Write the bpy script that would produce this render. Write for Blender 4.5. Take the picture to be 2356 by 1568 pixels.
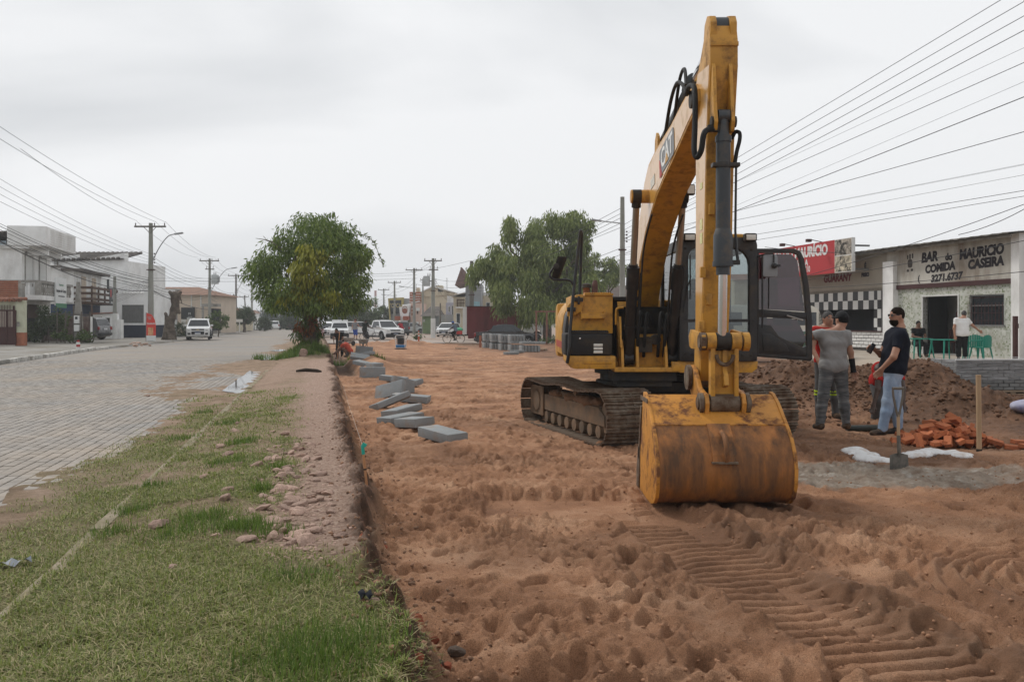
import bpy,bmesh,math,random
import numpy as np
from mathutils import Vector,Matrix,Euler
R = math.radians
random.seed(7); rng = np.random.default_rng(11)
for o in list(bpy.data.objects): bpy.data.objects.remove(o,do_unlink=True)
S = bpy.context.scene
C = S.collection
# ------------------------------------------------------------------ camera
FPX,CX,HY,CH = 2050.0,1178.0,738.0,1.6     # focal length,centre column,horizon row (photo at 2356 x 1568),eye height
cam = bpy.data.cameras.new('camera'); camo = bpy.data.objects.new('camera',cam); C.objects.link(camo)
camo.location = (0,0,CH); camo.rotation_euler = (R(90),0,0)
cam.sensor_width = 36; cam.lens = 36*FPX/2356; cam.shift_y = -(784-HY)/2356
cam.clip_start = 0.05; cam.clip_end = 4000
S.camera = camo
# ------------------------------------------------------------------ sky
w = bpy.data.worlds.new('World'); S.world = w; w.use_nodes = True
nt = w.node_tree; N = nt.nodes; L = nt.links
for n in list(N): N.remove(n)
out = N.new('ShaderNodeOutputWorld'); bg = N.new('ShaderNodeBackground'); bg.inputs['Strength'].default_value = 0.1
sky = N.new('ShaderNodeTexSky'); sky.sky_type = 'NISHITA'; sky.sun_disc = False
sky.sun_elevation = R(45); sky.sun_rotation = R(309); sky.dust_density = 4; sky.air_density = 1.5
hs = N.new('ShaderNodeHueSaturation'); hs.inputs['Saturation'].default_value = 0.15
tc = N.new('ShaderNodeTexCoord'); mp = N.new('ShaderNodeMapping'); mp.inputs['Scale'].default_value = (1.0,1.0,3.2)
no = N.new('ShaderNodeTexNoise'); no.inputs['Scale'].default_value = 1.25; no.inputs['Detail'].default_value = 5; no.inputs['Roughness'].default_value = 0.48; no.inputs['Distortion'].default_value = 0.35
rp = N.new('ShaderNodeValToRGB')
rp.color_ramp.elements[0].position = 0.36; rp.color_ramp.elements[0].color = (5.0,5.2,5.45,1)
rp.color_ramp.elements[1].position = 0.60; rp.color_ramp.elements[1].color = (7.55,7.65,7.8,1)
mx = N.new('ShaderNodeMix'); mx.data_type = 'RGBA'; mx.inputs[0].default_value = 0.93
L.new(tc.outputs['Generated'],mp.inputs[0]); L.new(mp.outputs[0],no.inputs['Vector']); L.new(no.outputs[0],rp.inputs[0])
L.new(sky.outputs[0],hs.inputs['Color']); L.new(hs.outputs[0],mx.inputs[6]); L.new(rp.outputs[0],mx.inputs[7])
L.new(mx.outputs[2],bg.inputs[0]); L.new(bg.outputs[0],out.inputs[0])
# ------------------------------------------------------------------ sun behind thick cloud
sl = bpy.data.lights.new('sun','SUN'); sl.energy = 1.5; sl.angle = R(11); sl.color = (1,.97,.92)
so = bpy.data.objects.new('sun',sl); C.objects.link(so); so.rotation_euler = Vector((.54,-.44,-.70)).to_track_quat('-Z','Y').to_euler(); so.location = (0,0,40)
S.view_settings.view_transform = 'Standard'; S.view_settings.look = 'None'; S.view_settings.exposure = 0.29; S.view_settings.gamma = 1
S.render.resolution_x = 1024; S.render.resolution_y = 681

# ------------------------------------------------------------------ helpers
def P(x,y,Y):                      # photo pixel and distance -> world point
    return Vector(((x-CX)/FPX*Y,Y,CH+(HY-y)/FPX*Y))
def G(x,y,z=0.0):                  # photo pixel on a horizontal plane -> world point
    Y = FPX*(CH-z)/(y-HY); return Vector(((x-CX)/FPX*Y,Y,z))

MATS = {}
def M(name,col,rough=.65,var=.18,scale=4.,bump=.0,bscale=40.,metal=0.,spec=.35,dirt=None,damt=.5,dscale=3.,dsharp=.12,stretch=(1,1,1),coat=0.,trans=0.,alpha=1.,emit=None):
    if name in MATS: return MATS[name]
    m = bpy.data.materials.new(name); m.use_nodes = True; MATS[name] = m
    nt = m.node_tree; N = nt.nodes; L = nt.links; b = N['Principled BSDF']
    b.inputs['Roughness'].default_value = rough; b.inputs['Metallic'].default_value = metal
    b.inputs['Specular IOR Level'].default_value = spec
    if coat: b.inputs['Coat Weight'].default_value = coat; b.inputs['Coat Roughness'].default_value = .12
    if trans: b.inputs['Transmission Weight'].default_value = trans
    if alpha < 1: b.inputs['Alpha'].default_value = alpha
    if emit: b.inputs['Emission Color'].default_value = (*emit[:3],1); b.inputs['Emission Strength'].default_value = emit[3]
    tc = N.new('ShaderNodeTexCoord'); mp = N.new('ShaderNodeMapping'); mp.inputs['Scale'].default_value = stretch
    L.new(tc.outputs['Object'],mp.inputs[0])
    no = N.new('ShaderNodeTexNoise'); no.inputs['Scale'].default_value = scale; no.inputs['Detail'].default_value = 6; no.inputs['Roughness'].default_value = .62
    L.new(mp.outputs[0],no.inputs['Vector'])
    rp = N.new('ShaderNodeValToRGB'); e = rp.color_ramp.elements
    e[0].position = .3; e[1].position = .7
    e[0].color = (*[max(0,c*(1-var)) for c in col],1); e[1].color = (*[min(1,c*(1+var)) for c in col],1)
    L.new(no.outputs[0],rp.inputs[0]); src = rp.outputs[0]
    if dirt:
        n2 = N.new('ShaderNodeTexNoise'); n2.inputs['Scale'].default_value = dscale; n2.inputs['Detail'].default_value = 7; n2.inputs['Roughness'].default_value = .68
        L.new(mp.outputs[0],n2.inputs['Vector'])
        r2 = N.new('ShaderNodeValToRGB'); t = 1-damt
        r2.color_ramp.elements[0].position = max(0,.28+.44*t-dsharp); r2.color_ramp.elements[1].position = min(1,.28+.44*t+dsharp)
        L.new(n2.outputs[0],r2.inputs[0])
        mx = N.new('ShaderNodeMix'); mx.data_type = 'RGBA'; L.new(r2.outputs[0],mx.inputs[0]); L.new(src,mx.inputs[6]); mx.inputs[7].default_value = (*dirt,1)
        src = mx.outputs[2]
        rr = N.new('ShaderNodeMapRange'); rr.inputs[3].default_value = rough; rr.inputs[4].default_value = min(1,rough+.35); L.new(r2.outputs[0],rr.inputs[0]); L.new(rr.outputs[0],b.inputs['Roughness'])
    L.new(src,b.inputs['Base Color'])
    if bump:
        n3 = N.new('ShaderNodeTexNoise'); n3.inputs['Scale'].default_value = bscale; n3.inputs['Detail'].default_value = 4
        L.new(mp.outputs[0],n3.inputs['Vector'])
        bp = N.new('ShaderNodeBump'); bp.inputs['Strength'].default_value = bump; bp.inputs['Distance'].default_value = .02
        L.new(n3.outputs[0],bp.inputs['Height']); L.new(bp.outputs[0],b.inputs['Normal'])
    return m

def island_var(m,amt=.25):           # each loose piece a little lighter or darker
    nt = m.node_tree; N = nt.nodes; L = nt.links; b = N['Principled BSDF']
    lk = b.inputs['Base Color'].links[0]; src = lk.from_socket
    g = N.new('ShaderNodeNewGeometry'); oi = N.new('ShaderNodeObjectInfo'); ad = N.new('ShaderNodeMath'); ad.operation = 'ADD'
    L.new(g.outputs['Random Per Island'],ad.inputs[0]); L.new(oi.outputs['Random'],ad.inputs[1])
    fr = N.new('ShaderNodeMath'); fr.operation = 'FRACT'; L.new(ad.outputs[0],fr.inputs[0])
    mr = N.new('ShaderNodeMapRange'); mr.inputs[3].default_value = 1-amt; mr.inputs[4].default_value = 1+amt; L.new(fr.outputs[0],mr.inputs[0])
    hv = N.new('ShaderNodeHueSaturation'); L.new(src,hv.inputs['Color']); L.new(mr.outputs[0],hv.inputs['Value']); L.new(hv.outputs[0],b.inputs['Base Color'])
    return m

def glass(name,tint,rough=.03,alpha=.35,spec=.6):
    if name in MATS: return MATS[name]
    m = bpy.data.materials.new(name); m.use_nodes = True; MATS[name] = m
    N = m.node_tree.nodes; L = m.node_tree.links
    for n in list(N): N.remove(n)
    o = N.new('ShaderNodeOutputMaterial'); mix = N.new('ShaderNodeMixShader'); t = N.new('ShaderNodeBsdfTransparent'); g = N.new('ShaderNodeBsdfGlossy'); f = N.new('ShaderNodeFresnel')
    f.inputs[0].default_value = 1.5; t.inputs[0].default_value = (*tint,1); g.inputs['Roughness'].default_value = rough; g.inputs[0].default_value = (.9,.9,.9,1)
    ad = N.new('ShaderNodeMath'); ad.operation = 'ADD'; ad.inputs[1].default_value = .05; L.new(f.outputs[0],ad.inputs[0])
    L.new(ad.outputs[0],mix.inputs[0]); L.new(t.outputs[0],mix.inputs[1]); L.new(g.outputs[0],mix.inputs[2]); L.new(mix.outputs[0],o.inputs[0])
    return m

class MB:
    """collects shapes and links them as ONE mesh object"""
    def __init__(s): s.v = []; s.f = []; s.T = Matrix()
    def add(s,vs,fs):
        n = len(s.v); T = s.T
        s.v += [tuple(T @ Vector(p)) for p in vs]; s.f += [tuple(i+n for i in f) for f in fs]; return s
    def box(s,c,d,rot=None,taper=None):
        x,y,z = d[0]/2,d[1]/2,d[2]/2
        vs = [(-x,-y,-z),(x,-y,-z),(x,y,-z),(-x,y,-z),(-x,-y,z),(x,-y,z),(x,y,z),(-x,y,z)]
        if taper: vs = vs[:4]+[(a*taper[0],b*taper[1],e) for a,b,e in vs[4:]]
        m = (rot if isinstance(rot,Matrix) else Euler(rot).to_matrix()) if rot is not None else None
        vs = [tuple((m @ Vector(p) if m else Vector(p))+Vector(c)) for p in vs]
        return s.add(vs,[(0,3,2,1),(4,5,6,7),(0,1,5,4),(1,2,6,5),(2,3,7,6),(3,0,4,7)])
    def b2(s,a,b):                 # box by two corners
        return s.box([(a[i]+b[i])/2 for i in range(3)],[abs(a[i]-b[i]) for i in range(3)])
    def prism(s,prof,a,b,axis='x'):     # profile of 2D points extruded from a to b along axis
        mk = {'x': lambda u,v,t: (t,u,v),'y': lambda u,v,t: (u,t,v),'z': lambda u,v,t: (u,v,t)}[axis]
        n = len(prof); vs = [mk(u,v,a) for u,v in prof]+[mk(u,v,b) for u,v in prof]
        return s.add(vs,[tuple(range(n))[::-1],tuple(range(n,2*n))]+[(i,(i+1) % n,n+(i+1) % n,n+i) for i in range(n)])
    def tube(s,pts,r,seg=8,caps=True):
        pts = [Vector(p) for p in pts]; n = len(pts); rs = r if isinstance(r,(list,tuple)) else [r]*n
        vs = []; fs = []; up = None
        for i,p in enumerate(pts):
            d = (pts[min(i+1,n-1)]-pts[max(i-1,0)])
            if d.length < 1e-9: d = Vector((0,0,1))
            d.normalize()
            if up is None: up = Vector((0,0,1)) if abs(d.z) < .9 else Vector((1,0,0))
            a = d.cross(up)
            if a.length < 1e-6: a = d.orthogonal()
            a.normalize(); b = a.cross(d).normalized(); up = b
            for k in range(seg):
                t = 2*math.pi*k/seg; vs.append(p+(a*math.cos(t)+b*math.sin(t))*rs[i])
        for i in range(n-1):
            for k in range(seg):
                k2 = (k+1) % seg; fs.append((i*seg+k,i*seg+k2,(i+1)*seg+k2,(i+1)*seg+k))
        if caps: fs += [tuple(range(seg))[::-1],tuple(range((n-1)*seg,n*seg))]
        return s.add(vs,[f[::-1] for f in fs])
    def cyl(s,a,b,r,seg=16): return s.tube([a,b],r,seg)
    def lathe(s,prof,c=(0,0,0),axis='z',seg=20):   # prof: (radius,height) pairs
        vs = []; fs = []; n = len(prof)
        for r,h in prof:
            for k in range(seg):
                t = 2*math.pi*k/seg; u,v = r*math.cos(t),r*math.sin(t)
                p = {'z': (u,v,h),'x': (h,u,v),'y': (v,h,u)}[axis]; vs.append((p[0]+c[0],p[1]+c[1],p[2]+c[2]))
        for i in range(n-1):
            for k in range(seg): k2 = (k+1) % seg; fs.append((i*seg+k,i*seg+k2,(i+1)*seg+k2,(i+1)*seg+k))
        fs += [tuple(range(seg))[::-1],tuple(range((n-1)*seg,n*seg))]
        return s.add(vs,fs)
    def quad(s,*p): return s.add(p,[tuple(range(len(p)))])
    def build(s,name,mat,parent=None,bevel=0,smooth=False,seg=2,kind=None,angle=40,world=False):
        me = bpy.data.meshes.new(name); vs = s.v
        if world and parent is not None:
            Mi = wm(parent).inverted(); vs = [tuple(Mi @ Vector(p)) for p in vs]
        me.from_pydata(vs,[],s.f); me.validate(); me.update()
        bm = bmesh.new(); bm.from_mesh(me); bmesh.ops.recalc_face_normals(bm,faces=bm.faces)
        if bevel:
            es = [e for e in bm.edges if len(e.link_faces) == 2 and e.calc_face_angle(0) > R(25)]
            if es: bmesh.ops.bevel(bm,geom=es,offset=bevel,segments=seg,profile=.6,affect='EDGES',clamp_overlap=True)
        if smooth or bevel:
            for f in bm.faces: f.smooth = True
            for e in bm.edges:
                if len(e.link_faces) == 2 and e.calc_face_angle(0) > R(angle): e.smooth = False
        bm.to_mesh(me); bm.free()
        return obj(name,me,mat,parent,kind)
def wm(o):
    m = o.matrix_basis.copy()
    while o.parent: o = o.parent; m = o.matrix_basis @ m
    return m
def obj(name,me,mat,parent=None,kind=None):
    o = bpy.data.objects.new(name,me); C.objects.link(o)
    if mat is not None: me.materials.append(mat if not isinstance(mat,str) else MATS[mat])
    if parent is not None: o.parent = parent
    if kind: o['kind'] = kind
    return o
def tag(o,label,cat,group=None):
    o['label'] = label; o['category'] = cat
    if group: o['group'] = group
    return o
def thing(name,label,cat,loc=(0,0,0),rz=0,group=None):
    o = bpy.data.objects.new(name,None); C.objects.link(o); o.location = loc; o.rotation_euler = (0,0,rz); o.empty_display_size = .2
    return tag(o,label,cat,group)
def dup(root,loc,rot=None,label=None,group=None,scale=None):
    def cp(o,par):
        c = o.copy(); C.objects.link(c); c.parent = par
        for ch in list(o.children): cp(ch,c)
        return c
    c = cp(root,None); c.location = loc
    if rot is not None: c.rotation_euler = rot if isinstance(rot,(tuple,list,Euler)) else (0,0,rot)
    if scale is not None: c.scale = (scale,)*3 if not isinstance(scale,(tuple,list)) else scale
    if label: c['label'] = label
    if group: c['group'] = group
    return c
def npmesh(name,V,F,mat,parent=None,kind=None,smooth=False,attrs=None):
    V = np.asarray(V,np.float32); F = np.asarray(F,np.int32); k = F.shape[1]
    me = bpy.data.meshes.new(name); me.vertices.add(len(V)); me.vertices.foreach_set('co',V.ravel())
    me.loops.add(F.size); me.loops.foreach_set('vertex_index',F.ravel()); me.polygons.add(len(F))
    me.polygons.foreach_set('loop_start',np.arange(0,F.size,k,dtype=np.int32)); me.polygons.foreach_set('loop_total',np.full(len(F),k,np.int32))
    if smooth: me.polygons.foreach_set('use_smooth',np.ones(len(F),bool))
    me.update(calc_edges=True)
    for an,ad in (attrs or {}).items():
        a = me.attributes.new(an,'FLOAT','POINT'); a.data.foreach_set('value',np.asarray(ad,np.float32).ravel())
    return obj(name,me,mat,parent,kind)
def text(s,size,mat,parent,M4,name='lettering',ext=.004,bold=0.,shear=0,sx=1.,align='CENTER'):
    cu = bpy.data.curves.new('t','FONT'); cu.body = s; cu.size = size; cu.align_x = align; cu.align_y = 'CENTER'; cu.extrude = ext; cu.offset = bold; cu.shear = shear; cu.resolution_u = 3
    t = bpy.data.objects.new('t',cu); C.objects.link(t)
    dg = bpy.context.evaluated_depsgraph_get(); me = bpy.data.meshes.new_from_object(t.evaluated_get(dg)); bpy.data.objects.remove(t,do_unlink=True)
    me.transform(Matrix.Diagonal((sx,1,1,1))); me.transform(M4); me.materials.clear()
    return obj(name,me,mat,parent)
def frame_mat(o,ux,uy):            # matrix whose x axis is ux,y axis uy,origin o
    ux = Vector(ux).normalized(); uy = Vector(uy).normalized(); uz = ux.cross(uy)
    return Matrix(((ux.x,uy.x,uz.x,o[0]),(ux.y,uy.y,uz.y,o[1]),(ux.z,uy.z,uz.z,o[2]),(0,0,0,1)))
def smin(a,b,k):
    h = np.clip(.5+.5*(b-a)/k,0,1); return b*(1-h)+a*h-k*h*(1-h)
def sstep(a,b,x):
    t = np.clip((x-a)/(b-a),0,1); return t*t*(3-2*t)
def hash2(ix,iy,s=0):
    h = (ix.astype(np.int64)*374761393+iy.astype(np.int64)*668265263+s*1442695041) & 0xffffffff
    h = ((h ^ (h >> 13))*1274126177) & 0xffffffff; h = (h ^ (h >> 16)) & 0xffffffff
    return h/4294967295.0
def vnoise(x,y,s=0):
    ix = np.floor(x); iy = np.floor(y); fx = x-ix; fy = y-iy
    ux = fx*fx*fx*(fx*(fx*6-15)+10); uy = fy*fy*fy*(fy*(fy*6-15)+10)
    a = hash2(ix,iy,s); b = hash2(ix+1,iy,s); c = hash2(ix,iy+1,s); d = hash2(ix+1,iy+1,s)
    return (a*(1-ux)+b*ux)*(1-uy)+(c*(1-ux)+d*ux)*uy-.5
def fbm(x,y,oct=4,s=0,g=.5):
    t = 0; a = 1.; f = 1.
    for i in range(oct): t = t+a*vnoise(x*f+17.3*i,y*f-9.1*i,s+i); a *= g; f *= 2.03
    return t
# surface of a distance field (surface nets)
def sdf_mesh(fn,lo,hi,h):
    lo = np.array(lo,float); n = np.ceil((np.array(hi)-lo)/h).astype(int)+1
    ax = [lo[i]+h*np.arange(n[i]) for i in range(3)]
    X,Y,Z = np.meshgrid(*ax,indexing='ij'); D = fn(X.astype(np.float32),Y.astype(np.float32),Z.astype(np.float32))
    ins = D < 0
    cnt = np.zeros(np.array(D.shape)-1,int); acc = np.zeros(tuple(np.array(D.shape)-1)+(3,)); ne = np.zeros(np.array(D.shape)-1)
    sl = lambda o: tuple(slice(o[i],o[i]+D.shape[i]-1) for i in range(3))
    cor = [(i,j,k) for i in (0,1) for j in (0,1) for k in (0,1)]
    for a in cor:
        for ax_ in range(3):
            if a[ax_]: continue
            b = list(a); b[ax_] = 1; da = D[sl(a)]; db = D[sl(b)]; cr = (da < 0) != (db < 0)
            t = np.where(cr,da/np.where(cr,da-db,1),0)
            for q in range(3): acc[...,q] += np.where(cr,a[q]+(t if q == ax_ else 0),0)
            ne += cr
    has = ne > 0; idx = -np.ones(has.shape,int); idx[has] = np.arange(has.sum())
    cell = np.argwhere(has); V = lo+h*(cell+acc[has]/ne[has][:,None])
    Fs = []
    for q in range(3):
        u,v = (q+1) % 3,(q+2) % 3
        a = ins[tuple(slice(0,-1) if i == q else slice(1,-1) for i in range(3))]; b = ins[tuple(slice(1,None) if i == q else slice(1,-1) for i in range(3))]
        for sgn in (0,1):
            e = np.argwhere((a & ~b) if sgn == 0 else (~a & b))
            if not len(e): continue
            base = e.copy()
            for i in range(3):
                if i != q: base[:,i] += 1
            def g(du,dv):
                c = base.copy(); c[:,u] -= du; c[:,v] -= dv; return idx[c[:,0],c[:,1],c[:,2]]
            qd = np.stack([g(1,1),g(0,1),g(0,0),g(1,0)],1)
            Fs.append(qd if sgn == 0 else qd[:,::-1])
    return V,np.concatenate(Fs)
# ================================================================== ground
def edge_x(Y): return .23-.215*Y+.16*vnoise(Y*.55,Y*0+3.3,5)+.12*vnoise(Y*2.1,Y*0+1.3,6)
def kerb_x(Y): return -1.55-.215*Y
TR_Y = [2.0,4.28,5.4,6.85,8.2]; TR_X = [2.33,1.86,1.53,1.28,1.0]
def band(off,hw,soft): return sstep(hw+soft,hw-soft,np.abs(off))
def HGT(X,Y):
    n = {}
    q = X+.215*Y
    s = X-edge_x(Y)
    near = np.clip(1.35-Y/60,.35,1)
    warpx = X+.12*vnoise(X*1.7,Y*1.7,91); warpy = Y+.12*vnoise(X*1.7,Y*1.7,92)
    big = .055*vnoise(X*.45,Y*.45,1)+.03*vnoise(X*.16,Y*.16,2)
    lump = .060*np.abs(vnoise(warpx*2.4,warpy*2.4,3))-.075*np.abs(vnoise(warpx*4.3,warpy*4.3,4))+.05*np.abs(vnoise(warpx*6.1,warpy*6.1,24))-.005
    fine = -.060*np.abs(vnoise(warpx*10.5,warpy*10.5,14))+.045*np.abs(vnoise(warpx*17,warpy*17,7))-.045*np.abs(vnoise(X*31,Y*31,8))+.016
    calm = .35+.65*sstep(-.12,.16,vnoise(X*.6,Y*.6,12))
    # band pressed by the crawler track
    off = X-np.interp(Y,TR_Y,TR_X); tb = band(off,.37,.05)*sstep(8.3,7.6,Y)
    tread_t = Y*.977-.215*off+.012*vnoise(X*5,Y*5,31)
    tr = np.sin(tread_t*2*math.pi/.118)
    z = big+near*lump*calm*(1-.8*tb)+near*fine*(1-.88*tb)*(.45+1.3*sstep(-.3,.35,vnoise(X*.9,Y*.9,15)+.5*vnoise(X*2.1,Y*2.1,16)))
    brk = sstep(-.28,.05,vnoise(X*1.9,Y*1.9,33)+.25*(off < .1))
    z = z+tb*(-.045+(.029*np.clip(tr*2.6+1.1,-1,1)+.006*tr)*brk)
    ridge = np.exp(-((off-.50)/.10)**2)*(.6+vnoise(X*4,Y*4,34))*.065*sstep(8.2,6.8,Y)+np.exp(-((off+.45)/.07)**2)*.03*sstep(8.2,7,Y)
    z = z+ridge
    # older,half smoothed track further right and drag lines of the bucket
    off2 = X-np.interp(Y,[2,4.65,6.09,7.79,9],[3.35,2.72,2.50,1.84,1.6])
    z = z-.06*np.exp(-(off2/.07)**2)*(Y < 8.0)+.04*np.exp(-((off2-.17)/.08)**2)*(Y < 8.2)+.03*np.exp(-((off2+.16)/.07)**2)*(Y < 8.2)
    off3 = X-np.interp(Y,[2,4.5,6.2,8],[4.4,3.45,2.95,2.45]); z = z-.03*np.exp(-(off3/.10)**2)*(Y < 8)+.02*np.exp(-((off3-.2)/.1)**2)*(Y < 8)
    b2 = band(off3-.85,.42,.06)*sstep(8.6,7.5,Y)*sstep(5.2,5.9,Y)
    # skid arcs
    dx,dy = X-3.55,Y-5.35; rr = np.hypot(dx,dy); an = np.arctan2(dy,dx)
    sk = sstep(.38,.5,rr)*sstep(1.15,1.0,rr)*sstep(.9,1.3,an)*sstep(3.5,3.1,an)
    z = z*(1-.5*sk)+sk*.022*np.sin(rr*2*math.pi/.10)
    # crawler marks running away behind and left of the machine
    off4 = X-(.55+(13-Y)*.30); t4 = band(off4,.33,.06)*sstep(15.5,14.6,Y)*sstep(8.9,9.6,Y)
    z = z*(1-.5*t4)+t4*(-.02+.012*np.sin(Y*2*math.pi/.13))
    off5 = X-(-1.4-.05*(Y-12)); t5 = band(off5,.36,.08)*sstep(27,25,Y)*sstep(11,12,Y)*.8
    z = z*(1-.4*t5)+t5*(-.015+.010*np.sin(Y*2*math.pi/.16))
    # flat print of the bucket with the notches of its teeth
    u = X-.40; v = Y-7.72
    fl = sstep(.66,.62,np.abs(u))*sstep(.43,.40,np.abs(v))
    z = z*(1-.92*fl)-.035*fl
    nt_ = (np.abs(((u+.62) % .185)-.09) < .045)*(np.abs(v-.47) < .07)*(np.abs(u) < .62); z = z-.055*nt_*sstep(.50,.30,vnoise(X*9,Y*9,40))
    z = z+.03*np.exp(-((v-.62)/.09)**2)*(np.abs(u) < .75)
    # mound right of the bucket,gouges
    ell = lambda cx,cy,rx,ry: np.exp(-(((X-cx)/rx)**2+((Y-cy)/ry)**2))
    z = z+.17*ell(5.0,7.9,.75,.45)+.14*ell(5.6,9.1,.8,.4)+.10*ell(4.4,6.6,.9,.28)+.12*ell(3.0,10.9,.8,.4)-.10*ell(4.85,8.5,.35,.2)+.10*ell(6.3,7.2,.8,.5)
    z = z+.12*ell(-.55,10.9,.65,.28)
    # soil heaps behind the two men
    hp = np.maximum(.74*ell(5.6,17.6,1.35,1.5),.70*ell(4.35,18.6,1.1,1.4)); hp = np.maximum(hp,.76*ell(7.95,17.6,1.0,1.3)); hp = np.maximum(hp,.66*ell(6.8,17.3,1.5,1.2)); hp = np.maximum(hp,.42*ell(7.6,15.0,1.3,.6))
    hp = np.maximum(hp,.30*ell(9.2,14.2,1.6,.6))
    z = z+hp*(1+.28*np.abs(vnoise(X*2.3,Y*2.3,50))+.22*np.abs(vnoise(X*5.5,Y*5.5,51)))+.10*np.minimum(hp*3,1)*(np.abs(vnoise(X*4.5,Y*4.5,52))+.6*np.abs(vnoise(X*10,Y*10,53))+.5*np.abs(vnoise(X*21,Y*21,54))-.25)
    z = z-.16*ell(6.1,12.6,1.1,.9)
    # shoulder of the far side rises to the bar pavement
    z = z+.26*sstep(12.0,14.0,q)*sstep(13.2,15.0,Y)
    z = z*(1-.8*sstep(12.6,14.6,q)*sstep(12,16,Y))+.20*sstep(12.6,14.6,q)*sstep(12,16,Y)*0
    # dug trench beside the tree
    tdeep = sstep(.0,.25,s)*sstep(1.25,.75,s)*sstep(25,30,Y)*sstep(52,46,Y)
    z = z-.38*tdeep+.22*np.exp(-((s-1.75)/.45)**2)*sstep(25,31,Y)*sstep(52,46,Y)
    # far end: low spoil bank
    z = z+.28*np.exp(-(((X+7.6)/2.6)**2+((Y-60)/1.4)**2))*(1+vnoise(X*2,Y*2,55))-.1*sstep(55,75,Y)
    # ---- verge
    sw = s+.16*vnoise(X*4,Y*4,60)+.10*vnoise(X*11,Y*11,61)
    up = sstep(.22,.04,sw)
    vz = .24+.03*vnoise(X*1.1,Y*1.1,62)+.015*vnoise(X*4,Y*4,63)+.010*vnoise(X*14,Y*14,64)+.006*vnoise(X*37,Y*37,65)
    k = X-kerb_x(Y); vz = vz-.085*sstep(.9,.0,k)
    vz = vz+.45*np.exp(-(((X+8.35)/.75)**2+((Y-37)/1.6)**2))
    dw = 1.0+1.3*sstep(15,20,Y)*sstep(36,30,Y)+.9*vnoise(X*.5,Y*.5,68)
    dirt = .131-.032*np.clip(-k,0,9)/np.maximum(dw,.4)+.014*vnoise(X*2.6,Y*2.6,66)+.010*vnoise(X*7,Y*7,67)-.02*sstep(1,1.6,-k/np.maximum(dw,.4))
    dirt = dirt-.040*np.exp(-((k+.75)/.75)**2-((Y-22.6)/3.6)**2)-.03*np.exp(-((k+.9)/.6)**2-((Y-37.5)/2)**2)
    far_open = sstep(18,22,Y)*sstep(31,27,Y)
    dirt = dirt+.015*far_open*sstep(1.6,0,-k)
    vz = np.where(k < 0,dirt,vz)
    crumble = .16*(np.abs(vnoise(X*9,Y*9,69))+np.abs(vnoise(X*19,Y*19,70)))*np.exp(-((sw-.14)/.14)**2)
    z = z*(1-up)+vz*up+crumble*sstep(60,20,Y)
    return z,s,k,hp,tb

NR = []; y_ = 2.7
while y_ < 74: NR.append(y_); y_ += .0125+.0033*(y_-2.7)
NR = np.array(NR); NCOL = 660; TT = np.linspace(-.47,.80,NCOL)
GY,GT = np.meshgrid(NR,TT,indexing='ij'); GX = GT*(GY+1.6)
GZ,GS,GK,GHP,GTB = HGT(GX,GY)
def row_of(y): return np.searchsorted(NR,y)
# footprints and pits
pr = random.Random(5)
def pit(x,y,rx,ry,a,dep,rim):
    r0,r1 = row_of(y-.45),row_of(y+.45)
    if r1-r0 < 2: return
    t = x/(y+1.6); dt = .5/(y+1.6); c0,c1 = np.searchsorted(TT,t-dt),np.searchsorted(TT,t+dt)
    X = GX[r0:r1,c0:c1]-x; Y = GY[r0:r1,c0:c1]-y
    u = (X*math.cos(a)+Y*math.sin(a))/rx; v = (-X*math.sin(a)+Y*math.cos(a))/ry
    d = np.sqrt(u*u+v*v)+.18*vnoise(GX[r0:r1,c0:c1]*14,GY[r0:r1,c0:c1]*14,77)
    GZ[r0:r1,c0:c1] += (-dep*sstep(1.05,.55,d)+rim*np.exp(-((d-1.25)/.28)**2))*(GS[r0:r1,c0:c1] > .28)*(1-GTB[r0:r1,c0:c1]*.9)
for i in range(1500):
    y = 3.2+24*pr.random()**1.6; x = -.215*y+.5+pr.random()*(4.0 if pr.random() < .75 else 9)
    if -.35 < x < 1.15 and 7.1 < y < 8.4: continue
    k = pr.random()
    if k < .6: pit(x,y,.055+.02*pr.random(),.13+.03*pr.random(),pr.uniform(-1,1)*1.1,.03+.025*pr.random(),.014)
    else: pit(x,y,.05+.09*pr.random(),.04+.06*pr.random(),pr.uniform(0,3),.015+.025*pr.random(),.018*pr.random())
GZ += .0
def gz(x,y):
    r = min(max(int(row_of(y)),1),len(NR)-1); t = x/(y+1.6); c = min(max(int(np.searchsorted(TT,t)),1),NCOL-1)
    return float(GZ[r-1:r+1,c-1:c+1].mean())
def on(x,y,dz=0): return Vector((x,y,gz(x,y)+dz))
def gpx(px,py):          # pixel -> point on the modelled ground
    z = 0.
    for _ in range(6): p = G(px,py,z); z = .5*z+.5*gz(p.x,p.y)
    return Vector((p.x,p.y,z))

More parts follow.
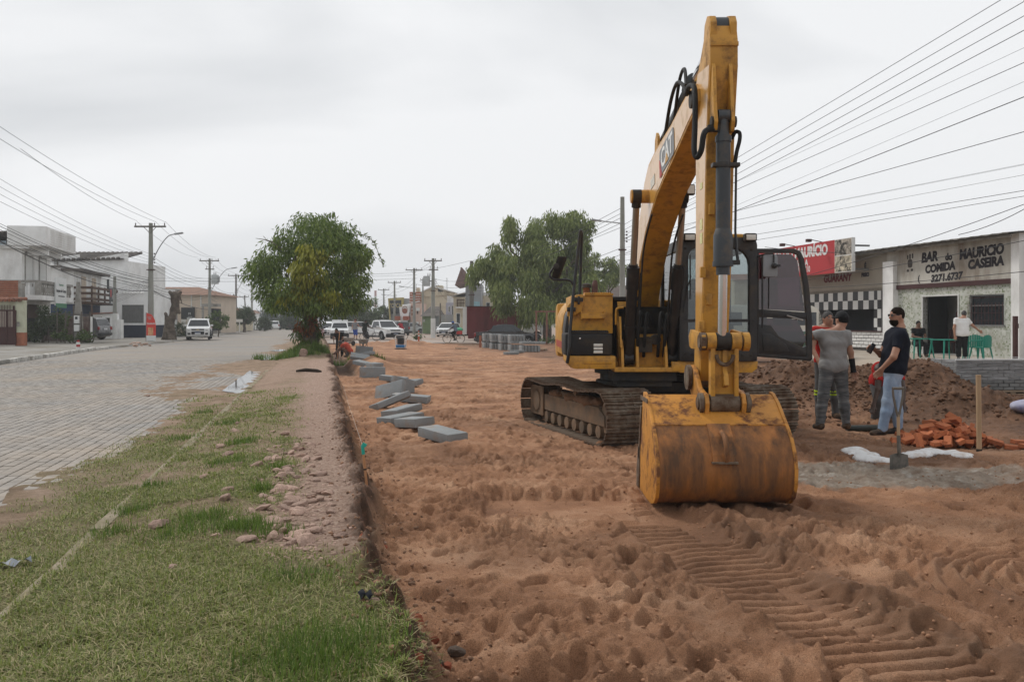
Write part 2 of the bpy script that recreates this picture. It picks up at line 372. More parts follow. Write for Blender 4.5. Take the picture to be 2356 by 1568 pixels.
# ---- material of the worked ground
def ground_mat():
    m = bpy.data.materials.new('earth'); m.use_nodes = True; nt = m.node_tree; N = nt.nodes; L = nt.links; b = N['Principled BSDF']
    b.inputs['Specular IOR Level'].default_value = .25
    ge = N.new('ShaderNodeNewGeometry')
    def noise(sc,det=6,ro=.6):
        n = N.new('ShaderNodeTexNoise'); n.inputs['Scale'].default_value = sc; n.inputs['Detail'].default_value = det; n.inputs['Roughness'].default_value = ro; L.new(ge.outputs['Position'],n.inputs['Vector']); return n.outputs[0]
    def ramp(f,*st):
        r = N.new('ShaderNodeValToRGB'); e = r.color_ramp.elements
        while len(e) < len(st): e.new(.5)
        for i,(p,c) in enumerate(st): e[i].position = p; e[i].color = (*c,1)
        L.new(f,r.inputs[0]); return r.outputs[0]
    def mix(f,a,c,mode='MIX'):
        x = N.new('ShaderNodeMix'); x.data_type = 'RGBA'; x.blend_type = mode
        if isinstance(f,float): x.inputs[0].default_value = f
        else: L.new(f,x.inputs[0])
        for s_,v in ((6,a),(7,c)):
            if isinstance(v,tuple): x.inputs[s_].default_value = (*v,1)
            else: L.new(v,x.inputs[s_])
        return x.outputs[2]
    def attr(nm): a = N.new('ShaderNodeAttribute'); a.attribute_name = nm; return a.outputs['Fac']
    sand = ramp(noise(1.1,8,.65),(.28,(.175,.084,.045)),(.50,(.350,.182,.101)),(.70,(.51,.305,.188)))
    grain = ramp(noise(150,3,.7),(.30,(.42,.40,.38)),(.50,(1,1,1)),(.70,(1.6,1.6,1.6)))
    sand = mix(.75,sand,grain,'MULTIPLY')
    sand = mix(attr('damp'),sand,ramp(noise(9,6),(.3,(.075,.037,.019)),(.7,(.165,.083,.044))))
    sand = mix(attr('mortar'),sand,ramp(noise(5,8,.7),(.32,(.17,.115,.08)),(.55,(.30,.25,.20)),(.72,(.46,.43,.39))))
    soil = ramp(noise(2.6,8,.7),(.28,(.13,.085,.05)),(.50,(.25,.175,.115)),(.70,(.37,.265,.20)))
    soil = mix(.6,soil,grain,'MULTIPLY')
    pink = ramp(noise(30,6,.75),(.32,(.17,.11,.08)),(.5,(.335,.225,.17)),(.68,(.50,.38,.31)))
    soil = mix(attr('pink'),soil,pink)
    green = ramp(noise(14,6,.7),(.3,(.075,.080,.024)),(.55,(.15,.155,.050)),(.74,(.25,.22,.095)))
    soil = mix(attr('grassy'),soil,green)
    soil = mix(attr('bank'),soil,ramp(noise(16,8,.75),(.30,(.028,.016,.010)),(.52,(.085,.048,.030)),(.66,(.19,.085,.05)),(.78,(.36,.24,.18))))
    col = mix(attr('verge'),sand,soil)
    L.new(col,b.inputs['Base Color'])
    r = N.new('ShaderNodeMapRange'); r.inputs[3].default_value = .95; r.inputs[4].default_value = .7; L.new(attr('damp'),r.inputs[0]); L.new(r.outputs[0],b.inputs['Roughness'])
    b1 = N.new('ShaderNodeBump'); b1.inputs['Strength'].default_value = .9; b1.inputs['Distance'].default_value = .024; L.new(noise(38,9,.85),b1.inputs['Height'])
    L.new(b1.outputs[0],b.inputs['Normal']); MATS['earth'] = m; return m
EM = ground_mat()
nse = lambda sc,s: vnoise(GX*sc,GY*sc,s)
vergeA = sstep(.24,.10,GS+.06*nse(6,81))
dens = sstep(7.2,4.6,GY+.9*(nse(.9,82)+.5*nse(2.3,83))*2+1.5*np.clip(GS+.75,0,1))          # thick grass near the camera,thinning along the verge
patch = sstep(.10,.28,nse(1.3,84)+.5*nse(3.4,85))*sstep(26,9,GY)
grassA = np.clip(dens+.8*patch*sstep(-.3,-.7,GS)+.42*sstep(-.35,-.9,GS)*sstep(20,13,GY)*(.6+.8*nse(5,96)),0,1)*vergeA
kk = -GK
grassA = np.where(GK < 0,np.clip(sstep(.8,.1,kk+.5*nse(1.6,86)-.5*sstep(8,5,GY))*.7*sstep(17,12,GY)*sstep(-.35,.1,nse(1.1,95)+.3*sstep(9,6,GY))+.25*patch,0,1),grassA)
far_mound = np.exp(-(((GX+8.35)/1.3)**2+((GY-37)/2.6)**2)); grassA = np.maximum(grassA,sstep(.25,.6,far_mound))
pinkA = vergeA*(sstep(-.85,-.25,GS+.25*nse(1.5,87))*sstep(4.6,5.6,GY)*.95+sstep(13,16,GY)*.55)*(GK > .1)*sstep(33,30,GY)
bankA = np.exp(-((GS-.13)/.10)**2)*sstep(9999,0,GY)*.95*sstep(-.3,.15,nse(3,88)+.25)+.9*sstep(.0,.2,GS)*sstep(1.2,.8,GS)*sstep(27,31,GY)*sstep(52,47,GY)
vergeA = np.maximum(vergeA,np.clip(bankA*1.2,0,1))
mort = sstep(1.12,.82,np.sqrt(((GX-3.75)/1.30)**2+((GY-9.25)/.75)**2)+.35*nse(2.2,89)+.2*nse(6,90))+.7*sstep(1,.8,np.sqrt(((GX-4.95)/.3)**2+((GY-9.0)/.4)**2)+.4*nse(4,91))
damp = np.clip(sstep(.06,.30,nse(.8,93)+.4*nse(2.4,94))*.30+np.minimum(GHP*1.6,1)*.95+.40*np.exp(-((GX-np.interp(GY,TR_Y,TR_X)-.46)/.17)**2)*(GY < 7.2)+.6*sstep(8.4,10.5,GX+.215*GY)*sstep(11.5,13,GY)+.5*sstep(2.2,3.6,GX)*sstep(8.6,10.2,GY)*sstep(24,19,GY)*(.7+nse(1.3,97)),0,1)*(GHP < 9)
idx = np.arange(len(NR)*NCOL).reshape(len(NR),NCOL)
quads = np.stack([idx[:-1,:-1],idx[:-1,1:],idx[1:,1:],idx[1:,:-1]],-1)
sc_ = (GS[:-1,:-1]+GS[1:,1:])/2; kc_ = (GK[:-1,:-1]+GK[1:,1:])/2
keep = (kc_ > -3.2-.0*GY[:-1,:-1])
allV = np.stack([GX,GY,GZ],-1).reshape(-1,3)
allA = {'verge': vergeA,'grassy': grassA,'pink': np.clip(pinkA,0,1),'bank': np.clip(bankA,0,1),'mortar': np.clip(mort,0,1),'damp': damp}
for nm,sel in (('sand_bed',keep & (sc_ > .30)),('grass_verge',keep & (sc_ <= .30))):
    F = quads[sel]; u,inv = np.unique(F.ravel(),return_inverse=True)
    npmesh(nm,allV[u],inv.reshape(-1,4),EM,kind='structure',smooth=True,attrs={k: v.ravel()[u] for k,v in allA.items()})

# ---- the land to the horizon,under everything
land = M('land',(.19,.165,.125),.95,.3,.15,bump=.4,bscale=3,dirt=(.10,.105,.045),damt=.5,dscale=.09)
mb = MB(); mb.quad((-900,74,-.16),(900,74,-.16),(900,2200,-.16),(-900,2200,-.16)); mb.quad((-900,-60,-.4),(900,-60,-.4),(900,74,-.4),(-900,74,-.4)); mb.quad((-900,74,-.4),(900,74,-.4),(900,74,-.16),(-900,74,-.16))
mb.build('ground',land,kind='structure')
# behind and beside the camera the verge and sand go on
mb = MB(); mb.quad((-.4,-30,-.03),(60,-30,-.03),(60,2.75,-.03),(-.4,2.75,-.03)); mb.quad((6.2,2.75,-.03),(60,2.75,-.03),(60,30,-.03),(25.2,30,-.03)); mb.build('sand_ground',M('sandfar',(.28,.135,.07),.95,.3,1.2,bump=.5,bscale=9),kind='structure')
# crossing street and far dirt of the right carriageway
dirtm = M('dirtfar',(.30,.21,.155),.95,.22,.5,bump=.4,bscale=6,dirt=(.36,.33,.30),damt=.4,dscale=.25)
mb = MB(); mb.quad((-22,73,-.05),(60,73,-.05),(26,240,-.08),(-60,240,-.08)); mb.build('dirt_road',dirtm,kind='structure')
wet = M('wetroad',(.33,.30,.275),.45,.2,.7,bump=.2,bscale=8,dirt=(.35,.24,.17),damt=.45,dscale=.4)
mb = MB(); mb.quad((-14.2,63.5,.03),(9,63.5,.03),(9,70,.0),(-16,70,.0)); mb.quad((-16,70,.0),(9,70,.0),(12,76,-.03),(-18,76,-.03)); mb.build('crossing_road',wet,kind='structure')

# ------------------------------------------------------------------ paved road on the left
LK = [(-11.0,2.),(-14.6,18.),(-17.7,30.7),(-21.3,45.),(-24.8,68.),(-33.2,107.),(-42.4,150.),(-64,250.)]
lkx = lambda y: np.interp(y,[p[1] for p in LK],[p[0] for p in LK])
rkx = lambda y: np.interp(y,[-5,60,70,110,150,250],[-1.55+1.07,-14.45,-16.0,-24.6,-33.5,-55.5])
def paver_mat():
    m = M('paver',(.25,.243,.234),.85,.16,9.,bump=.25,bscale=90,dirt=(.36,.30,.24),damt=.42,dscale=.35,dsharp=.2); N = m.node_tree.nodes; ge = N.new('ShaderNodeNewGeometry'); mp = [n for n in N if n.type == 'MAPPING'][0]; m.node_tree.links.new(ge.outputs['Position'],mp.inputs[0]); return island_var(m,.11)
PV = paver_mat()
joint = M('paver_joint',(.19,.16,.13),.95,.3,6,bump=.3,bscale=40)
mb = MB()
ys = [2,6,10,14,18,24,30.7,36]
for a,b_ in zip(ys[:-1],ys[1:]): mb.quad((lkx(a),a,.087),(rkx(a)-.02,a,.087),(rkx(b_)-.02,b_,.087),(lkx(b_),b_,.087))
road = mb.build('road',joint,kind='structure')
def road_far_mat():
    m = M('road_far',(.25,.243,.234),.8,.13,.35,dirt=(.36,.30,.24),damt=.42,dscale=.16,dsharp=.2)
    nt = m.node_tree; N = nt.nodes; L = nt.links; b = N['Principled BSDF']; src = b.inputs['Base Color'].links[0].from_socket
    ge = N.new('ShaderNodeNewGeometry'); mp = N.new('ShaderNodeMapping'); mp.inputs['Rotation'].default_value = (0,0,R(-102)); L.new(ge.outputs['Position'],mp.inputs[0])
    br = N.new('ShaderNodeTexBrick'); br.inputs['Scale'].default_value = 1; br.inputs['Brick Width'].default_value = .22; br.inputs['Row Height'].default_value = .125; br.inputs['Mortar Size'].default_value = .008
    br.inputs['Color1'].default_value = (1,1,1,1); br.inputs['Color2'].default_value = (.84,.84,.84,1); br.inputs['Mortar'].default_value = (.55,.5,.45,1); L.new(mp.outputs[0],br.inputs['Vector'])
    mx = N.new('ShaderNodeMix'); mx.data_type = 'RGBA'; mx.blend_type = 'MULTIPLY'; mx.inputs[0].default_value = .9; L.new(src,mx.inputs[6]); L.new(br.outputs[0],mx.inputs[7]); L.new(mx.outputs[2],b.inputs['Base Color'])
    return m
mb = MB(); ys = [34,40,46,52,60,68,76,88,100,120,150,200,250]
for a,b_ in zip(ys[:-1],ys[1:]): mb.quad((lkx(a),a,.1),(rkx(a),a,.1),(rkx(b_),b_,.1),(lkx(b_),b_,.1))
mb.build('road_surface',road_far_mat(),kind='structure')
# pavers: interlocking blocks in columns along the street
half = [(-.106,-.052),(-.053,-.060),(0,-.052),(.053,-.060),(.106,-.052)]
prof = half+[(x,-y) for x,y in half[::-1]]
ct,st_ = math.cos(R(102.1)),math.sin(R(102.1))
npf = len(prof)
pvs = [(x*.97,y*.96,.013) for x,y in prof]+[(x,y,.006) for x,y in prof]+[(x,y,-.03) for x,y in prof]
pfs = [tuple(range(npf))]+[(i,npf+i,npf+(i+1) % npf,(i+1) % npf) for i in range(npf)]+[(npf+i,2*npf+i,2*npf+(i+1) % npf,npf+(i+1) % npf) for i in range(npf)]
spots = []
for c in range(-40,130):
    for r_ in range(-2,170):
        u = 4.5+r_*.2185+(.109 if c % 2 else 0); v = c*.1245
        X = -1.2+u*ct-v*st_ ; Y = u*st_+v*ct
        if 6.0 < Y < 34.2 and -.66*Y-.2 < X < rkx(Y)+.1 and X > lkx(Y)+.12: spots.append((X,Y))
spots.sort(key=lambda p: (0 if (p[0] > -.6*p[1] and p[0] < kerb_x(p[1])-.55 and p[1] > 6.9) else 1,p[1]))
pme = bpy.data.meshes.new('paver'); pme.from_pydata(pvs,[],pfs); pme.materials.append(PV); pme.update()
jr = random.Random(3)
for X,Y in spots[:300]:
    o = bpy.data.objects.new('paver',pme); C.objects.link(o); o.parent = road; o.location = (X,Y,.0865+jr.uniform(-.0025,.0025)); o.rotation_euler = (jr.gauss(0,.010),jr.gauss(0,.010),R(102.1)+jr.gauss(0,.012))
pvs = [(x*.97,y*.96,.013) for x,y in prof]+[(x,y,-.004) for x,y in prof]; pfs = pfs[:1+npf]; base = np.array(pvs)
arr = np.array(spots[300:]); n = len(arr); K = len(pvs)
ang = R(102.1)+rng.normal(0,.012,n); ca,sa = np.cos(ang),np.sin(ang)
VV = np.zeros((n,K,3)); VV[...,0] = arr[:,:1]+base[:,0]*ca[:,None]-base[:,1]*sa[:,None]; VV[...,1] = arr[:,1:]+base[:,0]*sa[:,None]+base[:,1]*ca[:,None]
VV[...,2] = .0865+base[:,2]+rng.uniform(-.0025,.0025,n)[:,None]+base[:,0]*rng.normal(0,.01,n)[:,None]
allf = []
for i in range(n): allf += [tuple(j+i*K for j in f) for f in pfs]
me = bpy.data.meshes.new('paver_field'); me.from_pydata(VV.reshape(-1,3).tolist(),[],allf); obj('paver_field',me,PV,road,'stuff')

# ---- left pavement and its kerb of whitewashed stones
walk = M('pavement',(.27,.255,.235),.9,.2,1.2,bump=.4,bscale=12,dirt=(.17,.15,.115),damt=.45,dscale=.5)
mb = MB(); ys = [2,18,30.7,45,68,107,150,250]
for a,b_ in zip(ys[:-1],ys[1:]):
    za = .2; mb.quad((lkx(a)-40,a,za+.05),(lkx(a)-.14,a,za),(lkx(b_)-.14,b_,za),(lkx(b_)-40,b_,za+.05)); mb.quad((lkx(a)-.14,a,za),(lkx(a)-.02,a,.06),(lkx(b_)-.02,b_,.06),(lkx(b_)-.14,b_,za))
mb.build('pavement',walk,kind='structure')
ks = M('kerb_white',(.60,.585,.55),.85,.15,3,bump=.3,bscale=20,dirt=(.26,.24,.21),damt=.42,dscale=1.6)
ks2 = M('kerb_dirty',(.22,.21,.19),.9,.25,3,bump=.3,bscale=20)
kr = thing('kerb','whitewashed stone kerb edging the far pavement by the gated house','kerb',(-18,30,.08))
y = 27.3; i = 0
while y < 47:
    ln = .95+jr.random()*.25; a = Vector((lkx(y),y,0)); b_ = Vector((lkx(y+ln-.03),y+ln-.03,0)); d = b_-a
    mb = MB(); mb.box((a+b_)/2+Vector((.02,0,.155+jr.uniform(-.015,.015))),(d.length,.17,.19),(jr.gauss(0,.03),jr.gauss(0,.01),math.atan2(d.y,d.x))); mb.build('kerb_stone',ks if y > 30.6 else ks2,kr,bevel=.03,world=True); y += ln
# buried kerb between verge and paved road
kc = M('kerb_buried',(.29,.24,.175),.9,.2,4,bump=.3,bscale=30,dirt=(.16,.14,.07),damt=.5,dscale=2.2)
kb = thing('kerb','sunken concrete kerb half buried along the grassy verge','kerb',(kerb_x(8),8,.1))
y = 3.2
while y < 26:
    ln = .98; c_ = Vector((kerb_x(y+ln/2),y+ln/2,.084+jr.uniform(-.010,.010)))
    mb = MB(); mb.box(c_,(.105,ln,.14),(0,jr.gauss(0,.03),math.atan(.215)+jr.gauss(0,.006))); mb.build('kerb_stone',kc,kb,bevel=.018,world=True); y += 1.0

# ---- puddles
water = M('puddle',(.05,.045,.04),.03,0,1,spec=.6)
b = water.node_tree.nodes['Principled BSDF']; b.inputs['IOR'].default_value = 1.33
def puddle(pts,z):
    c = [G(x,y,z) for x,y in pts]; ctr = sum(c,Vector())/len(c); n = len(c); vs = []
    for i in range(n*6):
        a,b2 = c[i//6],c[(i//6+1) % n]; p = a.lerp(b2,(i % 6)/6); d = (p-ctr); k = 1+.12*float(vnoise(np.array([p.x*3.1]),np.array([p.y*1.7]),4)[0])
        vs.append(ctr+d*k)
    mb = MB(); mb.quad(*[tuple(v) for v in vs]); return mb.build('puddle',water,kind='structure')
puddle([(508,899),(530,884),(555,866),(578,850),(600,853),(622,858),(607,866),(606,880),(590,892),(578,903),(548,905)],.125)
puddle([(583,822),(605,820),(634,821),(632,826),(600,828)],.132)
puddle([(620,806),(645,803),(660,805),(640,808)],.132)
# ================================================================== excavator
YEL = M('yellow_paint',(.54,.270,.032),.42,.12,3,bump=.04,bscale=60,spec=.45,dirt=(.25,.125,.04),damt=.28,dscale=9,dsharp=.12)
YEL2 = M('yellow_worn',(.50,.25,.036),.48,.14,4,bump=.06,bscale=50,spec=.4,dirt=(.15,.075,.03),damt=.27,dscale=7,dsharp=.12)
RUSTY = M('bucket_steel',(.29,.108,.022),.55,.40,3.2,bump=.12,bscale=40,spec=.4,dirt=(.095,.050,.027),damt=.48,dscale=2.4,dsharp=.12,stretch=(2.6,1.6,.55))
BYEL = M('bucket_paint',(.49,.215,.036),.5,.22,5,bump=.08,bscale=50,dirt=(.14,.055,.022),damt=.36,dscale=6,dsharp=.06)
BLK = M('black_paint',(.012,.012,.013),.38,.3,3,spec=.45,dirt=(.06,.045,.032),damt=.28,dscale=4)
BLK2 = M('black_dull',(.014,.014,.015),.6,.3,4,spec=.35,dirt=(.06,.045,.03),damt=.35,dscale=5)
CYLG = M('cylinder_grey',(.030,.036,.042),.42,.15,5,spec=.5,dirt=(.10,.08,.06),damt=.25,dscale=6)
CHR = M('chrome',(.72,.72,.73),.18,.04,3,metal=1.)
STL = M('worn_steel',(.20,.165,.125),.5,.25,9,metal=.35,bump=.08,bscale=40,dirt=(.085,.046,.026),damt=.55,dscale=7,dsharp=.15)
MUD = M('mud',(.15,.078,.042),.95,.3,6,bump=.6,bscale=30)
FRM = M('track_frame',(.10,.070,.045),.7,.3,5,bump=.2,bscale=25,dirt=(.20,.125,.075),damt=.5,dscale=4)
RUB = M('rubber',(.012,.012,.012),.75,.2,10)
GWS = glass('windscreen',(.55,.60,.60)); GPU = glass('tinted_glass',(.20,.105,.14)); GLS = glass('clear_glass',(.75,.80,.80))
LENS = M('lens',(.62,.61,.56),.25,.1,30,spec=.6)
EX = thing('excavator','large yellow crawler excavator with raised boom and its bucket resting on the sand','excavator',(1.95,13.2,0))
def ex(mb,name,mat,parent=None,**k): return mb.build(name,mat,parent or EX,world=True,**k)
# ---- undercarriage
fw = Vector((.32,-1,0)).normalized(); lat = Vector((fw.y,-fw.x,0))*-1   # lat points to the right of the picture
UC = Vector((1.995,13.18,.01))
PITCH = .1725; RAD = .335; HALFL = 1.36; NSH = 45
per = 4*HALFL+2*math.pi*RAD; PITCH = per/NSH
def loop(sv):
    sv = sv % per
    if sv < 2*HALFL: return (-HALFL+sv,0.,0.)                      # bottom run,towards the rear = -t ; here t along fw
    sv -= 2*HALFL
    if sv < math.pi*RAD: a = sv/RAD; return (HALFL+RAD*math.sin(a),RAD-RAD*math.cos(a),a)
    sv -= math.pi*RAD
    if sv < 2*HALFL: x = HALFL-sv; return (x,2*RAD-.035*math.sin(math.pi*(sv/(2*HALFL))*2)**2,math.pi)
    sv -= 2*HALFL; a = sv/RAD; return (-HALFL-RAD*math.sin(a),RAD+RAD*math.cos(a),math.pi+a)
mb = MB(); hw_ = PITCH*.5
mb.prism([(-hw_+.004,.0),(hw_-.004,.0),(hw_-.004,.016),(hw_-.018,.016),(hw_-.024,.040),(hw_-.040,.040),(hw_-.046,.016),(.012,.016),(.008,.034),(-.008,.034),(-.012,.016),(-hw_+.046,.016),(-hw_+.040,.034),(-hw_+.024,.034),(-hw_+.018,.016),(-hw_+.004,.016)],-.35,.35,'x')
for sx in (-.06,.06):
    for sy in (-.03,.03): mb.box((sx,sy,.02),(.03,.022,.022))
shoe = mb.build('track_shoe',STL); shoe_me = shoe.data; bpy.data.objects.remove(shoe)
for sd in (-1,1):
    ctr = UC+lat*sd*1.05
    tw = lambda t,l,z: ctr+fw*t+lat*l+Vector((0,0,z))
    B = Matrix((( lat.x,fw.x,0),(lat.y,fw.y,0),(0,0,1)))
    T4 = Matrix.Translation(ctr) @ B.to_4x4()
    mb = MB(); mb.T = T4
    mb.prism([(-1.25,.22),(1.22,.20),(1.22,.34),(1.0,.44),(-1.1,.46),(-1.3,.38)],-.17,.17,'x')
    mb.prism([(-1.0,.44),(.9,.42),(.8,.52),(-.9,.54)],-.10,.10,'x')
    fr = ex(mb,'track_frame',FRM,bevel=.012)
    mb = MB(); mb.T = T4
    mb.lathe([(.05,-.16),(.29,-.14),(.30,-.05),(.24,-.04),(.24,.04),(.30,.05),(.29,.14),(.05,.16)],(0,HALFL,RAD),'x',24); ex(mb,'idler_wheel',FRM,fr,smooth=True)
    mb = MB(); mb.T = T4
    mb.lathe([(.05,-.20),(.20,-.20),(.24,-.12),(.29,-.08),(.29,.08),(.24,.12),(.20,.20),(.05,.20)],(0,-HALFL,RAD),'x',24); ex(mb,'sprocket',FRM,fr,smooth=True)
    mb = MB(); mb.T = T4; mb.b2((-.20,-HALFL-.30,.12),(-.17,-HALFL+.28,.58)); mb.lathe([(.02,-.215),(.15,-.21),(.16,-.17),(.02,-.16)],(0,-HALFL,RAD),'x',16); ex(mb,'drive_guard',FRM,fr,bevel=.03)
    for t in np.linspace(-1.02,1.0,8):
        mb = MB(); mb.T = T4; mb.lathe([(.03,-.17),(.085,-.165),(.095,-.09),(.07,-.07),(.07,.07),(.095,.09),(.085,.165),(.03,.17)],(0,t,.115),'x',14); ex(mb,'roller',FRM,fr,smooth=True)
    mb = MB(); mb.T = T4; mb.lathe([(.03,-.1),(.06,-.1),(.06,.1),(.03,.1)],(0,0,.57),'x',12); ex(mb,'carrier_roller',FRM,fr,smooth=True)
    Mi = wm(fr).inverted()
    for i in range(NSH):
        t,z,a = loop(i*PITCH+.05)
        nrm = Vector((0,math.sin(a),-math.cos(a))); tan = Vector((0,math.cos(a),math.sin(a)))
        Mx = Matrix(((1,0,0,0),(0,tan.y,nrm.y,t),(0,tan.z,nrm.z,z),(0,0,0,1)))
        o = obj('track_shoe',shoe_me,None,fr); o.matrix_basis = Mi @ T4 @ Mx @ Matrix.Translation((0,0,-.002))
    # soil caught on the frame
    nn = rng.normal(size=3)
    def lumps(X,Y,Z,sd=sd):
        d = np.full(X.shape,9.,np.float32)
        rr = random.Random(40+sd)
        for i in range(16):
            cx,cy,cz,r_ = -.10+.05*rr.random(),-.85+1.75*rr.random(),.46+.03*rr.random(),.05+.06*rr.random()
            d = smin(d,np.sqrt((X-cx)**2+((Y-cy)*.6)**2+((Z-cz)*1.25)**2)-r_,.05)
        return d+.035*vnoise(X*23+Z*11,Y*23+Z*7,5)
    Vv,Ff = sdf_mesh(lumps,(-.3,-1.2,.3),(.15,1.15,.68),.02)
    Vw = np.array([tuple(Mi @ T4 @ Vector(p)) for p in Vv]); npmesh('caked_mud',Vw,Ff,MUD,fr,smooth=True)
mb = MB(); B = Matrix(((lat.x,fw.x,0),(lat.y,fw.y,0),(0,0,1))); mb.T = Matrix.Translation(UC) @ B.to_4x4()
mb.box((0,0,.50),(1.5,1.2,.26)); mb.box((.0,.55,.42),(1.7,.3,.2)); mb.box((0,-.55,.42),(1.7,.3,.2))
ex(mb,'carbody',BLK2,bevel=.02)
mb = MB(); mb.lathe([(.3,.62),(.72,.62),(.72,.74),(.66,.75),(.66,.84),(.74,.85),(.74,.93),(.3,.93)],(1.95,13.05,0),'z',36); mb.b2((1.36,11.92,.80),(2.2,12.6,.92)); mb.b2((1.42,11.98,.72),(2.15,12.5,.80)); ex(mb,'slew_ring',BLK2,smooth=True)
# ---- upper structure
mb = MB(); mb.b2((1.36,11.80,.925),(2.24,12.3,.985)); mb.b2((1.40,12.2,.93),(3.2,15.0,1.05)); mb.b2((.86,12.3,.95),(1.45,15.,1.10)); ex(mb,'upper_frame',YEL2,bevel=.008)
mb = MB(); mb.prism([(.72,1.135),(.72,1.06),(.78,.98),(.86,.962),(1.375,.962),(1.375,1.135)],11.82,12.5,'y'); mb.b2((.95,11.805,1.03),(1.33,11.83,1.10)); ex(mb,'front_sill',YEL,bevel=.012)
mb = MB(); mb.prism([(2.22,.915),(3.18,.915),(3.25,.97),(3.26,1.065),(2.22,1.065)],11.80,13.6,'y'); mb.b2((2.12,11.79,.94),(2.23,11.9,1.06)); ex(mb,'cab_sill',YEL,bevel=.012)
mb = MB(); mb.b2((.705,11.86,1.14),(1.335,12.7,1.435)); tb = ex(mb,'tool_box',BLK2,bevel=.035)
mb = MB(); mb.b2((.77,11.90,1.44),(1.29,12.1,1.462)); [mb.b2((.77+i*.026,11.89,1.46),(.785+i*.026,12.1,1.475)) for i in range(20)]; ex(mb,'step_tread',BLK,tb)
for zz in (1.262,1.216,1.17):
    mb = MB(); mb.b2((1.085,11.845,zz),(1.208,11.875,zz+.036)); ex(mb,'work_lamp_lens',LENS,tb,bevel=.008)
mb = MB(); mb.lathe([(.002,0),(.012,.001),(.012,.02),(.002,.02)],(.905,11.85,1.365),'y',10); ex(mb,'lock',CHR,tb)
mb = MB(); mb.b2((.80,12.02,1.43),(1.36,13.2,1.945)); tk = ex(mb,'fuel_tank',YEL,bevel=.015)
mb = MB(); mb.b2((.98,11.99,1.945),(1.362,12.25,1.972)); [mb.b2((.985+i*.03,11.985,1.968),(1.003+i*.03,12.25,1.984)) for i in range(12)]; ex(mb,'tank_step',YEL,tk)
mb = MB(); mb.b2((.925,11.90,1.675),(1.245,12.03,1.70)); mb.b2((.92,11.90,1.62),(.935,12.03,1.73)); mb.b2((1.235,11.90,1.62),(1.25,12.03,1.73)); mb.b2((.925,11.90,1.632),(1.245,11.915,1.68)); ex(mb,'foot_step',YEL,tk,bevel=.004)
mb = MB(); mb.prism([(.745,1.66),(.745,1.80),(.86,1.95),(.96,1.96),(.96,1.82),(.93,1.72),(.85,1.68)],11.96,12.02,'y'); br = ex(mb,'rail_bracket',YEL,bevel=.008)
for cx,cz in ((.795,1.755),(.895,1.885)):
    mb = MB(); mb.box((cx,11.94,cz),(.115,.05,.055)); mb.box((cx,11.93,cz-.01),(.03,.05,.11)); ex(mb,'rail_clamp',BLK,br,bevel=.006)
# side body and engine cover
prof = [(.735,1.10),(.735,1.50),(.76,1.68),(.82,1.82),(.93,1.93),(1.36,1.93),(1.36,1.10)]
mb = MB(); mb.prism(prof,13.2,15.0,'y'); ex(mb,'side_cover',YEL,bevel=.02)
mb = MB(); mb.prism([(x+.012 if x < 1 else x,z-.006) for x,z in prof],12.55,13.2,'y'); ex(mb,'side_panel',BLK,bevel=.015)
mb = MB(); mb.b2((.725,12.9,1.20),(.733,14.6,1.30)); ex(mb,'side_stripe',M('stripe_red',(.35,.05,.03),.5),None)
mb = MB(); mb.b2((1.36,13.9,1.05),(3.1,15.0,1.93)); ex(mb,'engine_hood',YEL,bevel=.04)
mb = MB(); mb.prism([(15.0,1.0),(15.0,1.9),(15.45,1.88),(15.65,1.6),(15.65,1.1),(15.5,1.0)],.76,3.18,'x'); ex(mb,'counterweight',YEL,bevel=.05)
mb = MB(); mb.b2((1.38,12.6,1.05),(2.2,13.9,1.80)); mb.b2((1.38,12.35,1.0),(1.46,12.7,1.90)); mb.b2((1.37,12.3,1.88),(1.75,12.9,1.935)); ex(mb,'valve_bay',BLK2,bevel=.01)
mb = MB(); mb.tube([(1.17,14.0,1.9),(1.17,14.0,2.13)],.055,14); ex(mb,'intake_stack',M('rust',(.17,.065,.028),.85,.3,12,bump=.2),smooth=True)
mb = MB(); mb.lathe([(.02,2.19),(.07,2.18),(.075,2.12),(.02,2.12)],(1.17,14.0,0),'z',14); ex(mb,'stack_cap',BLK,smooth=True)
mb = MB(); mb.tube([(1.30,14.0,1.9),(1.30,14.0,2.17),(1.31,14.03,2.23)],[.048,.048,.03],14); ex(mb,'exhaust_pipe',M('exhaust',(.10,.05,.042),.8,.3,12),smooth=True)
# hand rails and mirror,front left of the machine
def px(x,y,Y): return P(x,y,Y)
def smooth_path(pts,n=6):
    pts = [Vector(p) for p in pts]; o = []
    for i in range(len(pts)-1):
        p0,p1,p2,p3 = pts[max(i-1,0)],pts[i],pts[i+1],pts[min(i+2,len(pts)-1)]
        for k in range(n):
            t = k/n; o.append(.5*((2*p1)+(p2-p0)*t+(2*p0-5*p1+4*p2-p3)*t*t+(3*p1-p0-3*p2+p3)*t**3))
    return o+[pts[-1]]
mb = MB(); mb.tube(smooth_path([px(1305,835,11.78),px(1310,800,11.75),px(1311,768,11.78),px(1321,658,11.85),px(1330,575,11.9),px(1334,542,11.9),px(1336,531,11.9),px(1338,542,12.0),px(1336,600,12.05),px(1334,670,12.02),px(1333,700,12.0)]),.022,8)
hr = ex(mb,'hand_rail',BLK,smooth=True)
mb = MB(); mb.tube(smooth_path([px(1321,660,11.85),px(1317,651,11.85),px(1308,644,11.85),px(1278,643,11.85),px(1267,637,11.85),px(1266,628,11.85),px(1276,612,11.85)]),.016,8); ma = ex(mb,'mirror_arm',BLK,smooth=True)
q_ = [px(1283,589,11.83),px(1302,590,11.9),px(1282,644,11.9),px(1267,642,11.83)]
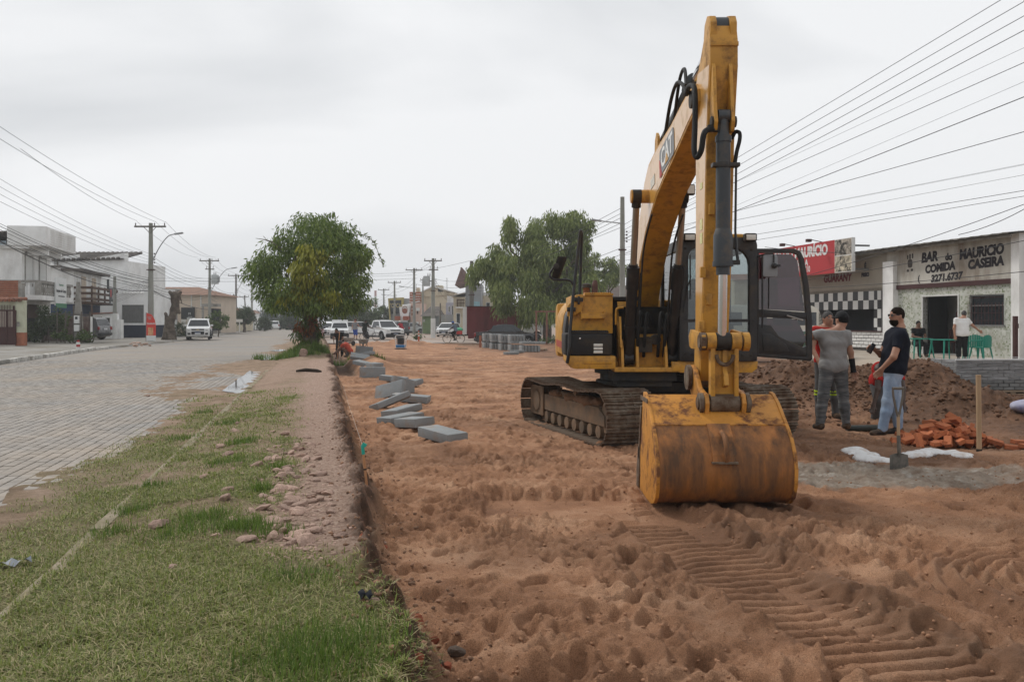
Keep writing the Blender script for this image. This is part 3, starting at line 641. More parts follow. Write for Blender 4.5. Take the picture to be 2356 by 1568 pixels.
mb = MB(); d = Vector((.03,.06,0)); mb.add([tuple(p) for p in q_]+[tuple(p+d) for p in q_],[(0,1,2,3),(7,6,5,4),(0,4,5,1),(1,5,6,2),(2,6,7,3),(3,7,4,0)]); mm = ex(mb,'mirror',BLK2,bevel=.012)
mb = MB(); mb.lathe([(.01,0),(.04,.005),(.035,.05),(.01,.05)],tuple(px(1280,612,11.78)),'y',10); ex(mb,'mirror_mount',BLK,mm,smooth=True)
# ---- cab
cx0,cx1,cy0,cy1,cz0,cz1 = 2.21,3.235,11.75,13.45,1.07,2.70
def rrect(x0,z0,x1,z1,rad,n=5):
    if not isinstance(rad,tuple): rad = (rad,)*4
    o = []
    for (cx,cz,a0,r_) in ((x1-rad[0],z1-rad[0],0,rad[0]),(x0+rad[1],z1-rad[1],90,rad[1]),(x0+rad[2],z0+rad[2],180,rad[2]),(x1-rad[3],z0+rad[3],270,rad[3])):
        for k in range(n): a = R(a0+90*k/(n-1)); o.append((cx+r_*math.cos(a),cz+r_*math.sin(a)))
    return o
def ring(mb,outer,inner,y0,y1,axis='y'):
    n = len(outer); mk = (lambda p,t: (p[0],t,p[1])) if axis == 'y' else (lambda p,t: (t,p[0],p[1]))
    vs = [mk(p,y0) for p in outer]+[mk(p,y0) for p in inner]+[mk(p,y1) for p in outer]+[mk(p,y1) for p in inner]
    fs = []
    for i in range(n):
        j = (i+1) % n; fs += [(i,j,n+j,n+i),(2*n+i,3*n+i,3*n+j,2*n+j),(i,2*n+i,2*n+j,j),(n+i,n+j,3*n+j,3*n+i)]
    mb.add(vs,fs)
mb = MB(); ring(mb,rrect(cx0,cz0,cx1,cz1,(.10,.10,.02,.02)),rrect(cx0+.115,cz0+.20,cx1-.10,cz1-.14,(.22,.12,.05,.05)),cy0,cy0+.12)
cab = ex(mb,'cab',BLK,bevel=.006)
mb = MB(); ring(mb,rrect(cx0+.02,cz0,cx1-.02,cz1-.05,.08),rrect(cx0+.12,1.75,cx1-.12,cz1-.17,.08),cy1-.1,cy1); ex(mb,'rear_frame',BLK,cab)
mb = MB(); ring(mb,rrect(cy0+.12,cz0,cy1-.1,cz1-.03,.08),rrect(cy0+.25,1.65,cy1-.22,cz1-.16,.1),cx0+.005,cx0+.06,'x'); ex(mb,'side_frame',BLK,cab)
mb = MB(); mb.b2((cx1-.06,cy0+.12,cz1-.16),(cx1-.005,cy1-.1,cz1-.03)); mb.b2((cx1-.06,cy1-.3,cz0),(cx1-.005,cy1-.1,cz1-.03)); mb.b2((cx1-.06,cy0+.12,cz0),(cx1-.005,cy1-.1,cz0+.1)); ex(mb,'door_frame',BLK,cab)
mb = MB(); mb.b2((cx0+.03,cy0+.03,cz1-.07),(cx1-.03,cy1-.02,cz1+.005)); ex(mb,'roof',BLK,cab,bevel=.03)
mb = MB(); mb.b2((cx0+.18,cy0+.10,cz1),(cx1-.14,cy1-.3,cz1+.06)); ex(mb,'roof_hatch',YEL,cab,bevel=.03)
mb = MB(); mb.b2((cx0+.03,cy0+.05,cz0),(cx1-.03,cy1-.05,cz0+.06)); ex(mb,'floor',BLK2,cab)
mb = MB(); mb.b2((cx0+.115,cy0+.05,cz0+.20),(cx1-.10,cy0+.058,cz1-.14)); ex(mb,'windscreen',GWS,cab)
mb = MB(); mb.b2((cx0+.10,cy0+.02,1.585),(cx1-.09,cy0+.075,1.625)); ex(mb,'windscreen_bar',BLK,cab)
mb = MB(); mb.b2((cx0+.12,cy1-.06,1.75),(cx1-.12,cy1-.052,cz1-.17)); ex(mb,'rear_window',GLS,cab)
mb = MB(); mb.b2((cx0+.03,cy0+.25,1.65),(cx0+.038,cy1-.22,cz1-.16)); ex(mb,'side_window',GLS,cab)
mb = MB(); mb.b2((2.5,12.75,1.12),(2.98,13.2,1.48)); mb.b2((2.5,13.1,1.45),(2.98,13.25,2.05)); mb.b2((2.62,13.12,2.05),(2.86,13.22,2.22)); ex(mb,'seat',M('seat_cloth',(.03,.03,.033),.9),cab,bevel=.05)
for xx in (2.42,3.04):
    mb = MB(); mb.b2((xx-.07,12.5,1.12),(xx+.07,13.1,1.55)); mb.cyl((xx,12.55,1.55),(xx,12.5,1.78),.022,8); ex(mb,'console',BLK2,cab,bevel=.02)
mb = MB(); mb.tube([(2.68,12.1,1.12),(2.66,12.2,1.75)],.012,6); mb.tube([(2.82,12.1,1.12),(2.84,12.2,1.75)],.012,6); ex(mb,'travel_levers',BLK2,cab)
mb = MB(); mb.tube([px(1590,635,11.72),px(1582,660,11.72),px(1573,720,11.72)],.008,6); mb.tube([px(1588,586,11.70),px(1588,688,11.70)],.010,6); mb.box(px(1578,634,11.73),(.07,.03,.03)); ex(mb,'wiper',BLK,cab)
for (bx,by) in ((1577,571),(1573,621),(1578,733),(1576,813),(1592,813),(1729,574),(1733,737),(1729,817),(1709,817)):
    p = px(bx,by,11.745); mb = MB(); mb.lathe([(.002,-.012),(.016,-.01),(.016,.01),(.002,.01)],tuple(p),'y',8); ex(mb,'bolt',BLK2,cab)
for lx in (1585.5,1725.5):
    p = px(lx,546,11.70); mb = MB(); mb.box(p,(.165,.12,.105)); lm = ex(mb,'work_lamp',BLK2,cab,bevel=.025)
    mb = MB(); mb.box(p+Vector((0,-.062,-.003)),(.125,.012,.07)); ex(mb,'lamp_lens',LENS,lm,bevel=.01)
# door swung open towards the camera side
dY = 12.0
z8 = lambda x,y: (1409+.4218*x,518+.4218*y)
def dpt(x,y): p = px(*z8(x,y),dY); return (p.x,p.z)
def rs(poly,n):                    # resample closed polygon evenly by corner count
    o = []; m = len(poly)
    for i in range(m):
        a,b_ = poly[i],poly[(i+1) % m]
        for k in range(n): o.append((a[0]+(b_[0]-a[0])*k/n,a[1]+(b_[1]-a[1])*k/n))
    return o
dout = [dpt(*p) for p in ((784,128),(985,128),(1022,142),(1042,185),(1068,330),(1086,520),(1087,728),(1075,740),(784,716))]
ug = [dpt(*p) for p in ((800,158),(975,158),(998,164),(1008,190),(1030,330),(1048,468),(1040,478),(1030,479),(800,458))]
mb = MB(); din = [dpt(*p) for p in ((796,152),(980,152),(1006,160),(1016,188),(1040,330),(1056,520),(1056,712),(1050,718),(796,700))]
ring(mb,dout,din,dY-.035,dY+.035); door = ex(mb,'cab_door',BLK,bevel=.006)
mb = MB(); mb.prism([dpt(*p) for p in ((792,456),(1056,476),(1060,512),(792,500))],dY-.03,dY+.03,'y'); ex(mb,'door_rail',BLK,door,bevel=.006)
mb = MB(); mb.prism([dpt(*p) for p in ((790,540),(862,545),(905,605),(1000,650),(1035,665),(1060,655),(1065,500),(1080,520),(1080,732),(790,712))],dY-.028,dY+.02,'y'); lp = ex(mb,'lower_panel',BLK,door,bevel=.008)
mb = MB(); mb.prism([dpt(*p) for p in ((812,590),(860,590),(945,650),(960,690),(820,690))],dY-.042,dY-.028,'y'); ex(mb,'panel_relief',BLK,lp,bevel=.006)
mb = MB(); mb.prism([dpt(*p) for p in ((800,158),(975,158),(1008,190),(1048,470),(800,456))],dY-.004,dY+.004,'y'); ex(mb,'door_glass',GPU,door)
mb = MB(); mb.prism([dpt(*p) for p in ((800,505),(1005,512),(1060,620),(1035,664),(905,605),(862,545),(800,540))],dY-.004,dY+.004,'y'); ex(mb,'door_glass',GPU,door)
mb = MB(); mb.tube([px(*z8(855,160),dY-.01),px(*z8(852,455),dY-.01)],.008,6); ex(mb,'glass_divider',BLK,door)
mb = MB(); mb.tube([px(*z8(952,492),dY-.06),px(*z8(1040,518),dY-.06)],.011,8); ex(mb,'door_handle',M('grey_plastic',(.33,.31,.29),.5),door)
mb = MB(); mb.tube(smooth_path([px(*z8(785,175),11.8),px(*z8(830,158),11.7),px(*z8(870,155),11.68),px(*z8(880,165),11.68),px(*z8(880,205),11.68)]),.010,8); mb.tube([px(*z8(818,165),11.7),px(*z8(818,560),11.75)],.012,8); ex(mb,'grab_bar',BLK,cab,smooth=True)
p0 = px(*z8(860,222),11.72); mb = MB(); mb.prism([(a-.0,b_) for a,b_ in rrect(p0.x-.098,p0.z-.145,p0.x+.098,p0.z+.145,.03)],11.70,11.76,'y'); rm = ex(mb,'mirror',M('mirror_back',(.22,.235,.25),.45,.1,5,spec=.5),cab,bevel=.012)
mb = MB(); mb.lathe([(.01,0),(.035,.01),(.035,.05),(.01,.06)],(p0.x+.04,11.64,p0.z),'y',10); mb.box((p0.x+.07,11.66,p0.z),(.09,.03,.03)); ex(mb,'mirror_mount',BLK,rm)
# ---- boom
BX = 1.90
bprof = [(12.75,1.62),(12.45,2.02),(12.06,2.38),(11.5,2.74),(10.65,3.09),(10.1,3.22),(9.58,3.33),(9.14,3.43),(8.75,3.52),(8.48,3.57),(8.37,3.66),(8.38,3.78),(8.50,3.86),(8.71,3.86),(9.09,3.82),(9.69,3.74),(10.75,3.66),(11.3,3.58),(11.62,3.42),(12.05,3.02),(12.6,2.42),(13.02,1.92),(13.05,1.72),(12.9,1.6)]
mb = MB(); mb.prism(bprof,BX-.17,BX+.17,'x'); boom = ex(mb,'boom',YEL,bevel=.012)
SIDE = M('boom_side',(.60,.31,.06),.30,.06,2,spec=.6,coat=.5,dirt=(.35,.2,.06),damt=.2,dscale=4)
ins = []
cyy = sum(p[0] for p in bprof)/len(bprof)
mb = MB(); mb.prism([(a,b_-.035) if i >= 12 else (a,b_+.03) for i,(a,b_) in enumerate(bprof) if 1 <= i <= 9 or 13 <= i <= 21],BX-.176,BX-.17,'x'); mb.prism([(a,b_-.035) if i >= 12 else (a,b_+.03) for i,(a,b_) in enumerate(bprof) if 1 <= i <= 9 or 13 <= i <= 21],BX+.17,BX+.176,'x'); ex(mb,'boom_plate',SIDE,boom)
for sx in (-1,1):
    mb = MB(); mb.lathe([(.02,-.02),(.085,-.015),(.085,.03),(.02,.03)],(BX+sx*.185,8.50,3.71),'x',20); ex(mb,'boom_pin',BLK2,boom,smooth=True)
mb = MB(); mb.cyl((BX-.40,11.25,3.17),(BX+.32,11.25,3.17),.085,16); ex(mb,'cylinder_pin',YEL2,boom,smooth=True)
# name panel on the boom flank
GPN = M('panel_grey',(.20,.21,.22),.5,.1,6,spec=.4); WHT = M('white_print',(.75,.75,.73),.5,.05)
cpn = Vector((BX-.178,9.92,3.475)); dr = Vector((0,-1,.12)).normalized(); upv = Vector((0,.12,1)).normalized()
F4 = frame_mat(cpn,dr,upv); mb = MB(); mb.T = F4; mb.prism(rrect(-.46,-.15,.46,.15,.07),0,.004,'z'); pn = ex(mb,'name_panel',GPN,boom)
def ctext(s,size,mat,F,par,**k):
    o = text(s,size,mat,par,wm(par).inverted() @ F,**k); return o
ctext('CAT',.30,WHT,F4 @ Matrix.Translation((.02,0,.006)),pn,ext=.001,bold=.008,sx=1.25)
mb = MB(); mb.T = F4; mb.add([(-.10,-.115,.009),(.14,-.115,.009),(.02,.0,.009)],[(0,1,2)]); ex(mb,'emblem',YEL,pn)
mb = MB(); mb.T = F4; mb.prism([(-.46,-.17),(-.30,-.17),(-.40,.0),(-.46,.05)],.004,.007,'z'); ex(mb,'red_flash',M('flash_red',(.42,.04,.03),.5),pn)
mb = MB(); mb.T = frame_mat(Vector((BX-.178,10.9,3.30)),dr,upv); mb.b2((-.15,-.06,0),(.15,.06,.003)); ex(mb,'decal',M('decal',(.60,.57,.50),.5,.3,20),boom)
# boom cylinders
for sx,X in ((-1,1.575),(1,2.16)):
    a = Vector((X,12.03,1.10)); t = Vector((X,11.25,3.17)); dd = (t-a).normalized()
    mb = MB(); mb.tube([a,a+dd*1.05],.072,16); mb.tube([a+dd*.98,a+dd*1.28],.085,16); mb.tube([a+dd*1.28,a+dd*1.32],.06,16); mb.lathe([(.03,-.06),(.09,-.06),(.09,.06),(.03,.06)],tuple(a),'x',16)
    mb.tube([a+dd*.42,a+dd*.47],.084,16); bc = ex(mb,'boom_cylinder',BLK,smooth=True)
    mb = MB(); mb.tube([a+dd*1.3,t-dd*.05],.043,14); ex(mb,'piston_rod',M('rod_steel',(.36,.31,.26),.3,.15,6,metal=.9),bc,smooth=True)
    mb = MB(); mb.lathe([(.03,-.055),(.088,-.055),(.088,.055),(.03,.055)],tuple(t),'x',16); mb.tube([t-dd*.14,t],.06,12); ex(mb,'rod_eye',BLK2,bc,smooth=True)
    mb = MB(); mb.tube([a+dd*.3+Vector((-sx*.085,-.02,0)),a+dd*1.2+Vector((-sx*.10,-.02,0))],.014,6); ex(mb,'oil_pipe',BLK2,bc)
    for q in (-.10,.10):
        mb = MB(); mb.prism([(11.85,.98),(11.9,1.2),(11.97,1.34),(12.07,1.36),(12.18,1.25),(12.3,.98)],X+q-.018,X+q+.018,'x'); ex(mb,'cylinder_lug',YEL2,bevel=.005)
for X in (1.47,2.26):
    mb = MB(); mb.prism([(12.0,.98),(12.25,1.5),(12.6,1.86),(13.0,1.9),(13.2,1.7),(13.25,.98)],X-.02,X+.02,'x'); ex(mb,'boom_bracket',YEL2,bevel=.006)
mb = MB(); mb.b2((1.70,12.10,.98),(2.05,12.16,1.42)); ex(mb,'bracket_plate',YEL2,bevel=.006)
mb = MB(); mb.prism([(11.85,1.25),(11.95,1.66),(12.0,1.66),(12.0,1.25)],1.44,1.465,'x'); mb.tube(smooth_path([(1.40,12.0,1.55),(1.40,11.98,1.72),(1.42,11.98,1.77),(1.5,11.98,1.78)]),.016,8); ex(mb,'pipe_guard',YEL,bevel=.003)
# hoses at the boom foot
for (x0,y0,top) in ((1.69,11.95,1.72),(1.78,11.95,1.70),(1.97,11.95,1.71),(2.05,11.95,1.69)):
    mb = MB(); mb.tube(smooth_path([(x0,12.05,1.12),(x0-.01,y0-.05,1.35),(x0,y0-.08,1.58),(x0+.03,y0-.03,top),(x0+.07,y0,1.62),(x0+.06,y0+.05,1.5)]),.022,8); ex(mb,'hydraulic_hose',RUB,smooth=True)
mb = MB(); mb.box((1.77,11.93,1.50),(.13,.09,.035)); mb.box((2.03,11.93,1.50),(.13,.09,.035)); mb.lathe([(.02,0),(.07,.01),(.07,.12),(.02,.12)],(1.93,11.93,1.35),'y',14); mb.box((1.78,12.0,1.28),(.2,.12,.2)); mb.lathe([(.02,0),(.05,.01),(.05,.12),(.02,.12)],(1.83,11.93,1.34),'y',14); ex(mb,'hose_block',BLK2,bevel=.006)
mb = MB(); mb.tube(smooth_path([(1.72,11.98,1.75),(1.71,11.6,2.5),(1.71,10.9,2.9)]),.013,6); mb.tube(smooth_path([(2.10,11.98,1.75),(2.09,11.6,2.5),(2.09,10.9,2.9)]),.013,6); ex(mb,'boom_pipe',BLK2,smooth=True)
p = px(1588,437,11.0); mb = MB(); mb.box(p,(.11,.1,.13)); mb.box(p+Vector((-.06,.02,.0)),(.06,.04,.04)); bl = ex(mb,'boom_lamp',BLK2,bevel=.02); mb = MB(); mb.box(p+Vector((0,-.053,0)),(.085,.01,.10)); ex(mb,'lamp_lens',LENS,bl)
# ---- stick (dipper) with its cylinders
sprof = [(8.03,4.26),(7.98,4.12),(7.98,3.90),(8.06,3.55),(8.12,3.2),(8.20,2.3),(8.34,1.45),(8.40,1.12),(8.46,1.03),(8.56,1.00),(8.65,1.05),(8.68,1.2),(8.62,1.6),(8.60,2.6),(8.60,3.15),(8.70,3.5),(8.68,3.75),(8.52,3.95),(8.36,4.10),(8.20,4.25)]
SX = 1.90
mb = MB(); mb.prism(sprof,SX-.125,SX+.125,'x'); stick = ex(mb,'stick',YEL2,bevel=.010)
sp2 = [(a+(.022 if a < 8.45 else -.022),b_) for a,b_ in sprof[2:8]]+[(a-.022,b_) for a,b_ in sprof[11:18]]
mb = MB(); mb.prism(sp2,SX-.1295,SX-.125,'x'); mb.prism(sp2,SX+.125,SX+.1295,'x'); ex(mb,'stick_plate',SIDE,stick)
for sx in (-1,1):
    mb = MB(); mb.prism([(8.0,4.11),(7.99,4.28),(8.04,4.35),(8.14,4.38),(8.24,4.33),(8.28,4.21),(8.2,4.11)],SX+sx*.09-.03,SX+sx*.09+.03,'x'); ex(mb,'stick_ear',YEL2,stick,bevel=.008)
mb = MB(); mb.cyl((SX-.07,8.13,4.27),(SX+.07,8.13,4.27),.095,18); ex(mb,'rod_eye',CYLG,stick,smooth=True)
mb = MB(); mb.b2((SX-.128,7.966,4.06),(SX+.128,7.99,4.10)); ex(mb,'weld_strip',YEL2,stick,bevel=.004)
for sx in (-1,1):
    mb = MB(); mb.prism([(7.99,3.92),(7.95,3.86),(7.90,3.50),(7.86,3.36),(7.90,3.28),(7.98,3.28),(8.08,3.45)],SX-.02+sx*.075-.016,SX-.02+sx*.075+.016,'x'); ex(mb,'cylinder_lug',YEL2,stick,bevel=.006)
    mb = MB(); mb.lathe([(.01,-.012),(.05,-.01),(.05,.012),(.01,.012)],(SX-.02+sx*.10,7.93,3.37),'x',14); ex(mb,'lug_pin',BLK2,stick)
for zz,sx in ((2.62,-.075),(1.80,-.07),(2.05,-.135),(1.55,-.13)):
    mb = MB(); mb.box((SX+sx,8.165+(2.62-zz)*.16-.01,zz),(.05,.05,.10)); ex(mb,'bracket',YEL2,stick,bevel=.006)
for k,zz in enumerate((2.86,2.50,2.37)):
    mb = MB(); mb.box((SX-.131,8.33,zz),(.004,.10,.10 if k else .06)); ex(mb,'decal',M('decal_pale',(.62,.60,.30),.5,.35,30),stick)
mb = MB(); mb.lathe([(.02,-.16),(.095,-.16),(.095,.16),(.02,.16)],(SX,8.55,1.06),'x',18); ex(mb,'stick_pin',STL,stick,smooth=True)
# stick cylinder above the boom
a = Vector((BX,11.0,3.83)); t = Vector((BX,8.13,4.27)); dd = (t-a).normalized()
mb = MB(); mb.tube([a,a+dd*1.65],.075,16); mb.tube([a+dd*1.5,a+dd*1.75],.09,16); sc2 = ex(mb,'stick_cylinder',CYLG,smooth=True)
mb = MB(); mb.tube([a+dd*1.7,t-dd*.05],.045,12); ex(mb,'piston_rod',CHR,sc2,smooth=True)
mb = MB(); mb.prism([(11.15,3.56),(11.1,3.84),(11.0,3.92),(10.9,3.86),(10.85,3.62)],BX-.12,BX-.09,'x'); mb.prism([(11.15,3.56),(11.1,3.84),(11.0,3.92),(10.9,3.86),(10.85,3.62)],BX+.09,BX+.12,'x'); ex(mb,'cylinder_lug',YEL2,boom)
mb = MB(); mb.tube(smooth_path([(BX-.13,10.3,3.75),(BX-.14,9.9,4.02),(BX-.15,9.5,4.12),(BX-.15,9.2,4.05),(BX-.15,8.95,3.9)]),.02,8); mb.tube(smooth_path([(BX-.08,10.1,3.72),(BX-.1,9.6,4.16),(BX-.12,9.2,4.2),(BX-.16,8.9,3.95)]),.018,8); ex(mb,'hydraulic_hose',RUB,boom,smooth=True)
# bucket cylinder in front of the stick
CXx,CY = 1.88,7.93
mb = MB(); mb.tube([(CXx,CY,3.42),(CXx,CY,3.28),(CXx,CY,3.22)],[.05,.05,.06],16); mb.tube([(CXx,CY,3.25),(CXx,CY+.01,2.36)],.064,18); mb.tube([(CXx,CY,3.24),(CXx,CY,3.19)],.072,18)
mb.tube([(CXx,CY+.01,2.42),(CXx,CY+.01,2.36),(CXx,CY+.01,2.10)],[.066,.085,.085],20); mb.tube([(CXx,CY+.01,2.13),(CXx,CY+.01,2.085)],.092,20); mb.tube([(CXx,CY+.01,2.10),(CXx,CY+.01,2.01)],.060,18)
mb.lathe([(.02,-.05),(.06,-.05),(.06,.05),(.02,.05)],(CXx,CY,3.42),'x',16)
bcy = ex(mb,'bucket_cylinder',CYLG,smooth=True)
mb = MB(); mb.tube([(CXx,CY+.01,2.05),(CXx,CY+.05,1.42)],.040,18); ex(mb,'piston_rod',CHR,bcy,smooth=True)
mb = MB(); mb.box((CXx+.02,CY,2.985),(.24,.10,.035)); mb.lathe([(.0,2.96),(.071,2.961),(.071,3.01),(.0,3.011)],(CXx,CY,0),'z',18); ex(mb,'clamp_band',BLK,bcy,bevel=.004)
mb = MB(); mb.tube([(CXx+.115,CY,3.0),(CXx+.11,CY+.01,2.4),(CXx+.12,CY+.01,2.24),(CXx+.13,CY,2.14)],[.011,.011,.014,.014],8); mb.box((CXx+.09,CY,2.12),(.11,.05,.04)); ex(mb,'oil_pipe',BLK,bcy,smooth=True)
mb = MB(); mb.tube(smooth_path([(CXx+.10,CY,2.98),(CXx+.115,CY-.02,3.10),(CXx+.14,CY-.02,3.20),(CXx+.145,CY,3.27),(CXx+.12,CY+.05,3.29),(CXx+.1,CY+.1,3.24)]),[.018]*31,8); ex(mb,'hydraulic_hose',RUB,bcy,smooth=True)
z7 = lambda x,y,Y: px(1438+.367*x,.367*y,Y)
mb = MB(); mb.tube(smooth_path([z7(385,590,8.6),z7(400,545,8.35),z7(432,545,8.2),z7(440,640,8.1),z7(438,800,8.05),z7(434,940,7.98),z7(452,985,7.95),z7(478,940,7.9),z7(492,850,7.88),z7(515,815,7.9),z7(575,805,7.92)]),.026,10); ex(mb,'hydraulic_hose',RUB,stick,smooth=True)
mb = MB(); mb.box(z7(560,805,7.92),(.12,.05,.06)); ex(mb,'hose_fitting',BLK2,bcy,bevel=.006)
# linkage
PY,PZ = 8.0,1.415
mb = MB(); mb.cyl((SX-.225,PY,PZ),(SX+.225,PY,PZ),.062,18); lk = ex(mb,'link_pin',STL,smooth=True)
for x0,x1,r_,mt in ((-.215,-.165,.082,STL),(-.16,-.075,.08,YEL2),(-.07,.055,.082,BLK2),(.06,.15,.08,YEL2),(.165,.225,.085,YEL2)):
    mb = MB(); mb.lathe([(.03,x0),(r_,x0+.002),(r_,x1-.002),(.03,x1)],(SX,PY,PZ),'x',20); ex(mb,'pin_boss',mt,lk,smooth=True)
for sx in (-1,1):
    mb = MB(); mb.prism([(7.93,1.36),(7.93,1.47),(8.0,1.49),(8.45,1.52),(8.53,1.46),(8.5,1.36),(8.42,1.34),(8.05,1.34)],SX+sx*.19-.02,SX+sx*.19+.02,'x'); ex(mb,'idler_link',YEL2,lk,bevel=.008)
mb = MB()
for sx in (-1,1): mb.prism([(PY-.05,PZ),(PY+.05,PZ),(PY+.05,.88),(PY-.05,.88)],SX+sx*.105-.02,SX+sx*.105+.02,'x')
mb.box((SX,PY+.02,1.13),(.19,.035,.42)); mb.prism([(PY-.03,1.34),(PY+.0,1.34),(PY+.0,1.0),(PY-.10,1.03),(PY-.07,1.12),(PY-.03,1.16)],SX+.005-.022,SX+.005+.022,'x'); ex(mb,'bucket_link',YEL2,bevel=.008)
mb = MB(); mb.tube([(SX-.08+.075*math.cos(R(t))*1.0+.08,PY-.05,1.30+.09*math.sin(R(t))) for t in range(180,361,20)],.018,8); ex(mb,'link_ring',STL,smooth=True)
mb = MB(); mb.lathe([(.02,-.245),(.06,-.24),(.06,.24),(.02,.245)],(SX,PY,.86),'x',18); mb.lathe([(.03,-.13),(.085,-.128),(.085,.128),(.03,.13)],(SX,PY,.86),'x',20); ex(mb,'bucket_pin',STL,smooth=True)
# ---- bucket
B0,B1 = 1.22,2.42
outc = [(8.20,.925),(8.06,.86),(7.80,.69),(7.66,.585),(7.565,.46),(7.53,.33),(7.545,.20),(7.60,.10),(7.70,.035),(7.85,.005),(8.1,.0),(8.55,.012)]
def offs(pts,d):
    o = []
    for i,p in enumerate(pts):
        a = Vector(pts[max(i-1,0)]); b_ = Vector(pts[min(i+1,len(pts)-1)]); t = (b_-a).normalized(); n = Vector((-t.y,t.x)); o.append((p[0]+n.x*d,p[1]+n.y*d))
    return o
inn = offs(outc,.028)
up2 = outc[:3]; lo2 = outc[2:]
mb = MB(); mb.prism(lo2+offs(outc,.028)[2:][::-1],B0+.03,B1-.03,'x'); shell = ex(mb,'bucket',RUSTY,smooth=True,angle=30)
mb = MB(); mb.prism(up2+inn[:3][::-1],B0+.03,B1-.03,'x'); ex(mb,'top_plate',BYEL,shell)
mb = MB(); mb.b2((B0+.03,7.792,.682),(B1-.03,7.806,.699)); ex(mb,'weld_seam',BYEL,shell,bevel=.004)
for X0 in (B0,B1-.032):
    sp = offs(outc,-.010); mb = MB(); mb.prism(sp+[(8.62,.10),(8.50,.45),(8.36,.80),(8.28,.945)],X0,X0+.032,'x'); ex(mb,'side_plate',BYEL,shell,bevel=.006)
    mb = MB(); mb.prism([(8.66,.0),(8.66,.16),(8.55,.40),(8.46,.42),(8.50,.02)],X0-.012,X0+.044,'x'); ex(mb,'side_cutter',STL,shell,bevel=.006)
mb = MB(); mb.b2((B0-.006,8.0,.86),(B0,8.42,.90)); mb.prism([(8.33,.80),(8.40,.80),(8.55,.30),(8.50,.28)],B0-.012,B0,'x'); ex(mb,'wear_strip',STL,shell)
mb = MB(); mb.b2((B0,8.5,.0),(B1,8.72,.035)); lip = ex(mb,'cutting_lip',STL,shell)
for k in range(5):
    mb = MB(); mb.box((B0+.1+k*(B1-B0-.2)/4,8.80,.03),(.09,.24,.05),taper=(1,1)); ex(mb,'tooth',STL,lip,bevel=.01)
for sx,X0 in ((-1,SX-.185),(1,SX+.145)):
    mb = MB(); mb.prism([(7.80,.68),(7.93,.76),(7.90,.87),(7.95,.95),(8.05,.96),(8.2,.99),(8.40,1.14),(8.55,1.18),(8.66,1.10),(8.64,.98),(8.5,.86),(8.24,.90),(8.06,.84)],X0,X0+.04,'x'); ear = ex(mb,'bucket_ear',BYEL,shell,bevel=.008)
    for (yy,zz,rr) in ((PY,.86,.095),(8.55,1.06,.12)):
        mb = MB(); xo = X0-.045 if sx < 0 else X0+.04
        mb.lathe([(.03,0),(rr,.004),(rr,.04),(.03,.045)],(xo,yy,zz),'x',20); ex(mb,'pin_boss',STL,ear,smooth=True)
Xl = 1.80
mb = MB(); mb.prism([(Xl-.11,.665),(Xl+.11,.665),(Xl+.13,.40),(Xl-.13,.40)],7.50,7.60,'y')
pts = [(7.79,.70),(7.665,.60),(7.56,.46),(7.535,.40)]
mb = MB()
mb.add([(Xl-.10,a-.006,b_+.004) for a,b_ in pts]+[(Xl+.10,a-.006,b_+.004) for a,b_ in pts]+[(Xl-.10,a+.02,b_) for a,b_ in pts]+[(Xl+.10,a+.02,b_) for a,b_ in pts],[(0,1,5,4),(1,2,6,5),(2,3,7,6),(8,12,13,9),(9,13,14,10),(10,14,15,11),(0,8,9,1),(1,9,10,2),(2,10,11,3),(4,5,13,12),(5,6,14,13),(6,7,15,14),(0,4,12,8),(3,11,15,7)])
ey = ex(mb,'eye_plate',RUSTY,shell)
mb = MB(); mb.tube([(Xl+.01,7.70,.64),(Xl+.01,7.60,.62),(Xl+.01,7.53,.56),(Xl+.01,7.50,.48),(Xl+.01,7.52,.42),(Xl+.01,7.56,.42)],.022,8); ex(mb,'lifting_eye',RUSTY,ey,smooth=True)
mb = MB(); mb.b2((Xl-.11,7.505,.395),(Xl+.11,7.56,.410)); ex(mb,'eye_ledge',STL,ey)
# ================================================================== vegetation
def leaf_mat(name,c0,c1,rough=.55,tr=.25):
    m = bpy.data.materials.new(name); m.use_nodes = True; MATS[name] = m; N = m.node_tree.nodes; L = m.node_tree.links; b = N['Principled BSDF']
    b.inputs['Roughness'].default_value = rough; b.inputs['Specular IOR Level'].default_value = .3
    g = N.new('ShaderNodeNewGeometry'); r = N.new('ShaderNodeValToRGB'); r.color_ramp.elements[0].color = (*c0,1); r.color_ramp.elements[1].color = (*c1,1); L.new(g.outputs['Random Per Island'],r.inputs[0]); L.new(r.outputs[0],b.inputs['Base Color'])
    t = N.new('ShaderNodeBsdfTranslucent'); L.new(r.outputs[0],t.inputs[0]); mx = N.new('ShaderNodeMixShader'); mx.inputs[0].default_value = tr
    o = N['Material Output']; L.new(b.outputs[0],mx.inputs[1]); L.new(t.outputs[0],mx.inputs[2]); L.new(mx.outputs[0],o.inputs[0]); return m
LF_D = leaf_mat('leaf_dark',(.060,.105,.020),(.205,.275,.065)); LF_Y = leaf_mat('leaf_young',(.17,.19,.020),(.38,.37,.05),.5,.35)
LF_W = leaf_mat('leaf_willow',(.085,.125,.026),(.265,.310,.100)); LF_F = leaf_mat('leaf_far',(.030,.052,.022),(.085,.115,.045)); LF_F2 = leaf_mat('leaf_far_hazed',(.050,.070,.060),(.095,.120,.095))  # second far leaf colour is blue-grey, with distance haze put into it
LF_O = leaf_mat('leaf_rust',(.10,.035,.015),(.30,.12,.04)); LF_B = leaf_mat('leaf_bush',(.04,.075,.018),(.13,.18,.05))
BARK = M('bark',(.075,.058,.045),.95,.35,6,bump=.7,bscale=25,dirt=(.17,.14,.11),damt=.4,dscale=3)
BARKG = M('bark_grey',(.17,.15,.125),.95,.3,6,bump=.6,bscale=25)
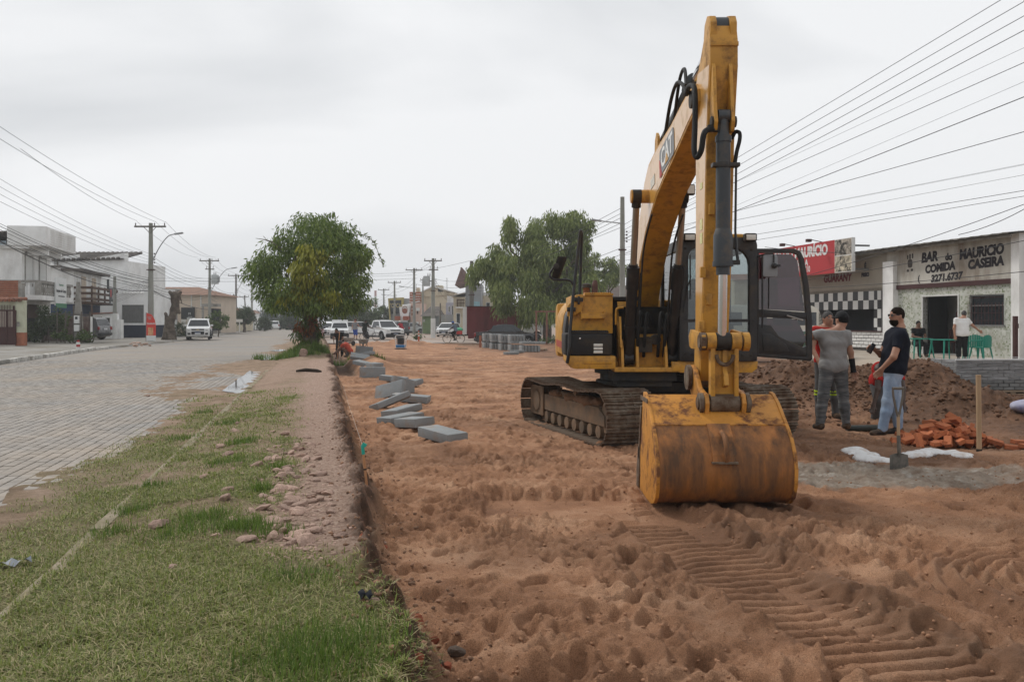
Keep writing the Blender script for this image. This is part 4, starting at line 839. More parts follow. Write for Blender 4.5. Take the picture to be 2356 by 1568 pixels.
def leaves(pos,dirs,ln,wd,fold=.25,r=rng):
    """one folded leaf of four points per position; dirs need not be unit"""
    n = len(pos); d = dirs/np.linalg.norm(dirs,axis=1)[:,None]
    rv = r.normal(size=(n,3)); s = np.cross(d,rv); s /= np.linalg.norm(s,axis=1)[:,None]+1e-9; u = np.cross(s,d)
    ln = ln*(.7+.6*r.random(n))[:,None]; wd = wd*(.7+.6*r.random(n))[:,None]
    mid = pos+d*ln*.45+u*wd*fold
    V = np.stack([pos,mid+s*wd*.5-u*wd*fold,pos+d*ln,mid-s*wd*.5-u*wd*fold],1).reshape(-1,3)
    k = np.arange(n)*4; F = np.concatenate([np.stack([k,k+1,k+2],1),np.stack([k,k+2,k+3],1)])
    return V,F
def clump_points(cl,n,r=rng,shell=.55):
    """points inside ellipsoid clumps (centre xyz, radii xyz, weight)"""
    cl = np.array(cl,float); w_ = cl[:,6]/cl[:,6].sum(); pick = r.choice(len(cl),n,p=w_)
    v = r.normal(size=(n,3)); v /= np.linalg.norm(v,axis=1)[:,None]; rad = (shell+(1-shell)*r.random(n))[:,None]
    return cl[pick,:3]+v*rad*cl[pick,3:6],v,pick
def limb(mb,a,b,r0,r1,wob=.12,n=6,seg=8):
    a = Vector(a); b = Vector(b); pts = []
    for i in range(n+1):
        t = i/n; p = a.lerp(b,t)
        if 0 < i < n: p = p+Vector((random.gauss(0,1),random.gauss(0,1),random.gauss(0,.5)))*wob*(b-a).length*.25
        pts.append(p)
    mb.tube(pts,[r0+(r1-r0)*i/n for i in range(n+1)],seg)
    return pts
def loc(V,o): return V-np.array(o)
# ---- big tree on the verge
tb = on(-8.25,37.0); TRE = thing('tree','round bushy tree with drooping leaves and a yellow-green patch on the verge','tree',tuple(tb))
o3 = np.array(tb)
mb = MB(); random.seed(3)
for k in range(5):
    a = (random.gauss(0,.16),random.gauss(0,.14),-.2); b_ = (random.gauss(-.05,.25),random.gauss(0,.2),1.7+random.random()*.4); limb(mb,a,b_,.17+.05*random.random(),.11,.10)
for k in range(14):
    an = k*2*math.pi/14; limb(mb,(0,0,1.4),(1.9*math.cos(an)*random.uniform(.6,1),1.7*math.sin(an),2.2+1.9*random.random()),.09,.02,.2)
mb.build('trunk',BARK,TRE,smooth=True)
rr = np.random.default_rng(21)
cl = []
c0 = P(722,622,37.0)-tb
for i in range(120):
    v = rr.normal(size=3); v /= np.linalg.norm(v); v *= (.62+.38*rr.random())
    if v[2] < -.5: v[2] = -.5-.15*rr.random()
    wx = 2.45 if v[2] > .35 else 2.6
    p = np.array([c0.x+v[0]*wx*(1 if v[2] < .2 else 1-.30*v[2]),v[1]*2.1,c0.z+v[2]*2.35]); s = .42+.25*rr.random(); cl.append([*p,s*1.15,s*1.1,s*.85,s])
pos,nv,_ = clump_points(cl,27000,rr,.45)
dr_ = nv*.55+np.array([0,0,-1.0])+rr.normal(size=nv.shape)*.35
Vv,Ff = leaves(pos,dr_,.20,.052,r=rr); npmesh('crown',Vv,Ff,LF_D,TRE,smooth=False)
c1 = P(725,632,35.0)-tb
cl = []
for i in range(20):
    a = rr.random(); cl.append([c1.x-.05+rr.normal()*.55+.25*(a-.5),c1.y+.15+rr.normal()*.25+.35*abs(a-.5),c1.z+1.15-2.1*a,.42,.28,.36,1])
for i in range(6): cl.append([c1.x-1.0+rr.normal()*.4,c1.y+.3,c1.z-.75+rr.normal()*.4,.3,.25,.3,.5])
pos,nv,_ = clump_points(cl,2300,rr,.3); Vv,Ff = leaves(pos,nv*.4+np.array([0,-.25,-1.]),.24,.066,r=rr); npmesh('young_leaves',Vv,Ff,LF_Y,TRE)
mb = MB(); tp = smooth_path([P(812,542,37)-tb,P(835,540,37)-tb,P(858,555,37)-tb,P(872,585,37)-tb,P(882,612,37)-tb],8); mb.tube(tp,.012,5); mb.build('hanging_twig',BARKG,TRE); mb = MB(); mb.tube([P(648,572,36.5)-tb,P(625,556,36.4)-tb,P(608,551,36.4)-tb,P(588,548,36.4)-tb],[.05,.04,.02,.008],6); mb.tube([P(615,553,36.4)-tb,P(606,543,36.4)-tb],.012,5); mb.build('bare_branch',BARKG,TRE)
pos = np.array([tuple(p) for p in tp for _ in range(3)]); Vv,Ff = leaves(pos,rr.normal(size=pos.shape)+np.array([.4,0,-.3]),.16,.05,r=rr)
pos2,nv2,_ = clump_points([[*(P(628+i*7,560-8*i+10*(i % 2),36.6)-tb),.22,.2,.18,1] for i in range(5)]+[[*(P(763,490,37)-tb),.2,.2,.12,1],[*(P(745,497,37)-tb),.25,.2,.2,1]],260,rr,.3); V2,F2 = leaves(pos2,nv2*.5+np.array([0,0,-1.]),.2,.055,r=rr)
npmesh('outer_shoots',np.concatenate([Vv,V2]),np.concatenate([Ff,F2+len(Vv)]),LF_D,TRE)
# suckers and dry vine round the foot
cl = [[rr.normal()*.28,rr.normal()*.25-.1,.15+1.6*rr.random(),.22,.22,.3,1] for i in range(16)]
pos,nv,_ = clump_points(cl,900,rr,.2); Vv,Ff = leaves(pos,nv*.5+np.array([0,0,-.8]),.15,.06,r=rr); npmesh('vine_leaves',Vv,Ff,LF_O,TRE)
cl = [[rr.normal()*.35,rr.normal()*.3-.1,.3+1.3*rr.random(),.22,.22,.3,1] for i in range(16)]
pos,nv,_ = clump_points(cl,900,rr,.2); Vv,Ff = leaves(pos,nv*.5+np.array([0,0,-.8]),.18,.05,r=rr); npmesh('sucker_shoots',Vv,Ff,LF_B,TRE)
# ---- willow on the right
def big_tree(name,label,base,ctr,rad,n,lm,ln,wd,nclump,seed,trunk_r=.3,droop=1.,bark=BARK,strands=0,shape=None,skirt=.8):
    r = np.random.default_rng(seed); random.seed(seed); t = thing(name,label,'tree',tuple(base)); b = np.array(base); c = np.array(ctr)-b
    mb = MB(); top = Vector(c); limb(mb,(0,0,-.2),(top.x*.4,top.y*.4,c[2]*.55),trunk_r,trunk_r*.7,.10)
    for k in range(9): limb(mb,(top.x*.4,top.y*.4,c[2]*.5),(c[0]+rad[0]*.75*random.uniform(-1,1),c[1]+rad[1]*.6*random.uniform(-1,1),c[2]+rad[2]*.7*random.uniform(-.4,1)),trunk_r*.45,.03,.15)
    mb.build('trunk',bark,t,smooth=True)
    cl = []
    if shape: cl = [[*(np.array(p[:3])-b),*p[3:]] for p in shape]
    else:
        for i in range(nclump):
            v = r.normal(size=3); v /= np.linalg.norm(v); v *= .55+.45*r.random()
            if v[2] < 0: v[2] *= skirt
            s = (.16+.12*r.random())*max(rad); cl.append([*(c+v*np.array(rad)*.85),s,s,s*.8,s])
    pos,nv,_ = clump_points(cl,n,r,.35)
    if strands:
        k = r.integers(0,strands,n); pos[:,2] -= (k*ln*.75); pos[:,:2] += r.normal(size=(n,2))*.06
    dr = nv*.5+np.array([0,0,-droop])+r.normal(size=nv.shape)*.4
    V,F = leaves(pos,dr,ln,wd,r=r); npmesh('crown',V,F,lm,t); return t
sh = []; r_ = np.random.default_rng(5)
for (px_,py_,w_,h_,wt) in ((1300,540,52,40,1.3),(1250,575,55,45,1.4),(1190,620,50,45,1.2),(1130,630,35,40,.9),(1180,525,22,28,.45),(1330,505,30,25,.5),(1285,505,30,22,.5),(1235,530,30,25,.5),(1155,570,28,30,.5),(1340,590,45,55,1.1),(1290,640,50,45,1.3),(1230,665,50,40,1.1),(1160,675,38,30,.8),(1105,605,22,30,.35),(1340,660,45,40,.9),(1290,700,35,25,.5),(1210,700,35,25,.5)):
    for k in range(5):
        p = P(px_+r_.normal()*w_*.5,py_+r_.normal()*h_*.5,71+r_.normal()*1.8); s = 1.15*(.6+.6*r_.random()); sh.append([p.x,p.y,p.z,s*w_/45,s,s*h_/45,wt])
big_tree('tree','tall spreading willow with hanging light green strands behind the red truck box',(P(1258,776,71)[0],71,-.1),P(1250,600,71),(5,3,4),46000,LF_W,.40,.10,0,31,.38,1.6,strands=3,shape=sh)
# ---- further trees
big_tree('tree','bright green tree rising behind the brown roof and the round pole',(P(1390,760,88)[0],88,0),P(1390,625,88),(2.6,2,2.4),4200,LF_W,.36,.11,30,32,.2,1.3,strands=2)
big_tree('tree','dark rounded clipped street tree behind the small white sign post',(P(563,765,118)[0],118,.2),P(563,728,118),(1.9,1.5,1.35),3000,LF_F,.3,.10,34,33,.22,.3)
big_tree('tree','young sparse tree on the pavement beside the parked white car',(P(503,776,84)[0],84,.2),P(504,738,84),(1.15,.9,1.2),900,LF_B,.24,.09,18,34,.06,.5)
big_tree('tree','dense green bush tree trimmed low at the far kerb',(P(609,765,132)[0],132,.2),P(609,745,132),(1.5,1.2,1.25),2000,LF_F,.3,.11,26,35,.15,.4)
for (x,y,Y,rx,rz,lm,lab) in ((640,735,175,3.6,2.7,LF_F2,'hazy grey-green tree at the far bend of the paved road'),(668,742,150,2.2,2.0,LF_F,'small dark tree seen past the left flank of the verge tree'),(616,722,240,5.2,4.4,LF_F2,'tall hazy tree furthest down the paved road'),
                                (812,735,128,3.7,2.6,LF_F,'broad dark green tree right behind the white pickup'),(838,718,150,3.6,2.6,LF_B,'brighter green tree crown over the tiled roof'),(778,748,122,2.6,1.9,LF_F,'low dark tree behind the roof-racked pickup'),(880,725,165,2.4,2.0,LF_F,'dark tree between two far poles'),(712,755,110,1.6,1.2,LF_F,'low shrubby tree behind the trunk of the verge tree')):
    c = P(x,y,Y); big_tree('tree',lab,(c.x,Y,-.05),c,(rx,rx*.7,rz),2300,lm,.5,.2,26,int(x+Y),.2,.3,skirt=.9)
# pollarded stump by the red banner
pb = Vector(P(392,779,66)); pb.z = .22; t = thing('tree_stump','thick pollarded tree trunk with bare knobs behind the red feather banner','tree stump',tuple(pb))
def stump(X,Y,Z):
    d = np.full(X.shape,9.,np.float32)
    def cap(a,b_,r0,r1):
        a = np.array(a); b_ = np.array(b_); ba = b_-a; h = np.clip(((X-a[0])*ba[0]+(Y-a[1])*ba[1]+(Z-a[2])*ba[2])/ba.dot(ba),0,1)
        return np.sqrt((X-a[0]-h*ba[0])**2+(Y-a[1]-h*ba[1])**2+(Z-a[2]-h*ba[2])**2)-(r0+(r1-r0)*h)
    for a,b_,r0,r1 in (((-.1,0,-.1),(-.05,0,1.2),.55,.32),((-.05,0,1.1),(.35,0,2.4),.32,.26),((.35,0,2.3),(.35,0,3.3),.26,.30),((.3,0,3.0),(-.05,0,3.5),.16,.14),((.35,0,3.1),(.75,0,3.5),.16,.12),((.3,0,2.6),(.65,0,2.0),.14,.12),((-.1,0,1.0),(-.35,0,1.9),.17,.14),((.65,.1,3.4),(.85,0,2.7),.08,.06)):
        d = smin(d,cap(a,b_,r0,r1),.12)
    return d+.10*vnoise(X*4+Z*1.3,Y*4+Z*2.9,3)
Vv,Ff = sdf_mesh(stump,(-1,-.8,-.2),(1.2,.8,3.9),.07); npmesh('trunk',Vv,Ff,BARK,t,smooth=True)
# hedge by the gate,bushes
def bush(label,ctr,rad,n,lm,seed,ln=.16,wd=.07,name='shrub'):
    r = np.random.default_rng(seed); base = Vector((ctr[0],ctr[1],.2)); t = thing(name,label,'shrub',tuple(base)); cl = []
    for i in range(16):
        v = r.normal(size=3); v /= np.linalg.norm(v); v *= .4+.6*r.random(); s = .38*min(rad); cl.append([v[0]*rad[0]*.8,v[1]*rad[1]*.8,max(.1,ctr[2]-.2+v[2]*rad[2]*.85),s,s,s,1])
    pos,nv,_ = clump_points(cl,n,r,.3); V,F = leaves(pos,nv+np.array([0,0,-.3]),ln,wd,r=r); npmesh('foliage',V,F,lm,t)
    mb = MB(); random.seed(seed)
    for k in range(6): limb(mb,(random.gauss(0,.1),0,-.1),(random.gauss(0,rad[0]*.5),random.gauss(0,rad[1]*.5),ctr[2]*.9),.03,.008,.1)
    mb.build('stems',BARK,t); return t
bush('dark hedge grown over the wall beside the barred gate',P(98,745,57),(1.15,.9,1.15),2600,LF_F,3); bush('loose hedge end trailing along the wire fence',P(140,735,58.5),(1.0,.7,.75),1100,LF_B,4)
bush('low weeds growing at the foot of the wire fence',P(165,772,56),(2.3,.5,.35),1300,LF_B,5); bush('green shrub at the house corner behind the white parked car',P(415,758,80),(1.3,.8,.75),1000,LF_F,6)
bush('tuft of tall weeds at the foot of the wire fence post',P(205,775,57),(.7,.4,.35),500,LF_B,7)
bush('low grass strip at the foot of the grey pole by the red truck box',P(1112,773,80),(2.2,.4,.30),700,LF_B,8); bush('small weed clump behind the orange and white bollard',P(962,775,72),(.6,.4,.35),220,LF_B,9); bush('short bush beside the far house with the basket emblem',P(918,752,118),(1.5,.8,.6),500,LF_B,10)
bush('weeds under the timber frame behind the excavator',P(1275,782,60),(1.6,.5,.4),500,LF_B,12)
# ---- grass on the verge: blades no one could count
GR = leaf_mat('grass_blade',(.090,.125,.018),(.28,.32,.080),.6,.3); ST = leaf_mat('straw_blade',(.20,.17,.07),(.42,.36,.19),.7,.2); GR2 = leaf_mat('grass_bright',(.06,.11,.015),(.16,.24,.045),.5,.35)
def blades(n,seed,mat,name,ylo,yhi,flat,ln,thr=.0,wd=.004,gain=1.,clump=0):
    r = np.random.default_rng(seed); m = n*6
    y = ylo+(yhi-ylo)*r.random(m)**1.7; lo = kerb_x(y)-1.0; x = lo+(edge_x(y)+.22-lo)*r.random(m)
    ri = np.clip(np.searchsorted(NR,y),0,len(NR)-1); ci = np.clip(np.searchsorted(TT,x/(y+1.6)),0,NCOL-1)
    g = grassA[ri,ci]*gain; ok = (x/(y+1.6) > TT[0]) & (r.random(m) < np.clip(g-thr,0,1)*(.35+1.1*np.abs(vnoise(x*3.3,y*3.3,8))*2)); x,y,ri,ci = [a[ok][:n] for a in (x,y,ri,ci)]
    z = GZ[ri,ci]; k = len(x)
    an = r.random(k)*2*math.pi; el = np.where(r.random(k) < flat,r.random(k)*.35,.5+.9*r.random(k)); l_ = ln*(.4+r.random(k))
    d = np.stack([np.cos(an)*np.cos(el),np.sin(an)*np.cos(el),np.sin(el)],1); sd = np.stack([-np.sin(an),np.cos(an),np.zeros(k)],1)
    p0 = np.stack([x,y,z-.004],1); w_ = (wd*(.6+.8*r.random(k))*(1+.12*np.maximum(y-5,0)))[:,None]
    mid = p0+d*l_[:,None]*.55; tip = p0+d*l_[:,None]; tip[:,2] -= l_*.22*(el > .4); mid[:,2] += .006
    V = np.stack([p0-sd*w_*.5,p0+sd*w_*.5,mid+sd*w_*.45,mid-sd*w_*.45,tip],1).reshape(-1,3); b = np.arange(k)*5
    F = np.concatenate([np.stack([b,b+1,b+2],1),np.stack([b,b+2,b+3],1),np.stack([b+3,b+2,b+4],1)])
    o = npmesh(name,V,F,mat,kind='stuff'); return o
o = blades(85000,1,GR,'grass',2.9,18,.62,.044,wd=.0042); o['label'] = 'short cut grass covering the verge'
o = blades(42000,2,ST,'dry_clippings',2.9,15,.95,.075,wd=.0036); o['label'] = 'pale dry grass clippings scattered on the verge'
# brighter tufts
def tufts(spots):
    r = np.random.default_rng(9); Vs = []; Fs = []; n0 = 0
    for (x,y,rad,n,h) in spots:
        px_ = x+r.normal(size=n)*rad; py_ = y+r.normal(size=n)*rad; pz = np.array([gz(a,b_) for a,b_ in zip(px_,py_)])
        an = r.random(n)*6.283; el = .7+.7*r.random(n); l_ = h*(.5+.7*r.random(n)); d = np.stack([np.cos(an)*np.cos(el),np.sin(an)*np.cos(el),np.sin(el)],1); s = np.stack([-np.sin(an),np.cos(an),0*an],1)*.0030*(1+.12*max(y-5,0))
        p0 = np.stack([px_,py_,pz-.005],1); V = np.stack([p0-s,p0+s,p0+d*l_[:,None]],1).reshape(-1,3); b = n0+np.arange(n)*3; Vs.append(V); Fs.append(np.stack([b,b+1,b+2],1)); n0 += n*3
    o = npmesh('grass_tufts',np.concatenate(Vs),np.concatenate(Fs),GR2,kind='stuff'); o['label'] = 'bright green grass tufts standing out of the verge'
sp_ = []
for (px_,py_,rad,n,h) in ((1840/1.7385*.0+560,1215,.10,500,.10),(470,1195,.10,350,.10),(410,1230,.12,350,.09),(600,1130,.05,180,.10),(560,1020,.10,250,.09),(640,1080,.06,150,.09),(530,1065,.15,300,.08),(520,975,.12,200,.08),(760,1500,.16,900,.10),(700,1540,.15,600,.09),(640,1230,.08,250,.09),(300,1180,.10,250,.09),(350,1120,.09,200,.08),(420,1010,.10,180,.08),(470,950,.1,150,.08),(250,1230,.1,200,.09),(690,1330,.12,300,.08)):
    p = gpx(px_,py_); sp_.append((p.x,p.y,rad,n,h))
rt = random.Random(8)
for i in range(45):
    y = 33.6+6*rt.random(); x = -8.3+rt.gauss(0,.8); sp_.append((x,y,.15,60,.30))
tufts(sp_)
# ---- stones
def stone_mesh(seed,sub=2,flat=.62,rough=.22):
    bm = bmesh.new(); bmesh.ops.create_icosphere(bm,subdivisions=sub,radius=1); r = random.Random(seed)
    pl = [(Vector((r.gauss(0,1),r.gauss(0,1),r.gauss(0,1))).normalized(),.55+.3*r.random()) for _ in range(10)]
    for v in bm.verts:
        for n,d in pl:
            k = v.co.dot(n)
            if k > d: v.co -= n*(k-d)
        v.co *= 1+rough*.3*r.uniform(-1,1); v.co.z *= flat
    me = bpy.data.meshes.new('stone'); bm.to_mesh(me); bm.free(); return me
GRAN = island_var(M('granite',(.40,.27,.215),.85,.28,22,bump=.35,bscale=60,dirt=(.24,.165,.12),damt=.35,dscale=5),.22)
stones = [stone_mesh(i) for i in range(9)]
for me in stones: me.materials.append(GRAN)
sr = random.Random(12)
lab_r = 'pale pink broken granite stone in the rubble strewn along the verge edge'
n = 0; tries = 0
while n < 230 and tries < 6000:
    tries += 1; u = sr.random()
    if u < .75: px_,py_ = sr.gauss(685,40),1020+240*sr.random()
    else: px_,py_ = 470+260*sr.random(),960+330*sr.random()
    p = gpx(px_,py_)
    if p.x > float(edge_x(np.array(p.y)))-.02: continue
    s = (.014+.046*sr.random()**2.0)*(1 if u < .75 else 1.05)
    o = obj('granite_stone',stones[sr.randrange(9)],None); o.location = p+Vector((0,0,s*.25)); o.scale = (s*sr.uniform(.9,1.6),s*sr.uniform(.9,1.5),s*sr.uniform(.7,1.1)); o.rotation_euler = (sr.gauss(0,.25),sr.gauss(0,.25),sr.random()*6.3)
    tag(o,lab_r,'stone','rubble stones on the verge'); n += 1
for (px_,py_,s,lab) in ((366,1218,.085,'large flat-faced pink granite block alone in the grass'),(655,1002,.06,'squared pink granite block at the head of the rubble strip'),(505,1030,.055,'flat pale slab of stone half sunk in the verge'),(523,1132,.05,'long grey-pink stone lying below the grass tufts'),(702,1240,.026,'small white broken tile piece at the lower end of the rubble'),(680,1180,.055,'biggest pale chunk among the lower rubble stones'),(700,1090,.06,'wide flat chunk in the middle of the rubble strip'),(397,1310,.035,'pale stone lying flat in the thick grass'),(1047,1508,.055,'round dark clod at the foot of the bank'),(1000,1535,.05,'dark broken clod below the grassy bank'),(880,1255,.03,'pale stone fallen from the bank onto the sand'),(340,912,.05,'single dark stone in the worn verge') ,(530,930,.04,'grey stone flat on the bare verge'),(785,945,.045,'pale stone on the lip of the bank'),(825,975,.055,'flat pale stone lying on the sand below the bank'),(860,1390,.03,'pinkish chip at the foot of the earth bank')):
    p = gpx(px_,py_); o = obj('stone',stones[sr.randrange(9)].copy() if 'clod' in lab or 'white' in lab else stones[sr.randrange(9)],None); o.location = p+Vector((0,0,s*.3)); o.scale = (s*1.15,s,s*.9); o.rotation_euler = (sr.gauss(0,.2),sr.gauss(0,.2),sr.random()*6.3); tag(o,lab,'stone')
    if 'clod' in lab: o.data.materials.clear(); o.data.materials.append(M('dark_clod',(.085,.06,.045),.95,.3,9,bump=.5,bscale=30))
    if 'white' in lab: o.data.materials.clear(); o.data.materials.append(M('white_tile',(.72,.72,.70),.4))
p = gpx(698,819); o = obj('boulder',stone_mesh(77,3,.8,.1),GRAN); o.location = (p.x,p.y,p.z+.12); o.scale = (.22,.2,.22); tag(o,'rounded grey boulder resting at the foot of the verge tree','boulder')
# gravel and crumbs: uncountable
def crumbs(name,label,spots,s0,s1,mat,seed):
    r = np.random.default_rng(seed); me = stone_mesh(seed,1); bv = np.array([v.co[:] for v in me.vertices]); bf = np.array([p.vertices[:] for p in me.polygons]); n = len(spots); P3 = np.array(spots)
    s = (s0+(s1-s0)*r.random(n)**2.5)[:,None,None]*np.stack([r.uniform(.7,1.5,n),r.uniform(.7,1.5,n),r.uniform(.9,1.5,n)],1)[:,None,:]
    a = r.random(n)*6.28; ca,sa = np.cos(a)[:,None],np.sin(a)[:,None]; b = bv[None]*s; V = np.stack([b[...,0]*ca-b[...,1]*sa,b[...,0]*sa+b[...,1]*ca,b[...,2]],-1)+P3[:,None,:]
    F = (bf[None]+(np.arange(n)*len(bv))[:,None,None]).reshape(-1,3); o = npmesh(name,V.reshape(-1,3),F,mat,kind='stuff'); o['label'] = label
    return o
sp_ = []
for i in range(2600):
    px_,py_ = sr.gauss(685,50),930+360*sr.random(); p = gpx(px_,py_); sp_.append((p.x,p.y,p.z+.002))
crumbs('gravel','small pink granite chips covering the verge edge',sp_,.004,.020,GRAN,1)
sp_ = []
for i in range(2400):
    y = 3.1+12*sr.random()**1.5; x = float(edge_x(np.array(y)))+sr.gauss(.22,.16); sp_.append((x,y,gz(x,y)+.003))
crumbs('bank_crumbs','crumbled soil and brick chips along the foot of the bank',sp_,.004,.022,island_var(M('crumb',(.23,.13,.08),.95,.4,20),.45),2)
sp_ = []
for i in range(9000):
    y = 3.0+15*sr.random()**1.5; x = -.2*y+.5+sr.random()*(2+y*.6); sp_.append((x,y,gz(x,y)+.002))
crumbs('sand_crumbs','loose sand clods lying on the worked sand',sp_,.003,.016,M('sand_clod',(.29,.155,.088),.95,.3,30),3)
sp_ = []
for i in range(1700):
    x,y = sr.choice([(5.6,17),(4.5,18),(7.9,17),(6.8,16.6),(6,15.8),(7.6,15)]); x += sr.gauss(0,.9); y += sr.gauss(0,.8); sp_.append((x,y,gz(x,y)+.01))
crumbs('heap_clods','brown soil clods covering the dug heaps',sp_,.02,.06,M('heap_clod',(.12,.062,.034),.95,.35,9,bump=.5,bscale=20),4)
# ================================================================== buildings
AL = R(12.13)
WH = M('white_wall',(.80,.795,.78),.9,.07,1.2,bump=.08,bscale=20,dirt=(.42,.40,.37),damt=.24,dscale=.9,dsharp=.2,stretch=(1,1,.5))
WH2 = M('white_clean',(.84,.84,.83),.85,.04,1.2,dirt=(.55,.54,.52),damt=.2,dscale=.7,dsharp=.2)
GRYW = M('grey_render',(.34,.325,.30),.95,.18,1.5,bump=.1,bscale=15,dirt=(.15,.14,.12),damt=.4,dscale=1.3)
NAVY = M('navy_paint',(.025,.032,.055),.8,.15,2); BLUEW = M('blue_paint',(.05,.075,.14),.8,.2,2)
BEIGE = M('beige_wall',(.56,.47,.38),.9,.08,1); CREAM = M('cream_wall',(.60,.53,.40),.9,.1,1,dirt=(.35,.3,.22),damt=.3,dscale=1); PINKW = M('pink_wall',(.60,.43,.36),.9,.08,1)
GREENW = M('green_wall',(.20,.28,.14),.85,.12,1,dirt=(.12,.15,.08),damt=.3,dscale=1); PALEG = M('palegreen_wall',(.52,.53,.40),.9,.1,1,dirt=(.3,.28,.2),damt=.3,dscale=1)
LAV = M('lavender_wall',(.42,.42,.50),.9,.1,1); GREYP = M('grey_panel',(.30,.31,.32),.7,.12,1)
TILE = island_var(M('roof_tile',(.30,.115,.065),.9,.25,4,dirt=(.10,.06,.045),damt=.4,dscale=2),.2); TILED = island_var(M('roof_dark',(.085,.075,.07),.95,.3,3,dirt=(.17,.15,.13),damt=.4,dscale=1),.2); TILEB = M('roof_brown',(.22,.125,.085),.9,.2,2)
BRK = M('brick_red',(.31,.115,.065),.95,.3,3,bump=.2,bscale=20); ASB = M('fibre_cement',(.20,.185,.165),.95,.3,2,bump=.2,bscale=12,dirt=(.07,.065,.055),damt=.5,dscale=1.2)
WOOD = M('brown_wood',(.085,.05,.035),.85,.3,5,stretch=(1,1,4)); DKIN = M('dark_inside',(.012,.012,.012),.9); GLD = M('dark_glass',(.02,.024,.028),.08,.1,2,spec=.6)
IRON = M('iron_bar',(.055,.018,.016),.7,.3,8); IRONG = M('grey_iron',(.19,.19,.185),.6,.15,5); SHUT = M('shutter',(.66,.66,.64),.6,.05,2); SIGNW = M('sign_white',(.70,.71,.70),.5,.05); SIGNK = M('sign_black',(.02,.022,.025),.5,.1)
GRNT = M('green_print',(.05,.20,.10),.6); DRKT = M('dark_print',(.02,.02,.022),.7); REDT = M('red_print',(.35,.03,.03),.6); BLUT = M('blue_print',(.03,.14,.42),.6)
def part(t,nm,mat,boxes,bevel=0,par=None):
    mb = MB()
    for a,b_ in boxes: mb.b2(a,b_)
    return mb.build(nm,mat,par or t,bevel=bevel)
def tiles(t,x0,x1,y0,y1,z0,z1,nx,ny,mat,along='y',nm='roof_tile',th=.05,par=None):
    """courses of half round tiles on a pitched rectangle: slope runs along x when along=='y'"""
    mb = MB()
    sl = math.atan2(z1-z0,x1-x0)
    mb.quad((x0,y0,z0),(x1,y0,z1),(x1,y1,z1),(x0,y1,z0)); mb.quad((x0,y0,z0-th),(x0,y1,z0-th),(x1,y1,z1-th),(x1,y0,z1-th)); mb.quad((x0,y0,z0),(x0,y1,z0),(x0,y1,z0-th),(x0,y0,z0-th))
    for j in range(ny):
        y = y0+(j+.5)*(y1-y0)/ny; r_ = (y1-y0)/ny*.36
        pts = [(x0-.03,y,z0+.02),(x1,y,z1+.02)]; mb.tube(pts,r_,6)
    return mb.build(nm,mat,par or t,smooth=True)
def win(t,x,y0,y1,z0,z1,glassm=GLD,face=1,bars=0,frame=SHUT,nm='window'):
    """window in a wall that faces +-x at local x"""
    s = face
    f = part(t,nm,frame,[((x,y0,z0),(x+s*.05,y0+.06,z1)),((x,y1-.06,z0),(x+s*.05,y1,z1)),((x,y0+.06,z1-.06),(x+s*.05,y1-.06,z1)),((x,y0+.06,z0),(x+s*.08,y1-.06,z0+.06))])
    part(t,'pane',glassm,[((x+s*.012,y0+.06,z0+.06),(x+s*.02,y1-.06,z1-.06))],par=f); return f
def winy(t,y,x0,x1,z0,z1,glassm=GLD,frame=SHUT,nm='window'):
    f = part(t,nm,frame,[((x0,y-.05,z0),(x0+.06,y,z1)),((x1-.06,y-.05,z0),(x1,y,z1)),((x0+.06,y-.05,z1-.06),(x1-.06,y,z1)),((x0+.06,y-.08,z0),(x1-.06,y,z0+.06))])
    part(t,'pane',glassm,[((x0+.06,y-.02,z0+.06),(x1-.06,y-.012,z1-.06))],par=f); return f
# ---- house A,white with balcony and overhanging parapet
t = thing('house','white two-storey house with overhanging parapet box and a balustraded balcony','house',(-31.9,58,.2),AL)
part(t,'wall',WH,[((-9,0,0),(0,6.3,6.1))]); part(t,'eave_slab',WH,[((-9.3,-.35,6.1),(.55,6.6,6.28))])
part(t,'parapet',WH2,[((-.75,-.45,6.285),(1.55,6.8,7.55)),((-.3,1.0,5.75),(1.3,1.25,6.1)),((-.3,4.0,5.75),(1.3,4.25,6.1))],.01)
for k in range(7): part(t,'louvre',WH,[((1.55,.6,6.45+k*.15),(1.585,6.5,6.54+k*.15))])
tiles(t,-9.3,-.8,-.4,6,6.30,7.1,4,18,TILED,nm='roof')
part(t,'gutter',M('gutter_blue',(.22,.27,.30),.7,.2,3),[((-9.3,-.5,6.29),(-.8,-.38,6.55))])
for y0 in (.7,3.7):
    f = win(t,.0,y0,y0+1.35,3.9,5.7,SHUT); part(t,'surround',GRYW,[((-.01,y0-.18,3.7),(.03,y0,5.9)),((-.01,y0+1.35,3.7),(.03,y0+1.53,5.9)),((-.01,y0,5.7),(.03,y0+1.35,6.0))])
    for k in range(5): part(t,'shutter_slat',SHUT,[((.03,y0+.08,4.2+k*.28),(.045,y0+1.27,4.44+k*.28))],par=f)
part(t,'balcony',WH,[((-2.6,-1.5,2.75),(1.5,6.3,3.05))]); part(t,'balcony_rail',GRYW,[((-2.6,-1.5,3.85),(1.5,-1.3,4.0)),((1.3,-1.3,3.85),(1.5,6.3,4.0)),((-2.8,-1.55,3.05),(-2.3,-1.25,4.05)),((1.2,-1.52,3.05),(1.52,-1.25,3.85))])
mbp = [(.05,0),(.075,.05),(.05,.12),(.1,.32),(.1,.45),(.05,.62),(.075,.74),(.05,.8)]
for k in range(8):
    mb = MB(); mb.lathe(mbp,(-2.1+k*.42,-1.4,3.05),'z',8); mb.build('baluster',WH2,t,smooth=True)
for k in range(15):
    mb = MB(); mb.lathe(mbp,(1.4,-.9+k*.48,3.05),'z',8); mb.build('baluster',GRYW,t,smooth=True)
